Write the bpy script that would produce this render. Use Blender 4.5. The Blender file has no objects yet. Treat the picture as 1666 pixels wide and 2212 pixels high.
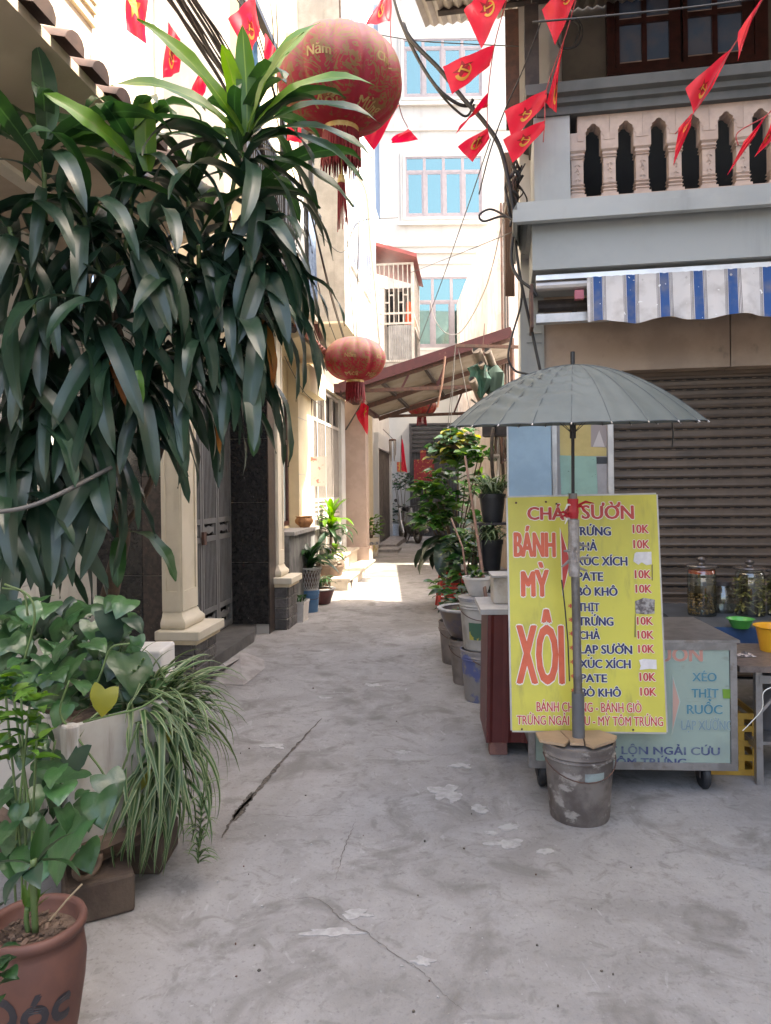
import bpy, bmesh, math, random
from mathutils import Vector, Matrix, noise as mnoise
from mathutils.geometry import tessellate_polygon
random.seed(7)
S = bpy.context.scene
C = S.collection
PI = math.pi
R = math.radians
# ---------------------------------------------------------------- camera
EYE, FOC, CU, CV, ROLL = 1.5, 1573.0, 833.0, 1057.0, 0.0126
cd = bpy.data.cameras.new('camera'); cam = bpy.data.objects.new('camera', cd); C.objects.link(cam)
cd.sensor_fit = 'VERTICAL'; cd.sensor_height = 24.0; cd.lens = FOC / 2212 * 24
cd.shift_y = -(1106 - CV) / 2212
cd.clip_start = 0.05; cd.clip_end = 500
cr, sr = math.cos(ROLL), math.sin(ROLL)
cam.matrix_world = Matrix(((cr, sr, 0, 0), (0, 0, -1, 0), (-sr, cr, 0, EYE), (0, 0, 0, 1)))
S.camera = cam
# ---------------------------------------------------------------- light
SUN_AZ, SUN_EL = R(97), R(54)
W = bpy.data.worlds.new('World'); S.world = W; W.use_nodes = True
wn = W.node_tree.nodes; wl = W.node_tree.links
bg = wn['Background']; sky = wn.new('ShaderNodeTexSky'); sky.sky_type = 'NISHITA'; sky.sun_disc = False
sky.sun_elevation = SUN_EL; sky.sun_rotation = SUN_AZ; sky.air_density = 1.0; sky.dust_density = 5.0; sky.ozone_density = 1.0
wl.new(sky.outputs[0], bg.inputs[0]); bg.inputs[1].default_value = 0.15
sd = bpy.data.lights.new('sun', 'SUN'); sun = bpy.data.objects.new('sun', sd); C.objects.link(sun)
sd.energy = 2.8; sd.angle = R(0.6); sd.color = (1.0, 0.94, 0.84)
sdir = Vector((math.sin(SUN_AZ) * math.cos(SUN_EL), math.cos(SUN_AZ) * math.cos(SUN_EL), math.sin(SUN_EL)))
sun.rotation_euler = sdir.to_track_quat('Z', 'Y').to_euler()
sun.location = (6, 2, 14)
S.view_settings.view_transform = 'Standard'; S.view_settings.look = 'None'
S.view_settings.gamma = 1.0; S.view_settings.exposure = 2.78
S.render.engine = 'CYCLES'
S.cycles.max_bounces = 8; S.cycles.transparent_max_bounces = 16; S.cycles.diffuse_bounces = 5
S.cycles.use_denoising = True
S.view_settings.use_white_balance = True; S.view_settings.white_balance_temperature = 6950; S.view_settings.white_balance_tint = 10
try: S.cycles.denoising_prefilter = 'ACCURATE'
except Exception: pass

# ---------------------------------------------------------------- helpers
def ray(u, v):
    du, dv = u - CU, v - CV
    return Vector(((du * cr - dv * sr) / FOC, 1.0, (-du * sr - dv * cr) / FOC))
CAMP = Vector((0, 0, EYE))
def P(u, v, Y):
    return CAMP + ray(u, v) * Y
def G(u, v, z=0.0):
    d = ray(u, v); return CAMP + d * ((z - EYE) / d.z)
def zc(x0, y0, k):
    return lambda x, y: ((x0 + k * x) * 0.54232, (y0 + k * y) * 0.54232)
Z8 = zc(1800, 1900, .7635); Z2 = zc(1000, 0, .6603); Z3 = zc(2000, 0, .6435); Z1 = zc(0, 0, .6603)
ZE = zc(1650, 1700, .5422); Z6 = zc(1950, 1000, .6735); Z9 = zc(1050, 1300, .5424); Z7 = zc(0, 2000, .6603)
ZA = zc(0, 3000, .6603); ZH = zc(1450, 1500, .3902); Z5 = zc(1050, 1000, .6303); ZU = zc(1000, 700, .4202)

def tag(o, label=None, cat=None, group=None, kind=None):
    if label: o['label'] = label
    if cat: o['category'] = cat
    if group: o['group'] = group
    if kind: o['kind'] = kind
    elif cat in ('wall', 'roof'): o['kind'] = 'thing'
    return o
def thing(name, label, cat, loc=(0, 0, 0), rz=0.0, group=None, matrix=None):
    o = bpy.data.objects.new(name, None); C.objects.link(o); o.empty_display_size = .05
    if matrix is not None: o.matrix_world = matrix
    else:
        o.location = loc; o.rotation_euler = (0, 0, rz)
    return tag(o, label, cat, group)
def link(name, me, parent=None, loc=None, rot=None, scale=None):
    o = bpy.data.objects.new(name, me); C.objects.link(o)
    if parent is not None: o.parent = parent
    if loc is not None: o.location = loc
    if rot is not None: o.rotation_euler = rot
    if scale is not None: o.scale = scale
    return o
def copy_tree(o, parent=None):
    c = o.copy(); C.objects.link(c); c.parent = parent
    for ch in list(o.children): copy_tree(ch, c)
    return c

class Fr:
    """a flat working frame: x along, y away from the viewer, z up; at() meets a sight line with it"""
    def __init__(s, o, ax, az=(0, 0, 1)):
        s.o = Vector(o); s.x = Vector(ax).normalized(); z = Vector(az)
        s.z = (z - s.x * z.dot(s.x)).normalized(); s.y = s.z.cross(s.x)
    @classmethod
    def ang(c, ox, oy, a, oz=0.0):
        return c((ox, oy, oz), (math.cos(a), math.sin(a), 0))
    def at(s, u, v, y=0.0):
        d = ray(u, v); t = (s.o + s.y * y - CAMP).dot(s.y) / d.dot(s.y); p = CAMP + d * t - s.o
        return (p.dot(s.x), p.dot(s.z))
    def m(s):
        return Matrix(((s.x.x, s.y.x, s.z.x, s.o.x), (s.x.y, s.y.y, s.z.y, s.o.y), (s.x.z, s.y.z, s.z.z, s.o.z), (0, 0, 0, 1)))
    def loc(s, p):
        q = Vector(p) - s.o; return Vector((q.dot(s.x), q.dot(s.y), q.dot(s.z)))
    def w(s, x, y, z):
        return s.o + s.x * x + s.y * y + s.z * z

class MB:
    def __init__(s): s.v = []; s.f = []; s.uv = None
    def box(s, x0, x1, y0, y1, z0, z1):
        n = len(s.v)
        s.v += [(x, y, z) for z in (z0, z1) for y in (y0, y1) for x in (x0, x1)]
        s.f += [tuple(n + i for i in q) for q in ((0, 2, 3, 1), (4, 5, 7, 6), (0, 1, 5, 4), (2, 6, 7, 3), (0, 4, 6, 2), (1, 3, 7, 5))]
        return s
    def bar(s, a, b, w, h=None, up=(0, 0, 1)):
        a, b = Vector(a), Vector(b); d = (b - a).normalized(); up = Vector(up)
        if abs(d.dot(up)) > .98: up = Vector((0, 1, 0))
        sx = d.cross(up).normalized(); uz = sx.cross(d).normalized(); h = w if h is None else h
        n = len(s.v)
        for p in (a, b):
            for i, j in ((-1, -1), (1, -1), (1, 1), (-1, 1)): s.v.append(tuple(p + sx * (i * w / 2) + uz * (j * h / 2)))
        s.f += [tuple(n + i for i in q) for q in ((0, 3, 2, 1), (4, 5, 6, 7), (0, 1, 5, 4), (1, 2, 6, 5), (2, 3, 7, 6), (3, 0, 4, 7))]
        return s
    def tube(s, pts, r, n=6, cap=True):
        pts = [Vector(p) for p in pts]; k = len(pts); base = len(s.v); ref = None
        for i, p in enumerate(pts):
            d = (pts[min(i + 1, k - 1)] - pts[max(i - 1, 0)])
            d = d.normalized() if d.length > 1e-9 else Vector((0, 0, 1))
            if ref is None:
                ref = d.cross(Vector((0, 0, 1)) if abs(d.z) < .9 else Vector((1, 0, 0))).normalized()
            ref = (ref - d * ref.dot(d)).normalized(); bn = d.cross(ref)
            rr = r[i] if isinstance(r, (list, tuple)) else r
            for j in range(n):
                a = 2 * PI * j / n; s.v.append(tuple(p + (ref * math.cos(a) + bn * math.sin(a)) * rr))
        for i in range(k - 1):
            for j in range(n):
                s.f.append((base + i * n + j, base + i * n + (j + 1) % n, base + (i + 1) * n + (j + 1) % n, base + (i + 1) * n + j))
        if cap:
            s.f.append(tuple(base + j for j in reversed(range(n)))); s.f.append(tuple(base + (k - 1) * n + j for j in range(n)))
        return s
    def lathe(s, prof, n=24, c=(0, 0, 0), lob=None, axis='z', close=False):
        base = len(s.v); k = len(prof)
        for (r, z) in prof:
            for j in range(n):
                a = 2 * PI * j / n; q = r * (lob(a, z) if lob else 1)
                p = (q * math.cos(a), q * math.sin(a), z)
                if axis == 'x': p = (z, p[0], p[1])
                elif axis == 'y': p = (p[0], z, p[1])
                s.v.append((c[0] + p[0], c[1] + p[1], c[2] + p[2]))
        for i in range(k - 1):
            for j in range(n):
                s.f.append((base + i * n + j, base + i * n + (j + 1) % n, base + (i + 1) * n + (j + 1) % n, base + (i + 1) * n + j))
        if close:
            s.f.append(tuple(base + j for j in reversed(range(n)))); s.f.append(tuple(base + (k - 1) * n + j for j in range(n)))
        return s
    def poly(s, pts):
        n = len(s.v); s.v += [tuple(p) for p in pts]; s.f.append(tuple(range(n, n + len(pts)))); return s
    def prism(s, pts, y0, y1):
        """xz outline pushed from y0 to y1"""
        n = len(s.v); k = len(pts)
        s.v += [(x, y0, z) for x, z in pts] + [(x, y1, z) for x, z in pts]
        s.f.append(tuple(range(n, n + k))); s.f.append(tuple(reversed(range(n + k, n + 2 * k))))
        for i in range(k): j = (i + 1) % k; s.f.append((n + i, n + k + i, n + k + j, n + j))
        return s
    def hprism(s, pts, z0, z1):
        n = len(s.v); k = len(pts)
        s.v += [(x, y, z0) for x, y in pts] + [(x, y, z1) for x, y in pts]
        s.f.append(tuple(reversed(range(n, n + k)))); s.f.append(tuple(range(n + k, n + 2 * k)))
        for i in range(k): j = (i + 1) % k; s.f.append((n + i, n + j, n + k + j, n + k + i))
        return s
    def grid(s, rows):
        n = len(s.v); w = len(rows[0])
        for r in rows: s.v += [tuple(p) for p in r]
        for i in range(len(rows) - 1):
            for j in range(w - 1):
                a = n + i * w + j; s.f.append((a, a + 1, a + w + 1, a + w))
        return s
    def profile(s, prof, x0, x1):
        """(y,z) moulding section swept along x"""
        n = len(s.v); k = len(prof)
        s.v += [(x0, y, z) for y, z in prof] + [(x1, y, z) for y, z in prof]
        for i in range(k): j = (i + 1) % k; s.f.append((n + i, n + j, n + k + j, n + k + i))
        s.f.append(tuple(reversed(range(n, n + k)))); s.f.append(tuple(range(n + k, n + 2 * k)))
        return s
    def mesh(s, name, mat, smooth=False):
        me = bpy.data.meshes.new(name); me.from_pydata(s.v, [], s.f); me.update()
        if mat is not None: me.materials.append(mat)
        bm = bmesh.new(); bm.from_mesh(me); bmesh.ops.recalc_face_normals(bm, faces=bm.faces); bm.to_mesh(me); bm.free()
        if smooth:
            me.polygons.foreach_set('use_smooth', [True] * len(me.polygons))
            if smooth != 'all': me.set_sharp_from_angle(angle=R(40))
        return me
    def build(s, name, mat, parent=None, smooth=False, **kw):
        o = link(name, s.mesh(name, mat, smooth), parent)
        if kw.pop('bevel', 0): pass
        return tag(o, **kw) if kw else o
def bev(o, w=.004, seg=1):
    me = o.data; bm = bmesh.new(); bm.from_mesh(me)
    bmesh.ops.bevel(bm, geom=list(bm.edges), offset=w, segments=seg, affect='EDGES', profile=.5, clamp_overlap=True)
    bm.to_mesh(me); bm.free(); return o
def curve_pts(ctrl, n=8):
    """Catmull-Rom through control points"""
    c = [Vector(p) for p in ctrl]
    if len(c) < 3: return [c[0].lerp(c[-1], i / n) for i in range(n + 1)]
    c = [c[0] * 2 - c[1]] + c + [c[-1] * 2 - c[-2]]; out = []
    for i in range(1, len(c) - 2):
        p0, p1, p2, p3 = c[i - 1:i + 3]
        for k in range(n):
            t = k / n
            out.append(.5 * ((2 * p1) + (p2 - p0) * t + (2 * p0 - 5 * p1 + 4 * p2 - p3) * t * t + (3 * p1 - p0 - 3 * p2 + p3) * t ** 3))
    out.append(c[-2]); return out

# ---------------------------------------------------------------- materials
def lin(c):
    return tuple(((x / 12.92) if x <= .04045 else ((x + .055) / 1.055) ** 2.4) for x in c)
MATS = {}
def M(name, col, col2=None, sc=4.0, lo=.4, hi=.62, rough=.6, bump=0.0, bsc=60.0, metal=0.0, stain=None, ssc=(6, 6, 6), slo=.52, shi=.64,
      samt=.8, spec=.5, rand=0.0, trans=None, coat=0.0, rough2=None, det=6):
    m = bpy.data.materials.new(name); m.use_nodes = True; nt = m.node_tree; N = nt.nodes; L = nt.links
    b = N['Principled BSDF']; b.inputs['Roughness'].default_value = rough; b.inputs['Metallic'].default_value = metal
    b.inputs['Specular IOR Level'].default_value = spec; b.inputs['Coat Weight'].default_value = coat
    tc = N.new('ShaderNodeTexCoord'); colsock = None
    oi = N.new('ShaderNodeObjectInfo')
    add = N.new('ShaderNodeVectorMath'); add.operation = 'ADD'; L.new(tc.outputs['Object'], add.inputs[0])
    mul = N.new('ShaderNodeMath'); mul.operation = 'MULTIPLY'; mul.inputs[1].default_value = 37.0
    L.new(oi.outputs['Random'], mul.inputs[0]); L.new(mul.outputs[0], add.inputs[1])
    vec = add.outputs[0]
    def nz(scale, vs=None, d=det):
        n = N.new('ShaderNodeTexNoise'); n.inputs['Scale'].default_value = scale if vs is None else 1.0
        n.inputs['Detail'].default_value = d; n.inputs['Roughness'].default_value = .6
        if vs is not None:
            mp = N.new('ShaderNodeMapping'); mp.inputs['Scale'].default_value = vs; L.new(vec, mp.inputs[0]); L.new(mp.outputs[0], n.inputs['Vector'])
        else: L.new(vec, n.inputs['Vector'])
        return n.outputs['Fac']
    def ramp(src, a, c):
        r = N.new('ShaderNodeMapRange'); r.inputs[1].default_value = a; r.inputs[2].default_value = c; r.interpolation_type = 'SMOOTHSTEP'
        L.new(src, r.inputs[0]); return r.outputs[0]
    def mix(f, a, c, amt=1.0):
        x = N.new('ShaderNodeMix'); x.data_type = 'RGBA'
        if amt != 1.0:
            mm = N.new('ShaderNodeMath'); mm.operation = 'MULTIPLY'; mm.inputs[1].default_value = amt; L.new(f, mm.inputs[0]); f = mm.outputs[0]
        L.new(f, x.inputs[0])
        for s_, val in ((x.inputs[6], a), (x.inputs[7], c)):
            if isinstance(val, (tuple, list)): s_.default_value = (*val[:3], 1)
            else: L.new(val, s_)
        return x.outputs[2]
    colsock = (*col, 1)
    if col2 is not None:
        f = ramp(nz(sc), lo, hi); colsock = mix(f, col, col2)
        if rough2 is not None:
            rr = N.new('ShaderNodeMapRange'); rr.inputs[3].default_value = rough; rr.inputs[4].default_value = rough2; L.new(f, rr.inputs[0]); L.new(rr.outputs[0], b.inputs['Roughness'])
    if stain is not None:
        colsock = mix(ramp(nz(1, ssc), slo, shi), colsock, stain, samt)
    if rand:
        hs = N.new('ShaderNodeHueSaturation')
        mr = N.new('ShaderNodeMapRange'); mr.inputs[3].default_value = 1 - rand; mr.inputs[4].default_value = 1 + rand
        L.new(oi.outputs['Random'], mr.inputs[0]); L.new(mr.outputs[0], hs.inputs['Value'])
        mh = N.new('ShaderNodeMapRange'); mh.inputs[3].default_value = .5 - rand * .04; mh.inputs[4].default_value = .5 + rand * .04
        m2 = N.new('ShaderNodeMath'); m2.operation = 'FRACT'; L.new(mul.outputs[0], m2.inputs[0]); L.new(m2.outputs[0], mh.inputs[0]); L.new(mh.outputs[0], hs.inputs['Hue'])
        if isinstance(colsock, tuple): hs.inputs['Color'].default_value = colsock
        else: L.new(colsock, hs.inputs['Color'])
        colsock = hs.outputs[0]
    if isinstance(colsock, tuple): b.inputs['Base Color'].default_value = colsock
    else: L.new(colsock, b.inputs['Base Color'])
    if bump:
        bp = N.new('ShaderNodeBump'); bp.inputs['Strength'].default_value = bump; bp.inputs['Distance'].default_value = .02
        L.new(nz(bsc), bp.inputs['Height']); L.new(bp.outputs[0], b.inputs['Normal'])
    if trans is not None:
        t = N.new('ShaderNodeBsdfTranslucent'); ms = N.new('ShaderNodeMixShader'); ms.inputs[0].default_value = trans
        if isinstance(colsock, tuple): t.inputs[0].default_value = colsock
        else:
            hb = N.new('ShaderNodeHueSaturation'); hb.inputs['Value'].default_value = 1.5; hb.inputs['Saturation'].default_value = 1.15; hb.inputs['Hue'].default_value = .485
            L.new(colsock, hb.inputs['Color']); L.new(hb.outputs[0], t.inputs[0])
        L.new(b.outputs[0], ms.inputs[1]); L.new(t.outputs[0], ms.inputs[2]); L.new(ms.outputs[0], N['Material Output'].inputs[0])
    MATS[name] = m; return m
def glass_mat(name, tint, refl, rough=.03, tcol=None):
    m = bpy.data.materials.new(name); m.use_nodes = True; nt = m.node_tree; N = nt.nodes; L = nt.links
    N.remove(N['Principled BSDF'])
    g = N.new('ShaderNodeBsdfGlossy'); g.inputs['Roughness'].default_value = rough; g.inputs[0].default_value = (*tint, 1)
    t = N.new('ShaderNodeBsdfTransparent'); t.inputs[0].default_value = (*(tcol or tint), 1)
    x = N.new('ShaderNodeMixShader'); x.inputs[0].default_value = refl
    L.new(t.outputs[0], x.inputs[1]); L.new(g.outputs[0], x.inputs[2]); L.new(x.outputs[0], N['Material Output'].inputs[0])
    return m
def ground_mat():
    m = bpy.data.materials.new('concrete_ground'); m.use_nodes = True; nt = m.node_tree; N = nt.nodes; L = nt.links; b = N['Principled BSDF']; tc = N.new('ShaderNodeTexCoord')
    def nz(sc, det=6, dist=0.0, vs=None):
        n = N.new('ShaderNodeTexNoise'); n.inputs['Scale'].default_value = sc; n.inputs['Detail'].default_value = det; n.inputs['Roughness'].default_value = .62; n.inputs['Distortion'].default_value = dist
        if vs: mp = N.new('ShaderNodeMapping'); mp.inputs['Scale'].default_value = vs; L.new(tc.outputs['Object'], mp.inputs[0]); L.new(mp.outputs[0], n.inputs['Vector'])
        else: L.new(tc.outputs['Object'], n.inputs['Vector'])
        return n.outputs[0]
    def rng(s, a, c, o=1.0):
        r = N.new('ShaderNodeMapRange'); r.inputs[1].default_value = a; r.inputs[2].default_value = c; r.inputs[4].default_value = o; L.new(s, r.inputs[0]); return r.outputs[0]
    def mix(f, a, c):
        x = N.new('ShaderNodeMix'); x.data_type = 'RGBA'; L.new(f, x.inputs[0])
        for s_, v in ((x.inputs[6], a), (x.inputs[7], c)):
            if isinstance(v, tuple): s_.default_value = (*v, 1)
            else: L.new(v, s_)
        return x.outputs[2]
    c = mix(rng(nz(1.1, 8, .6), .36, .66), (.205, .195, .188), (.30, .287, .28))
    c = mix(rng(nz(4.5, 8, 1.0), .45, .72, .6), c, (.355, .342, .335))
    c = mix(rng(nz(.55, 7, .8), .50, .68, .7), c, (.15, .142, .132))
    c = mix(rng(nz(2.4, 12, 1.4), .52, .66, .75), c, (.13, .12, .11))
    c = mix(rng(nz(7, 12, 1.8), .55, .66, .6), c, (.15, .14, .13))
    c = mix(rng(nz(15, 5, .5), .60, .72, .55), c, (.14, .135, .13))
    c = mix(rng(nz(60, 4), .56, .70, .5), c, (.12, .115, .11))
    c = mix(rng(nz(42, 3), .66, .74, .55), c, (.40, .39, .38))
    c = mix(rng(nz(9, 9, 2.2, (1, .35, 1)), .64, .69, .35), c, (.42, .41, .405))
    L.new(c, b.inputs['Base Color']); b.inputs['Roughness'].default_value = .82
    bp = N.new('ShaderNodeBump'); bp.inputs['Strength'].default_value = .35; bp.inputs['Distance'].default_value = .012; ad = N.new('ShaderNodeMath'); L.new(nz(70, 6), ad.inputs[0]); L.new(nz(6, 6), ad.inputs[1]); L.new(ad.outputs[0], bp.inputs['Height']); L.new(bp.outputs[0], b.inputs['Normal'])
    return m
m_conc = ground_mat()
m_dirt = M('dirt_in_joint', (.05, .045, .04), (.12, .10, .08), sc=60, rough=.95, bump=.4)
m_pale = M('pale_cement', (.37, .358, .35), (.29, .28, .273), sc=25, rough=.8, bump=.2)
m_cement = M('cement', (.30, .28, .265), (.22, .2, .19), sc=7, rough=.9, bump=.3, bsc=120)
m_cream = M('cream_paint', (.66, .56, .38), (.60, .50, .33), sc=3, rough=.7, stain=(.36, .30, .2), ssc=(9, 9, .9), slo=.6, shi=.8, samt=.5)
m_cream2 = M('pale_cream_paint', (.62, .56, .45), (.56, .50, .39), sc=3, rough=.65, stain=(.42, .37, .28), ssc=(8, 8, .8), slo=.58, shi=.8, samt=.5)
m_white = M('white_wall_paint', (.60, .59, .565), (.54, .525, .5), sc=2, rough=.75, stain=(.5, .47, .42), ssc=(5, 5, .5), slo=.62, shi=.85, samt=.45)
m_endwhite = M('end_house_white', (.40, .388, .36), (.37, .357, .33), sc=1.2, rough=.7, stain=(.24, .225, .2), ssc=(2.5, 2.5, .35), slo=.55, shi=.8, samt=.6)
m_palebl = M('pale_blue_paint', (.36, .43, .52), (.34, .41, .5), sc=2, rough=.7)
m_rawconc = M('raw_grey_concrete', (.24, .235, .23), (.31, .305, .3), sc=3, rough=.85, bump=.2, stain=(.16, .155, .15), ssc=(14, 14, .6), slo=.5, shi=.75, samt=.5)
m_beige = M('beige_soffit', (.44, .35, .26), (.37, .29, .21), sc=2, rough=.8)
m_gran = M('black_granite', (.012, .012, .013), (.03, .028, .027), sc=30, rough=.18, spec=.6, stain=(.22, .2, .19), ssc=(70, 70, 22), slo=.66, shi=.72, samt=.8)
m_granb = M('brown_granite', (.07, .05, .042), (.035, .028, .025), sc=25, rough=.3, stain=(.2, .16, .13), ssc=(50, 50, 30), slo=.64, shi=.7, samt=.6)
m_grout = M('grout', (.45, .42, .38), rough=.9)
m_slate = M('split_slate', (.075, .07, .068), (.13, .12, .115), sc=9, rough=.75, bump=.8, bsc=35, rand=.2)
m_gate = M('grey_gate_paint', (.16, .16, .165), (.13, .13, .13), sc=6, rough=.5, metal=.1, stain=(.10, .06, .035), ssc=(14, 14, 3), slo=.6, shi=.75, samt=.7)
m_green = M('grey_green_paint', (.32, .335, .335), (.285, .30, .30), sc=2, rough=.65, stain=(.17, .18, .175), ssc=(5, 5, .7), slo=.55, shi=.8, samt=.4)
m_greend = M('weathered_grey_green', (.085, .087, .086), (.065, .067, .066), sc=4, rough=.75, stain=(.1, .1, .1), ssc=(6, 6, 1), slo=.5, shi=.75, samt=.5)
m_baluster = M('dusty_pink_plaster', (.46, .355, .30), (.38, .29, .245), sc=6, rough=.75, stain=(.3, .24, .21), ssc=(14, 14, 8), slo=.58, shi=.75, samt=.5)
m_wallbr = M('olive_beige_wall', (.17, .145, .115), (.13, .11, .09), sc=3, rough=.8)
m_wood = M('red_brown_wood', (.05, .015, .012), (.03, .01, .008), sc=14, rough=.35, bump=.1)
m_blueglass = M('dusty_blue_glass', (.09, .13, .2), (.13, .145, .19), sc=4, rough=.25, spec=.7, bump=.05, bsc=25)
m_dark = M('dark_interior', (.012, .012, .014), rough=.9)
m_header = M('dusty_metal_header', (.40, .30, .23), (.33, .245, .19), sc=3, rough=.45, metal=.1, stain=(.16, .13, .11), ssc=(7, 7, 5), slo=.6, shi=.72, samt=.5)
m_shut = M('brown_shutter', (.115, .08, .057), (.092, .065, .047), sc=6, rough=.45, metal=.3, stain=(.035, .028, .024), ssc=(3, 3, 10), slo=.5, shi=.75, samt=.5)
m_bluep = M('sky_blue_paint', (.25, .36, .45), (.22, .32, .40), sc=4, rough=.55, stain=(.14, .19, .23), ssc=(28, 28, 28), slo=.68, shi=.74, samt=.8)
m_alu = M('dull_aluminium', (.46, .43, .41), (.38, .355, .34), sc=8, rough=.4, metal=.6)
m_steel = M('worn_stainless', (.35, .33, .32), (.25, .235, .225), sc=9, rough=.35, metal=.7, stain=(.2, .16, .13), ssc=(12, 12, 12), slo=.58, shi=.7, samt=.6)
m_dsteel = M('dark_steel', (.045, .038, .038), (.075, .06, .055), sc=10, rough=.6, metal=.3)
m_maroon = M('maroon_metal', (.065, .014, .016), (.05, .011, .013), sc=6, rough=.5, metal=.1, stain=(.2, .12, .1), ssc=(40, 40, 14), slo=.66, shi=.74, samt=.6)
m_zinc = M('ribbed_zinc', (.34, .30, .25), (.29, .25, .2), sc=3, rough=.55, metal=.3, stain=(.12, .07, .045), ssc=(4, 4, 4), slo=.62, shi=.75, samt=.7)
m_rust = M('rusty_steel', (.11, .055, .04), (.07, .04, .032), sc=18, rough=.8)
m_tile = M('dark_clay_tile', (.10, .06, .05), (.07, .045, .04), sc=10, rough=.7, rand=.25)
m_redtile = M('red_clay_tile', (.30, .10, .07), (.24, .08, .055), sc=10, rough=.7, rand=.2)
m_pink = M('pinkish_stone', (.52, .40, .34), (.46, .35, .29), sc=4, rough=.6)
m_wtile = M('white_wall_tile', (.62, .61, .58), (.56, .55, .53), sc=5, rough=.3)
m_black = M('black_plastic', (.014, .014, .016), (.022, .022, .024), sc=8, rough=.45)
m_brick = M('old_brick', (.26, .13, .095), (.2, .1, .08), sc=12, rough=.9, rand=.2, bump=.4)

# ---------------------------------------------------------------- ground
gm = MB(); n = 60
xs = [-40 + 80 * i / n for i in range(n + 1)]; ys = [-30 + 100 * i / n for i in range(n + 1)]
gm.grid([[(x, y, 0.0) for x in xs] for y in ys])
ground = gm.build('ground', m_conc, kind='structure')
ground['label'] = 'grey cracked concrete paving of the alley'
def flat_patch(cu, cv, ru, rv, seed, mat, name, z=.004, jag=.9, k=64):
    rnd = random.Random(seed); pts = []
    for i in range(k):
        a = 2 * PI * i / k; c_, s_ = math.cos(a), math.sin(a); q = 1 + jag * mnoise.noise(Vector((c_ * 1.4 + seed, s_ * 1.4, seed * 3.1))) + .28 * mnoise.noise(Vector((c_ * 3 + seed, s_ * 3, seed))) + .09 * mnoise.noise(Vector((c_ * 9, s_ * 9, seed)))
        q = max(.15, q); g = G(cu + ru * q * math.cos(a), cv + rv * q * math.sin(a)); pts.append((g.x, g.y))
    MB().hprism(pts, 0.0005, z).build(name, mat, ground)
for i, (u, v, ru, rv) in enumerate([(965, 1712, 34, 16), (1000, 1655, 22, 5), (1035, 1748, 20, 7), (1100, 1788, 18, 7), (1090, 1822, 30, 9), (985, 1722, 14, 10), (700, 1508, 14, 3),
        (595, 1612, 24, 5), (915, 2078, 20, 9), (770, 1975, 30, 10), (725, 2015, 60, 9), (1065, 1800, 12, 5), (805, 1480, 16, 3), (1180, 1840, 16, 5), (870, 1625, 14, 3)]):
    flat_patch(u, v, ru, rv, i + 2, m_pale, 'worn_patch', z=.0025 if i > 2 else .004)
# dirt filled slab joints
def joint(pts, w0, seed, name='slab_joint'):
    rnd = random.Random(seed); c = curve_pts([G(u, v) for u, v in pts], 10); l, r = [], []
    for i, p in enumerate(c):
        d = (c[min(i + 1, len(c) - 1)] - c[max(0, i - 1)]).normalized(); s_ = Vector((-d.y, d.x, 0))
        t = i / (len(c) - 1); w = w0 * (0.25 + .75 * math.sin(PI * min(1, max(.02, t)))) * rnd.uniform(.5, 1.4)
        o = s_ * rnd.uniform(-.004, .004)
        l.append((p + o + s_ * w)); r.append((p + o - s_ * w))
    b_ = MB(); b_.grid([[(p.x, p.y, .0035) for p in l], [(p.x, p.y, .0035) for p in r]]); b_.build(name, m_dirt, ground)
joint([(695, 1553), (640, 1612), (590, 1668), (545, 1722), (510, 1760), (478, 1812)], .011, 1)
joint([(545, 1712), (532, 1735), (515, 1758), (505, 1775)], .022, 2, 'broken_edge')
joint([(600, 1946), (640, 1943), (690, 1945), (735, 1985), (790, 2015), (850, 2062), (905, 2095), (960, 2150), (1010, 2190)], .0011, 3)
joint([(770, 1770), (758, 1800), (741, 1842), (735, 1870), (722, 1905)], .0012, 4)
joint([(530, 1768), (575, 1760), (620, 1765), (700, 1762), (780, 1766)], .0012, 5)
# fallen crumbs and dry leaf bits
for i in range(55):
    u, v = random.uniform(420, 1400), random.uniform(1330, 2200)
    if u > 1050 and v < 1800: continue
    g = G(u, v); s_ = random.uniform(.002, .0055); a = random.uniform(0, PI)
    k = 5; pts = [(g.x + s_ * random.uniform(.5, 1.3) * math.cos(a + j * 2 * PI / k), g.y + s_ * random.uniform(.5, 1.3) * math.sin(a + j * 2 * PI / k)) for j in range(k)]
    MB().hprism(pts, .0005, random.uniform(.003, .008)).build('crumb', random.choice([m_dirt, m_pale, m_dirt, m_rust]), ground)

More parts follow.
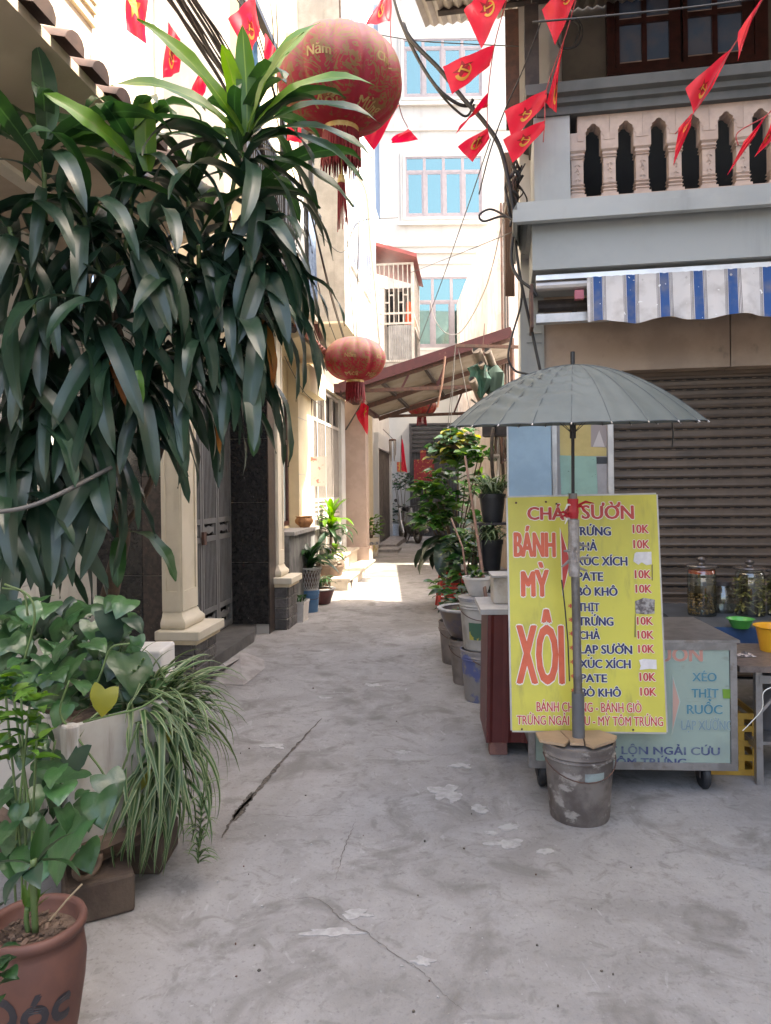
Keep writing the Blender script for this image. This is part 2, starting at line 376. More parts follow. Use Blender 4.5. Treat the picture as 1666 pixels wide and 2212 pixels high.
# ---------------------------------------------------------------- text
def _text_mesh(body, bold):
    cu = bpy.data.curves.new('t', 'FONT'); cu.body = body; cu.offset = bold; cu.resolution_u = 3; cu.fill_mode = 'FRONT'
    o = bpy.data.objects.new('t', cu); C.objects.link(o); dg = bpy.context.evaluated_depsgraph_get()
    me = bpy.data.meshes.new_from_object(o.evaluated_get(dg)); bpy.data.objects.remove(o); bpy.data.curves.remove(cu); return me
HORN = {'Ờ': 'Ò', 'Ơ': 'O', 'Ở': 'Ỏ', 'Ớ': 'Ó', 'ớ': 'ó', 'ờ': 'ò', 'ơ': 'o'}
def glyphs(body):
    """vertex and face lists of a line; horned vowels are the plain vowel with the horn added"""
    plain = ''.join(HORN.get(ch, ch) for ch in body)
    me = _text_mesh(plain, 0); co = [v.co.copy() for v in me.vertices]; fc = [tuple(p.vertices) for p in me.polygons]; bpy.data.meshes.remove(me)
    for i, ch in enumerate(body):
        if ch in HORN:
            pre = _text_mesh(plain[:i + 1], 0); xr = max(v.co.x for v in pre.vertices); bpy.data.meshes.remove(pre)
            h = .72 if ch.isupper() else .54; n0 = len(co)
            co += [Vector(p) for p in ((xr - .16, h - .06, 0), (xr - .02, h - .12, 0), (xr + .06, h + .02, 0), (xr + .07, h + .14, 0), (xr - .02, h + .14, 0), (xr - .03, h + .05, 0))]; fc.append(tuple(range(n0, n0 + 6)))
    return co, fc
_h = _text_mesh('H', 0); CAPH = max(v.co.y for v in _h.vertices)
def lettering(body, fr, parent, a, b, mat, y=-.004, bold=.03, outline=None, name='lettering', fn=None, ow=.03):
    """a=(u,v) lower left on the baseline, b=(u,v) upper right at cap height"""
    x0, z0 = fr.at(*a, y=0); x1, z1 = fr.at(*b, y=0)
    co, fc = glyphs(body)
    lo = min(c.x for c in co); hi = max(c.x for c in co); kx = (x1 - x0) / (hi - lo); kz = (z1 - z0) / CAPH
    hz = min(z1 - z0, 1.25 * (x1 - x0) / max(1, len(body)))
    def layer(mt, offs, yy, nm):
        mb = MB()
        for i, (dx, dz) in enumerate(offs):
            n0 = len(mb.v)
            for c in co:
                q = (x0 + (c.x - lo) * kx + dx, yy - i * .00006, z0 + c.y * kz + dz); mb.v.append(q if fn is None else tuple(fn(*q)))
            mb.f += [tuple(n0 + k for k in f) for f in fc]
        me = bpy.data.meshes.new(nm); me.from_pydata(mb.v, [], mb.f); me.update(); me.materials.append(mt); link(nm, me, parent)
    bw_ = bold * hz; core = [(-bw_, 0), (-bw_ * .5, bw_ * .4), (0, -bw_ * .4), (bw_ * .5, bw_ * .4), (bw_, 0)]
    if outline:
        o_ = bw_ + ow * (hz + .04); layer(outline, [(o_ * math.cos(k * PI / 4), o_ * .8 * math.sin(k * PI / 4)) for k in range(8)], y + .0012, 'lettering_outline')
    layer(mat, core, y, name)

# ---------------------------------------------------------------- right: shop house
RF = Fr.ang(1.11, 5.75, R(-9.5))
shop = thing('shop_house', 'grey-green house with brown roller shutter and a balustrade balcony above', 'building', matrix=RF.m())
def rx(u, v, y=0): return RF.at(u, v, y)
xe = 4.6
MB().box(-.02, .22, .0, 1.55, 0, 11).box(.22, xe, .35, 1.55, 0, 11).box(1.5, xe + 1, 1.55, 3.4, 0, 9.5).build('wall', m_white, shop)  # last box: unseen rear wing added to block sun over the alley
x0, zt = rx(1175, 690, -.03); x1, zb = rx(1440, 797, -.03); xj, _ = rx(1578, 740, -.03)
XB0 = rx(1190, 1000, -.03)[0]; XB1 = rx(1325, 1000, -.03)[0]
# header boards over the shutter
MB().box(x0, xj - .004, -.03, .3, zb, zt + .35).build('header_panel', m_header, shop)
MB().box(xj + .004, xe, -.03, .3, zb, zt + .35).build('header_panel', m_header, shop)
# shutter: every slat a part
sx0 = XB1 + .02; pitch = .077; k = int((zb - .02) / pitch) + 1
prof = [(0, 0), (-.012, .004), (-.016, .018), (-.012, .032), (-.012, .058), (-.003, .066), (-.003, .074), (.0, .074)]
sl = MB().profile(prof, sx0, xe - .15).mesh('slat', m_shut)
for i in range(k): link('slat', sl, shop, (0, .14, .02 + i * pitch))
hs = MB()
xx = sx0 + .05
while xx < xe - .3: hs.box(xx, xx + .055, .1368, .15, .0, .006); xx += .085
hm = hs.mesh('shutter_vent_slots', m_dark)
for i in range(8, k): link('vent_slots', hm, shop, (0, 0, .02 + i * pitch + .0675))
MB().box(sx0 - .01, xe, .165, .33, 0, zb).build('shutter_backing', m_dark, shop)
MB().box(sx0 - .03, sx0, .08, .2, 0, zb).build('shutter_guide', m_alu, shop)
# blue pillar and grey green pilaster above it
bx0, bzt = rx(1098, 915, -.12); bx1, _ = rx(1190, 915, -.12)
MB().box(bx0, bx1, -.12, .04, 0, 1.98).build('pillar', m_bluep, shop, label='sky blue painted pillar')
MB().box(bx0 - .012, bx0 - .001, -.11, .03, 0, 2.0).build('pillar_edge', m_white, shop)
gx1 = rx(1175, 750)[0]
MB().box(-.03, gx1, -.06, .1, 1.985, 2.98).build('pilaster', m_green, shop)
for v in (716, 735): 
    z_ = rx(1150, v, -.06)[1]; MB().box(.02, gx1 - .02, -.078, -.061, z_ - .02, z_).build('pilaster_moulding', m_green, shop)
# side display with papers between pillar and shutter
MB().box(XB0 - .01, XB1, .02, .06, 0, zb + .1).build('display_board', M('grey_board', (.36, .33, .32), (.3, .28, .27), sc=6, rough=.6), shop)
for xa in (XB0 + .03, XB1 - .02):
    MB().box(xa - .018, xa + .018, -.03, .018, 0, zb).build('display_frame', m_alu, shop)
def rquad(name, pts, mat, y, parent=shop, fr=RF):
    MB().prism([fr.at(u, v, y) for u, v in pts], y, y + .002).build(name, mat, parent)
rquad('poster', [Z6(415, 1018), Z6(690, 1018), Z6(693, 1212), Z6(418, 1212)], M('yellow_paper', (.52, .40, .15), (.47, .36, .13), sc=8, rough=.6), .016)
rquad('poster', [Z6(600, 1025), Z6(698, 1025), Z6(698, 1162), Z6(600, 1158)], M('grey_paper', (.32, .27, .26), rough=.6), .013)
rquad('poster_print', [Z6(650, 1060), Z6(682, 1158), Z6(612, 1158)], M('pale_print', (.52, .46, .44), rough=.6), .0105)
rquad('poster', [Z6(415, 1208), Z6(632, 1215), Z6(640, 1440), Z6(425, 1440)], M('mint_paper', (.27, .42, .34), (.24, .37, .3), sc=9, rough=.6, stain=(.1, .16, .13), ssc=(30, 30, 30), slo=.66, shi=.7), .0125)
rquad('poster', [Z6(628, 1218), Z6(698, 1218), Z6(698, 1258), Z6(628, 1258)], m_black, .016)
# ---- balcony
YB = -.78
BX0 = rx(1150, 530, YB)[0]
zf0, zf1 = rx(1180, 582, YB)[1], rx(1180, 480, YB)[1]
def cor(v, y): return rx(1400, v, y)[1]
MB().box(BX0, xe, YB, .0, zf0, zf1 + .06).build('balcony_fascia', m_green, shop)
c0, c1 = zf1, rx(1150, 462, YB - .12)[1]
h_ = c1 - c0
cp = [(YB, c0 - .005), (YB - .03, c0), (YB - .03, c0 + .03), (YB - .055, c0 + .045), (YB - .075, c0 + .075), (YB - .075, c0 + .1), (YB - .1, c0 + .11), (YB - .1, c0 + h_ - .06), (YB - .13, c0 + h_ - .05), (YB - .13, c0 + h_ + .03), (.0, c0 + h_ + .03), (.0, c0 - .005)]
def wrapped(prof, xl, xr, name, mat):
    """moulding along the front with a mitred return on the left"""
    b_ = MB(); k_ = len(prof); a = [(xl + (y - YB), y, z) for y, z in prof if True]
    b_.v += a + [(xr, y, z) for y, z in prof]; n_ = k_
    for i in range(k_): j = (i + 1) % k_; b_.f.append((i, j, n_ + j, n_ + i))
    b_.f.append(tuple(range(k_))); b_.f.append(tuple(reversed(range(n_, 2 * n_))))
    # return
    s0 = len(b_.v); pr = [p for p in prof if p[0] < -.5]
    b_.v += [(xl + (y - YB), y, z) for y, z in pr] + [(xl + (y - YB), .0, z) for y, z in pr]; q = len(pr)
    for i in range(q - 1): b_.f.append((s0 + i, s0 + q + i, s0 + q + i + 1, s0 + i + 1))
    return b_.build(name, mat, shop)
wrapped(cp, BX0, xe, 'cornice', m_green)
zc_top = c0 + h_ + .03
# pier, base rail, balusters, top beam
PX1 = rx(1232, 350, YB)[0]
zr0, zr1 = zc_top, rx(1400, 412, YB)[1]
zt0, zt1 = rx(1240, 250, YB)[1], rx(1240, 170, YB - .1)[1]
MB().box(BX0 + .02, PX1, YB + .0, YB + .22, zc_top, zt0 + .01).build('balcony_pier', m_green, shop)
MB().box(BX0 + .02, BX0 + .2, YB + .23, .0, zc_top, zt0 + .01).build('balcony_side_wall', m_green, shop)
MB().box(PX1 + .003, xe, YB + .02, YB + .16, zc_top, zr1).build('base_rail', m_baluster, shop)
# arched head board with scalloped openings, turned balusters
bw = .245
def scal(xc, w, z0, z1, n=4):
    pts = []
    st = [(1.0, 0), (.92, .12), (.98, .22), (.78, .36), (.84, .46), (.6, .6), (.64, .70), (.3, .86), (.2, .97), (0, 1.0)]
    for s_, t in st: pts.append((xc - w * s_, z0 + (z1 - z0) * t))
    for s_, t in reversed(st[:-1]): pts.append((xc + w * s_, z0 + (z1 - z0) * t))
    return pts
zhead = zt0 - .0; zspr = zt0 - .30 * (zt0 - zr1)
b_u = [Z3(470, 900)[0], Z3(650, 900)[0]]
bx_a = rx(b_u[0], 330, YB)[0]; step = (rx(Z3(875, 0)[0], 320, YB)[0] - bx_a) / 2
nb = int((xe - bx_a) / step)
bal_prof = [(.055, 0), (.055, .05), (.043, .058), (.043, .09), (.05, .10), (.036, .135), (.05, .16), (.036, .19), (.048, .215), (.04, .225), (.04, .60), (.05, .612), (.038, .635), (.05, .66), (.042, .70), (.056, .73), (.056, 1.0)]
hb = zspr + .06 - zr1
bm_ = MB()
for (ra, za), (rb, zb_) in zip(bal_prof[:-1], bal_prof[1:]):
    if zb_ - za < 1e-6: continue
    n0 = len(bm_.v)
    for r_, z_ in ((ra, za), (rb, zb_)):
        for sx_, sy_ in ((-1, -1), (1, -1), (1, 1), (-1, 1)): bm_.v.append((sx_ * r_, sy_ * r_, z_ * hb))
    for i in range(4): j = (i + 1) % 4; bm_.f.append((n0 + i, n0 + j, n0 + 4 + j, n0 + 4 + i))
bal_me = bm_.mesh('baluster', m_baluster)
# little carved marks on the shaft
cmk = MB(); yy = -.0405
for zc_, up in ((.52, 1), (.30, 1)):
    zq = zc_ * hb; cmk.prism([(-.004, zq - .03), (.004, zq - .03), (.004, zq), (.018, zq - .012), (.0, zq + .03), (-.018, zq - .012), (-.004, zq)], yy - .006, yy)
ring = [(.016 * math.cos(R(a)), .016 * math.sin(R(a))) for a in range(-90, 181, 27)] + [(.010 * math.cos(R(a)), .010 * math.sin(R(a))) for a in range(180, -91, -27)]
cmk.prism([(x, .41 * hb + z) for x, z in ring], yy - .006, yy)
cm_me = cmk.mesh('carved_mark', m_baluster)
for i in range(nb):
    o = link('baluster', bal_me, shop, (bx_a + i * step, YB + .09, zr1)); link('carving', cm_me, o)
    # head piece between this baluster and the next
    xc = bx_a + (i + .5) * step; w = step / 2
    op = scal(xc, w * .66, zspr, zt0 - .05)
    pts = [(xc - w + .001, zspr), *op, (xc + w - .001, zspr), (xc + w - .001, zt0 + .005), (xc - w + .001, zt0 + .005)]
    MB().prism(pts, YB + .03, YB + .15).build('scalloped_head', m_baluster, shop)
MB().box(PX1 + .003, bx_a - step / 2, YB + .03, YB + .15, zspr, zt0 + .005).build('scalloped_head', m_baluster, shop)
MB().box(bx_a + (nb - .5) * step, xe, YB + .03, YB + .15, zspr, zt0 + .005).build('scalloped_head', m_baluster, shop)
hh = zt1 - zt0
tp = [(YB - .02, zt0 + .006), (YB - .02, zt0 + .3 * hh), (YB - .05, zt0 + .36 * hh), (YB - .05, zt0 + .55 * hh), (YB - .09, zt0 + .62 * hh), (YB - .1, zt0 + .95 * hh), (YB - .07, zt1), (YB + .3, zt1), (YB + .3, zt0 + .006)]
wrapped([(y, z) for y, z in tp[:-2]] + [(YB + .26, zt1), (YB + .26, zt0 + .006)], BX0 + .06, xe, 'balcony_handrail', m_greend)
MB().box(PX1 + .05, xe, .27, .34, 2.9, rx(1310, 172, .30)[1] - .01).build('shade_backing', M('interior_shade', (.018, .018, .018), rough=.9), shop)  # near-black sheet standing in for shade behind the balusters
MB().box(BX0 + .2, xe, YB + .25, -.001, zc_top - .05, zc_top).build('balcony_floor', m_cement, shop)
# upper wall and window
WY = .30
wz0_ = rx(1310, 172, WY)[1] - .008
MB().box(BX0 + .3, PX1 + .05, WY + .01, .345, 3.0, wz0_ - .001).build('upper_wall', m_wallbr, shop)
MB().box(BX0 + .3, xe, WY + .01, .345, wz0_ , 7).build('upper_wall', m_wallbr, shop)
wx0, wz0 = rx(1310, 172, WY); wx1, _ = rx(1655, 130, WY); wz1 = wz0 + 1.9
win = MB(); ft = .06
win.box(wx0, wx0 + ft, WY - .06, WY + .02, wz0, wz1).box(wx1 - ft * 1.6, wx1, WY - .06, WY + .02, wz0, wz1).box(wx0 + ft, wx1 - ft * 1.6, WY - .058, WY + .018, wz0, wz0 + .05)
wo = win.build('window', m_wood, shop)
xm = rx(1470, 90, WY)[0]
for (a, b) in ((wx0 + ft, xm - .005), (xm + .005, wx1 - ft * 1.6)):
    lf = MB(); st = .05 if a < xm - .2 and b <= xm else .05
    sa, sb = (a + .005, b - .005)
    lf.box(sa, sa + .035, WY - .05, WY - .01, wz0 + .052, wz1).box(sb - .085, sb, WY - .05, WY - .01, wz0 + .052, wz1)
    zz = [wz0 + .052, wz0 + .155]; 
    rows = [rx(1400, y_, WY)[1] for y_ in (145, 50)] + [rx(1400, -45, WY)[1]]
    xmid = (sa + .035 + sb - .085) / 2
    lf.box(sa + .035, sb - .085, WY - .048, WY - .012, wz0 + .052, wz0 + .09)
    for z_ in rows: lf.box(sa + .035, sb - .085, WY - .052, WY - .012, z_ - .02, z_ + .02)
    lf.box(xmid - .02, xmid + .02, WY - .049, WY - .013, wz0 + .09, wz1)
    lo = lf.build('sash', m_wood, wo)
    zs = [wz0 + .09] + rows + [wz1]
    for i in range(len(zs) - 1):
        for xa, xb in ((sa + .036, xmid - .021), (xmid + .021, sb - .086)):
            MB().box(xa, xb, WY - .03, WY - .022, zs[i] + (.021 if i else .001), zs[i + 1] - .021).build('pane', m_blueglass, wo)
            MB().box(xa, xb, WY - .047, WY - .036, zs[i] + (.0205 if i else .001), zs[i] + (.03 if i else .01)).build('glazing_bead', m_baluster, wo)
MB().box(wx0, wx1, WY + .002, WY + .0095, wz0, wz1).build('window_lining', m_dark, shop)

# porch roof above the balcony: corrugated sheets on dark purlins
RZ = 5.3
pr_ = thing('porch_canopy', 'corrugated sheet canopy on dark steel purlins above the balcony', 'canopy', matrix=RF.m())
def rowpts(y, z0):
    return [(-.78 + i * .038, y, z0 + (.012 if i % 2 else -.012)) for i in range(int((xe + .78) / .038))]
MB().grid([rowpts(-1.15, 4.92), rowpts(.3, 5.42)]).build('corrugated_sheet', m_zinc, pr_)
for y_, xl in ((-.95, -.76), (-.5, -.70), (-.1, -.64)):
    MB().box(xl, xe, y_ - .03, y_ + .03, 4.975 + (y_ + 1.15) * .345 - .085, 4.975 + (y_ + 1.15) * .345 - .02).build('purlin', m_dsteel, pr_)
for x_ in (.1, 2.3): MB().bar((x_, -1.1, 4.83), (x_, .26, 5.30), .05, .06).build('rafter', m_dsteel, pr_)
MB().box(.02, .12, -.45, -.33, zt1 + .001, 5.02).build('post', m_dsteel, pr_)
MB().box(-.12, -.02, -.35, -.25, zt1 + .001, 5.06).build('post', m_rust, pr_)

# ---------------------------------------------------------------- striped awning
def awning_mat():
    m = bpy.data.materials.new('striped_canvas'); m.use_nodes = True; nt = m.node_tree; N = nt.nodes; L = nt.links; b = N['Principled BSDF']
    tc = N.new('ShaderNodeTexCoord'); sp = N.new('ShaderNodeSeparateXYZ'); L.new(tc.outputs['Object'], sp.inputs[0])
    d = N.new('ShaderNodeMath'); d.operation = 'DIVIDE'; d.inputs[1].default_value = AWP; L.new(sp.outputs[0], d.inputs[0])
    fr = N.new('ShaderNodeMath'); fr.operation = 'FRACT'; L.new(d.outputs[0], fr.inputs[0])
    cr_ = N.new('ShaderNodeValToRGB'); cr_.color_ramp.interpolation = 'CONSTANT'; e = cr_.color_ramp.elements
    W_, B_, K_ = (.58, .55, .54, 1), (.02, .075, .24, 1), (.035, .03, .045, 1)
    stops = [(0, W_), (.09, K_), (.105, W_), (.125, K_), (.14, W_), (.155, K_), (.17, W_), (.19, B_), (.46, W_), (.475, K_), (.49, W_), (.515, K_), (.53, W_), (.55, K_), (.565, W_)]
    e[0].position, e[0].color = stops[0]; e[1].position, e[1].color = stops[1]
    for p, c in stops[2:]: x = e.new(p); x.color = c
    L.new(fr.outputs[0], cr_.inputs[0])
    n = N.new('ShaderNodeTexNoise'); n.inputs['Scale'].default_value = 9; n.inputs['Detail'].default_value = 8; L.new(tc.outputs['Object'], n.inputs['Vector'])
    mr = N.new('ShaderNodeMapRange'); mr.inputs[1].default_value = .48; mr.inputs[2].default_value = .75; mr.inputs[4].default_value = .55; L.new(n.outputs[0], mr.inputs[0])
    mx = N.new('ShaderNodeMix'); mx.data_type = 'RGBA'; L.new(mr.outputs[0], mx.inputs[0]); L.new(cr_.outputs[0], mx.inputs[6]); mx.inputs[7].default_value = (.22, .19, .17, 1)
    n2 = N.new('ShaderNodeTexNoise'); n2.inputs['Scale'].default_value = 26; n2.inputs['Detail'].default_value = 3; L.new(tc.outputs['Object'], n2.inputs['Vector'])
    m2 = N.new('ShaderNodeMapRange'); m2.inputs[1].default_value = .70; m2.inputs[2].default_value = .72; L.new(n2.outputs[0], m2.inputs[0])
    mx2 = N.new('ShaderNodeMix'); mx2.data_type = 'RGBA'; L.new(m2.outputs[0], mx2.inputs[0]); L.new(mx.outputs[2], mx2.inputs[6]); mx2.inputs[7].default_value = (.7, .7, .7, 1)
    L.new(mx2.outputs[2], b.inputs['Base Color']); b.inputs['Roughness'].default_value = .8; return m
AY = -.72
AWP = (RF.at(*Z6(1505, 300), AY)[0] - RF.at(*Z6(705, 300), AY)[0]) / 4
ax0 = RF.at(1268, 640, AY)[0]
AF = Fr(RF.w(ax0 - AWP * .0, AY, 0), RF.x)
aw = thing('awning', 'rolled shop awning with blue and white striped scalloped valance', 'awning', matrix=AF.m())
zv1 = AF.at(1400, 592)[1]; zv0 = AF.at(1400, 694)[1]; L_ = xe - ax0
rows = []
nx = 150
for j in range(9):
    t = j / 8; r_ = []
    for i in range(nx + 1):
        x = L_ * i / nx; zb_ = zv0 + .016 * math.cos(2 * PI * (x / (AWP * 2.02) - .18))
        r_.append((x, -.012 + .012 * t * math.sin(x * 23) + .01 * t * math.sin(x * 41 + 1) - .03 * t + .006 * math.sin(x * 90) * (1 - t), zv1 + (zb_ - zv1) * t))
    rows.append(r_)
MB().grid(rows).build('valance', awning_mat(), aw, smooth='all')
xl = AF.at(1158, 590)[0]
MB().box(xl, L_, -.01, .05, zv1 - .002, zv1 + .032).build('front_bar', M('white_aluminium', (.72, .71, .71), (.6, .58, .58), sc=5, rough=.35, metal=.5), aw)
MB().tube([(xl, .02, zv1 - .04), (L_, .02, zv1 - .04)], .032, 10).build('front_rail', m_alu, aw)
MB().tube([(xl + .02, .25, zv1 - .12), (L_, .25, zv1 - .12)], .045, 12).build('roller', MATS['dark_steel'], aw)
MB().box(xl, xl + .5, .06, .14, zv0 + .04, zv0 + .1).build('arm', m_alu, aw)
MB().box(xl - .04, xl - .02, .0, .3, zv0 - .0, zv1 - .02).build('end_plate', m_rust, aw)
MB().box(ax0 * 0 - .08, -.02, .0, .05, zv1 - .14, zv1 - .08).build('elbow', M('faded_red_plastic', (.35, .09, .12), rough=.5), aw)
for x_ in (xl + .3, 1.6): MB().bar((x_, .3, zv1 - .1), (x_, .72, zv1 - .1), .03).build('bracket', m_dsteel, aw)

# unseen house added right of the frame to keep the forecourt in shade
nb_ = thing('shade_house', 'plain cream unseen house added to shade the shop forecourt', 'building', (3.6, -9, 0))
MB().box(0, 6, 0, 13.2, 0, 10.5).build('wall', m_cream2, nb_)
for k_ in range(3):
    for y_ in (1.5, 4.5, 7.5, 10.5):
        wf = MB().box(-.03, .02, y_, y_ + 1.2, 1.2 + 3.2 * k_, 2.6 + 3.2 * k_).build('window', m_wood, nb_); MB().box(-.036, -.031, y_ + .08, y_ + 1.12, 1.28 + 3.2 * k_, 2.52 + 3.2 * k_).build('pane', m_blueglass, wf)
# ---------------------------------------------------------------- left: house with pillars and gate
LF = Fr((-2.26, 0, 0), (.1125, 1, 0))
def lx(u, v, y=0): return LF.at(u, v, y)
hA = thing('pillar_house', 'cream house with pillars, grey folding gate and tiled eave', 'building', matrix=LF.m())
def pillar(xa, xb, ya, yb, zst, ztop, tag_):
    """slate block, cream cap, torus foot and panelled shaft"""
    bx0, bx1, by0, by1 = xa - .07, xb + .10, ya - .12, yb + .02
    MB().box(bx0 + .012, bx1 - .012, by0 + .012, by1, 0, zst).build('plinth_core', m_grout, hA)
    zz = 0.0; row = 0; hh_ = zst / 4
    while row < 4:
        # stones on the face toward the camera
        ws = [(by0, by1)]
        for (a, b) in ws:
            o = MB().box(bx0 - .006, bx0 + .02, a + .006, b - .004, zz + .004, zz + hh_ - .004).build('slate_block', m_slate, hA); bev(o, .008)
        L = bx1 - bx0; cut = bx0 + L * (.62 if row % 2 else .38)
        for (a, b) in ((bx0 + .024, cut), (cut, bx1)):
            o = MB().box(a + .004, b - .004, by0 - .008, by0 + .014, zz + .004, zz + hh_ - .004).build('slate_block', m_slate, hA); bev(o, .008)
        zz += hh_; row += 1
    MB().box(bx0 - .02, bx1 + .02, by0 - .03, by1, zst + .001, zst + .035).build('plinth_slab', m_cream, hA)
    o = MB().box(bx0 - .045, bx1 + .045, by0 - .06, by1, zst + .036, zst + .105).build('plinth_cap', m_cream2, hA); bev(o, .006)
    fz = zst + .106
    ft = MB()
    for i, (e, z) in enumerate([(.035, 0), (.05, .02), (.05, .05), (.035, .07), (.02, .085), (.012, .11), (0, .13)]):
        ft.v += [(xa - e, ya - e, fz + z), (xb + e, ya - e, fz + z), (xb + e, yb, fz + z), (xa - e, yb, fz + z)]
        if i:
            b = (i - 1) * 4
            for k in range(4): ft.f.append((b + k, b + (k + 1) % 4, b + 4 + (k + 1) % 4, b + 4 + k))
    ft.build('pillar_foot', m_cream2, hA, smooth=True)
    sh = MB().box(xa, xb, ya, yb, fz + .13, ztop)
    sh.box(xa - .012, xa + .002, ya, ya + .025, fz + .13, ztop).box(xa - .012, xa + .002, yb - .03, yb, fz + .13, ztop)
    sh.box(xa - .012, xa + .002, ya + .025, yb - .03, fz + .13, fz + .28)
    sh.box(xa, xa + .03, ya - .012, ya + .002, fz + .13, ztop).box(xb - .03, xb, ya - .012, ya + .002, fz + .13, ztop).box(xa + .03, xb - .03, ya - .012, ya + .002, fz + .13, fz + .28)
    sh.build('pillar', m_cream2, hA)
pillar(5.55, 5.86, -.085, .06, .36, 3.25, 1)
pillar(7.98, 8.22, -.19, -.03, .46, 3.25, 2)
# granite cladding either side of the gate, each slab a piece
def gslabs(face, lo, hi, zs, mat, at, name='granite_slab'):
    for a, b in zip(zs[:-1], zs[1:]):
        if face == 'x': MB().box(at - .02, at, lo + .002, hi - .002, a + .002, b - .002).build(name, mat, hA)
        else: MB().box(lo + .002, hi - .002, at - .02, at, a + .002, b - .002).build(name, mat, hA)
MB().box(5.62, 5.9, .07, .62, 0, 3.4).build('gate_post', m_grout, hA)
gslabs('x', .075, .24, [0, .86, 1.62, 2.4], m_granb, 5.62)
gslabs('x', .24, .62, [0, .86, 1.62, 2.4], m_gran, 5.62)
MB().box(7.72, 7.96, -.16, .36, 0, 3.3).build('gate_post', m_grout, hA)
gslabs('x', -.16, .26, [.10, .75, 1.38, 2.05, 2.75], m_gran, 7.72)
MB().box(7.705, 7.97, -.172, -.161, 0, 3.3).build('post_edge', m_granb, hA)
# left side wall with small white tiles, behind the plants
MB().box(-2, 5.6, .62, .75, 0, 3.3).build('side_wall', m_grout, hA)
tme = MB().box(.002, .198, -.008, 0, .002, .298).mesh('wall_tile', m_wtile)
for i in range(12):
    for k in range(8):
        link('wall_tile', tme, hA, (3.2 + i * .2, .62, k * .3))
# gate
gy = .25
ga, gb = 6.0, 7.70; leafs = 4; lw = (gb - ga) / leafs
gate = MB(); 
fold = thing('folding_gate', 'grey steel folding gate of narrow vertical bars between granite posts', 'gate', matrix=LF.m())
zg0, zg1 = .11, 2.72
for i in range(leafs):
    a, b = ga + i * lw + .006, ga + (i + 1) * lw - .006
    f = MB()
    f.box(a, a + .045, gy - .02, gy + .02, zg0, zg1).box(b - .045, b, gy - .02, gy + .02, zg0, zg1)
    for z0, z1 in ((zg0, zg0 + .06), (zg0 + .22, zg0 + .27), (1.02, 1.07), (1.19, 1.24), (2.2, 2.25), (zg1 - .05, zg1)):
        f.box(a + .045, b - .045, gy - .018, gy + .018, z0, z1)
    fo = f.build('leaf_frame', m_gate, fold)
    nbr = 9
    for j in range(nbr):
        x = a + .06 + (b - a - .12) * j / (nbr - 1)
        bb = MB()
        for z0, z1 in ((zg0 + .27, 1.02), (1.24, 2.2), (2.25, zg1 - .05)): bb.box(x - .008, x + .008, gy - .012, gy + .012, z0, z1)
        bb.build('bar', m_gate, fo)
    for zc_ in (1.13, zg0 + .14):
        MB().prism([(a + .07, zc_ - .05), (a + .12, zc_ - .02), ((a + b) / 2, zc_ - .04), (b - .12, zc_ - .02), (b - .07, zc_ - .05), (b - .07, zc_ + .05), (b - .12, zc_ + .02), ((a + b) / 2, zc_ + .04), (a + .12, zc_ + .02), (a + .07, zc_ + .05)], gy - .008, gy + .008).build('cast_ornament', m_gate, fo)
MB().box(ga + 2 * lw - .03, ga + 2 * lw + .03, gy - .05, gy - .022, 1.0, 1.12).build('lock', m_rust, fold)
MB().box(5.9, 7.72, gy + .06, gy + .10, 0, 3.0).build('gate_backing', m_dark, hA)
MB().box(5.86, 7.98, -.02, .40, 2.76, 3.3).build('lintel', m_cream, hA)
# threshold step and cement ramp
MB().hprism([(5.9, .24), (7.72, .24), (7.72, -.02), (7.3, -.12), (5.9, -.10)], 0, .10).build('threshold', M('dark_step_stone', (.06, .057, .055), (.10, .095, .09), sc=7, rough=.5, stain=(.2, .18, .17), ssc=(6, 6, 6), slo=.6, shi=.75, samt=.5), hA)
rmp = MB(); 
tp_ = [G(*Z7(1280, 1035), .085), G(*Z7(1455, 895), .085), G(*Z7(1590, 950), .02), G(*Z7(1600, 1000), .004), G(*Z7(1470, 1105), .004), G(*Z7(1240, 1085), .004)]
loc = [LF.loc(p) for p in tp_]; loc[0].y += .0; 
cen = (loc[0] + loc[1] + loc[2]) / 3; cen.z = .08
rmp.v = [tuple(p) for p in loc] + [tuple(cen)]
rmp.f = [(i, (i + 1) % 6, 6) for i in range(6)]
ro = tag(link('cement_ramp', rmp.mesh('cement_ramp', m_cement)), 'rough cement wedge ramp up to the dark gate step', 'ramp'); ro.matrix_world = LF.m()
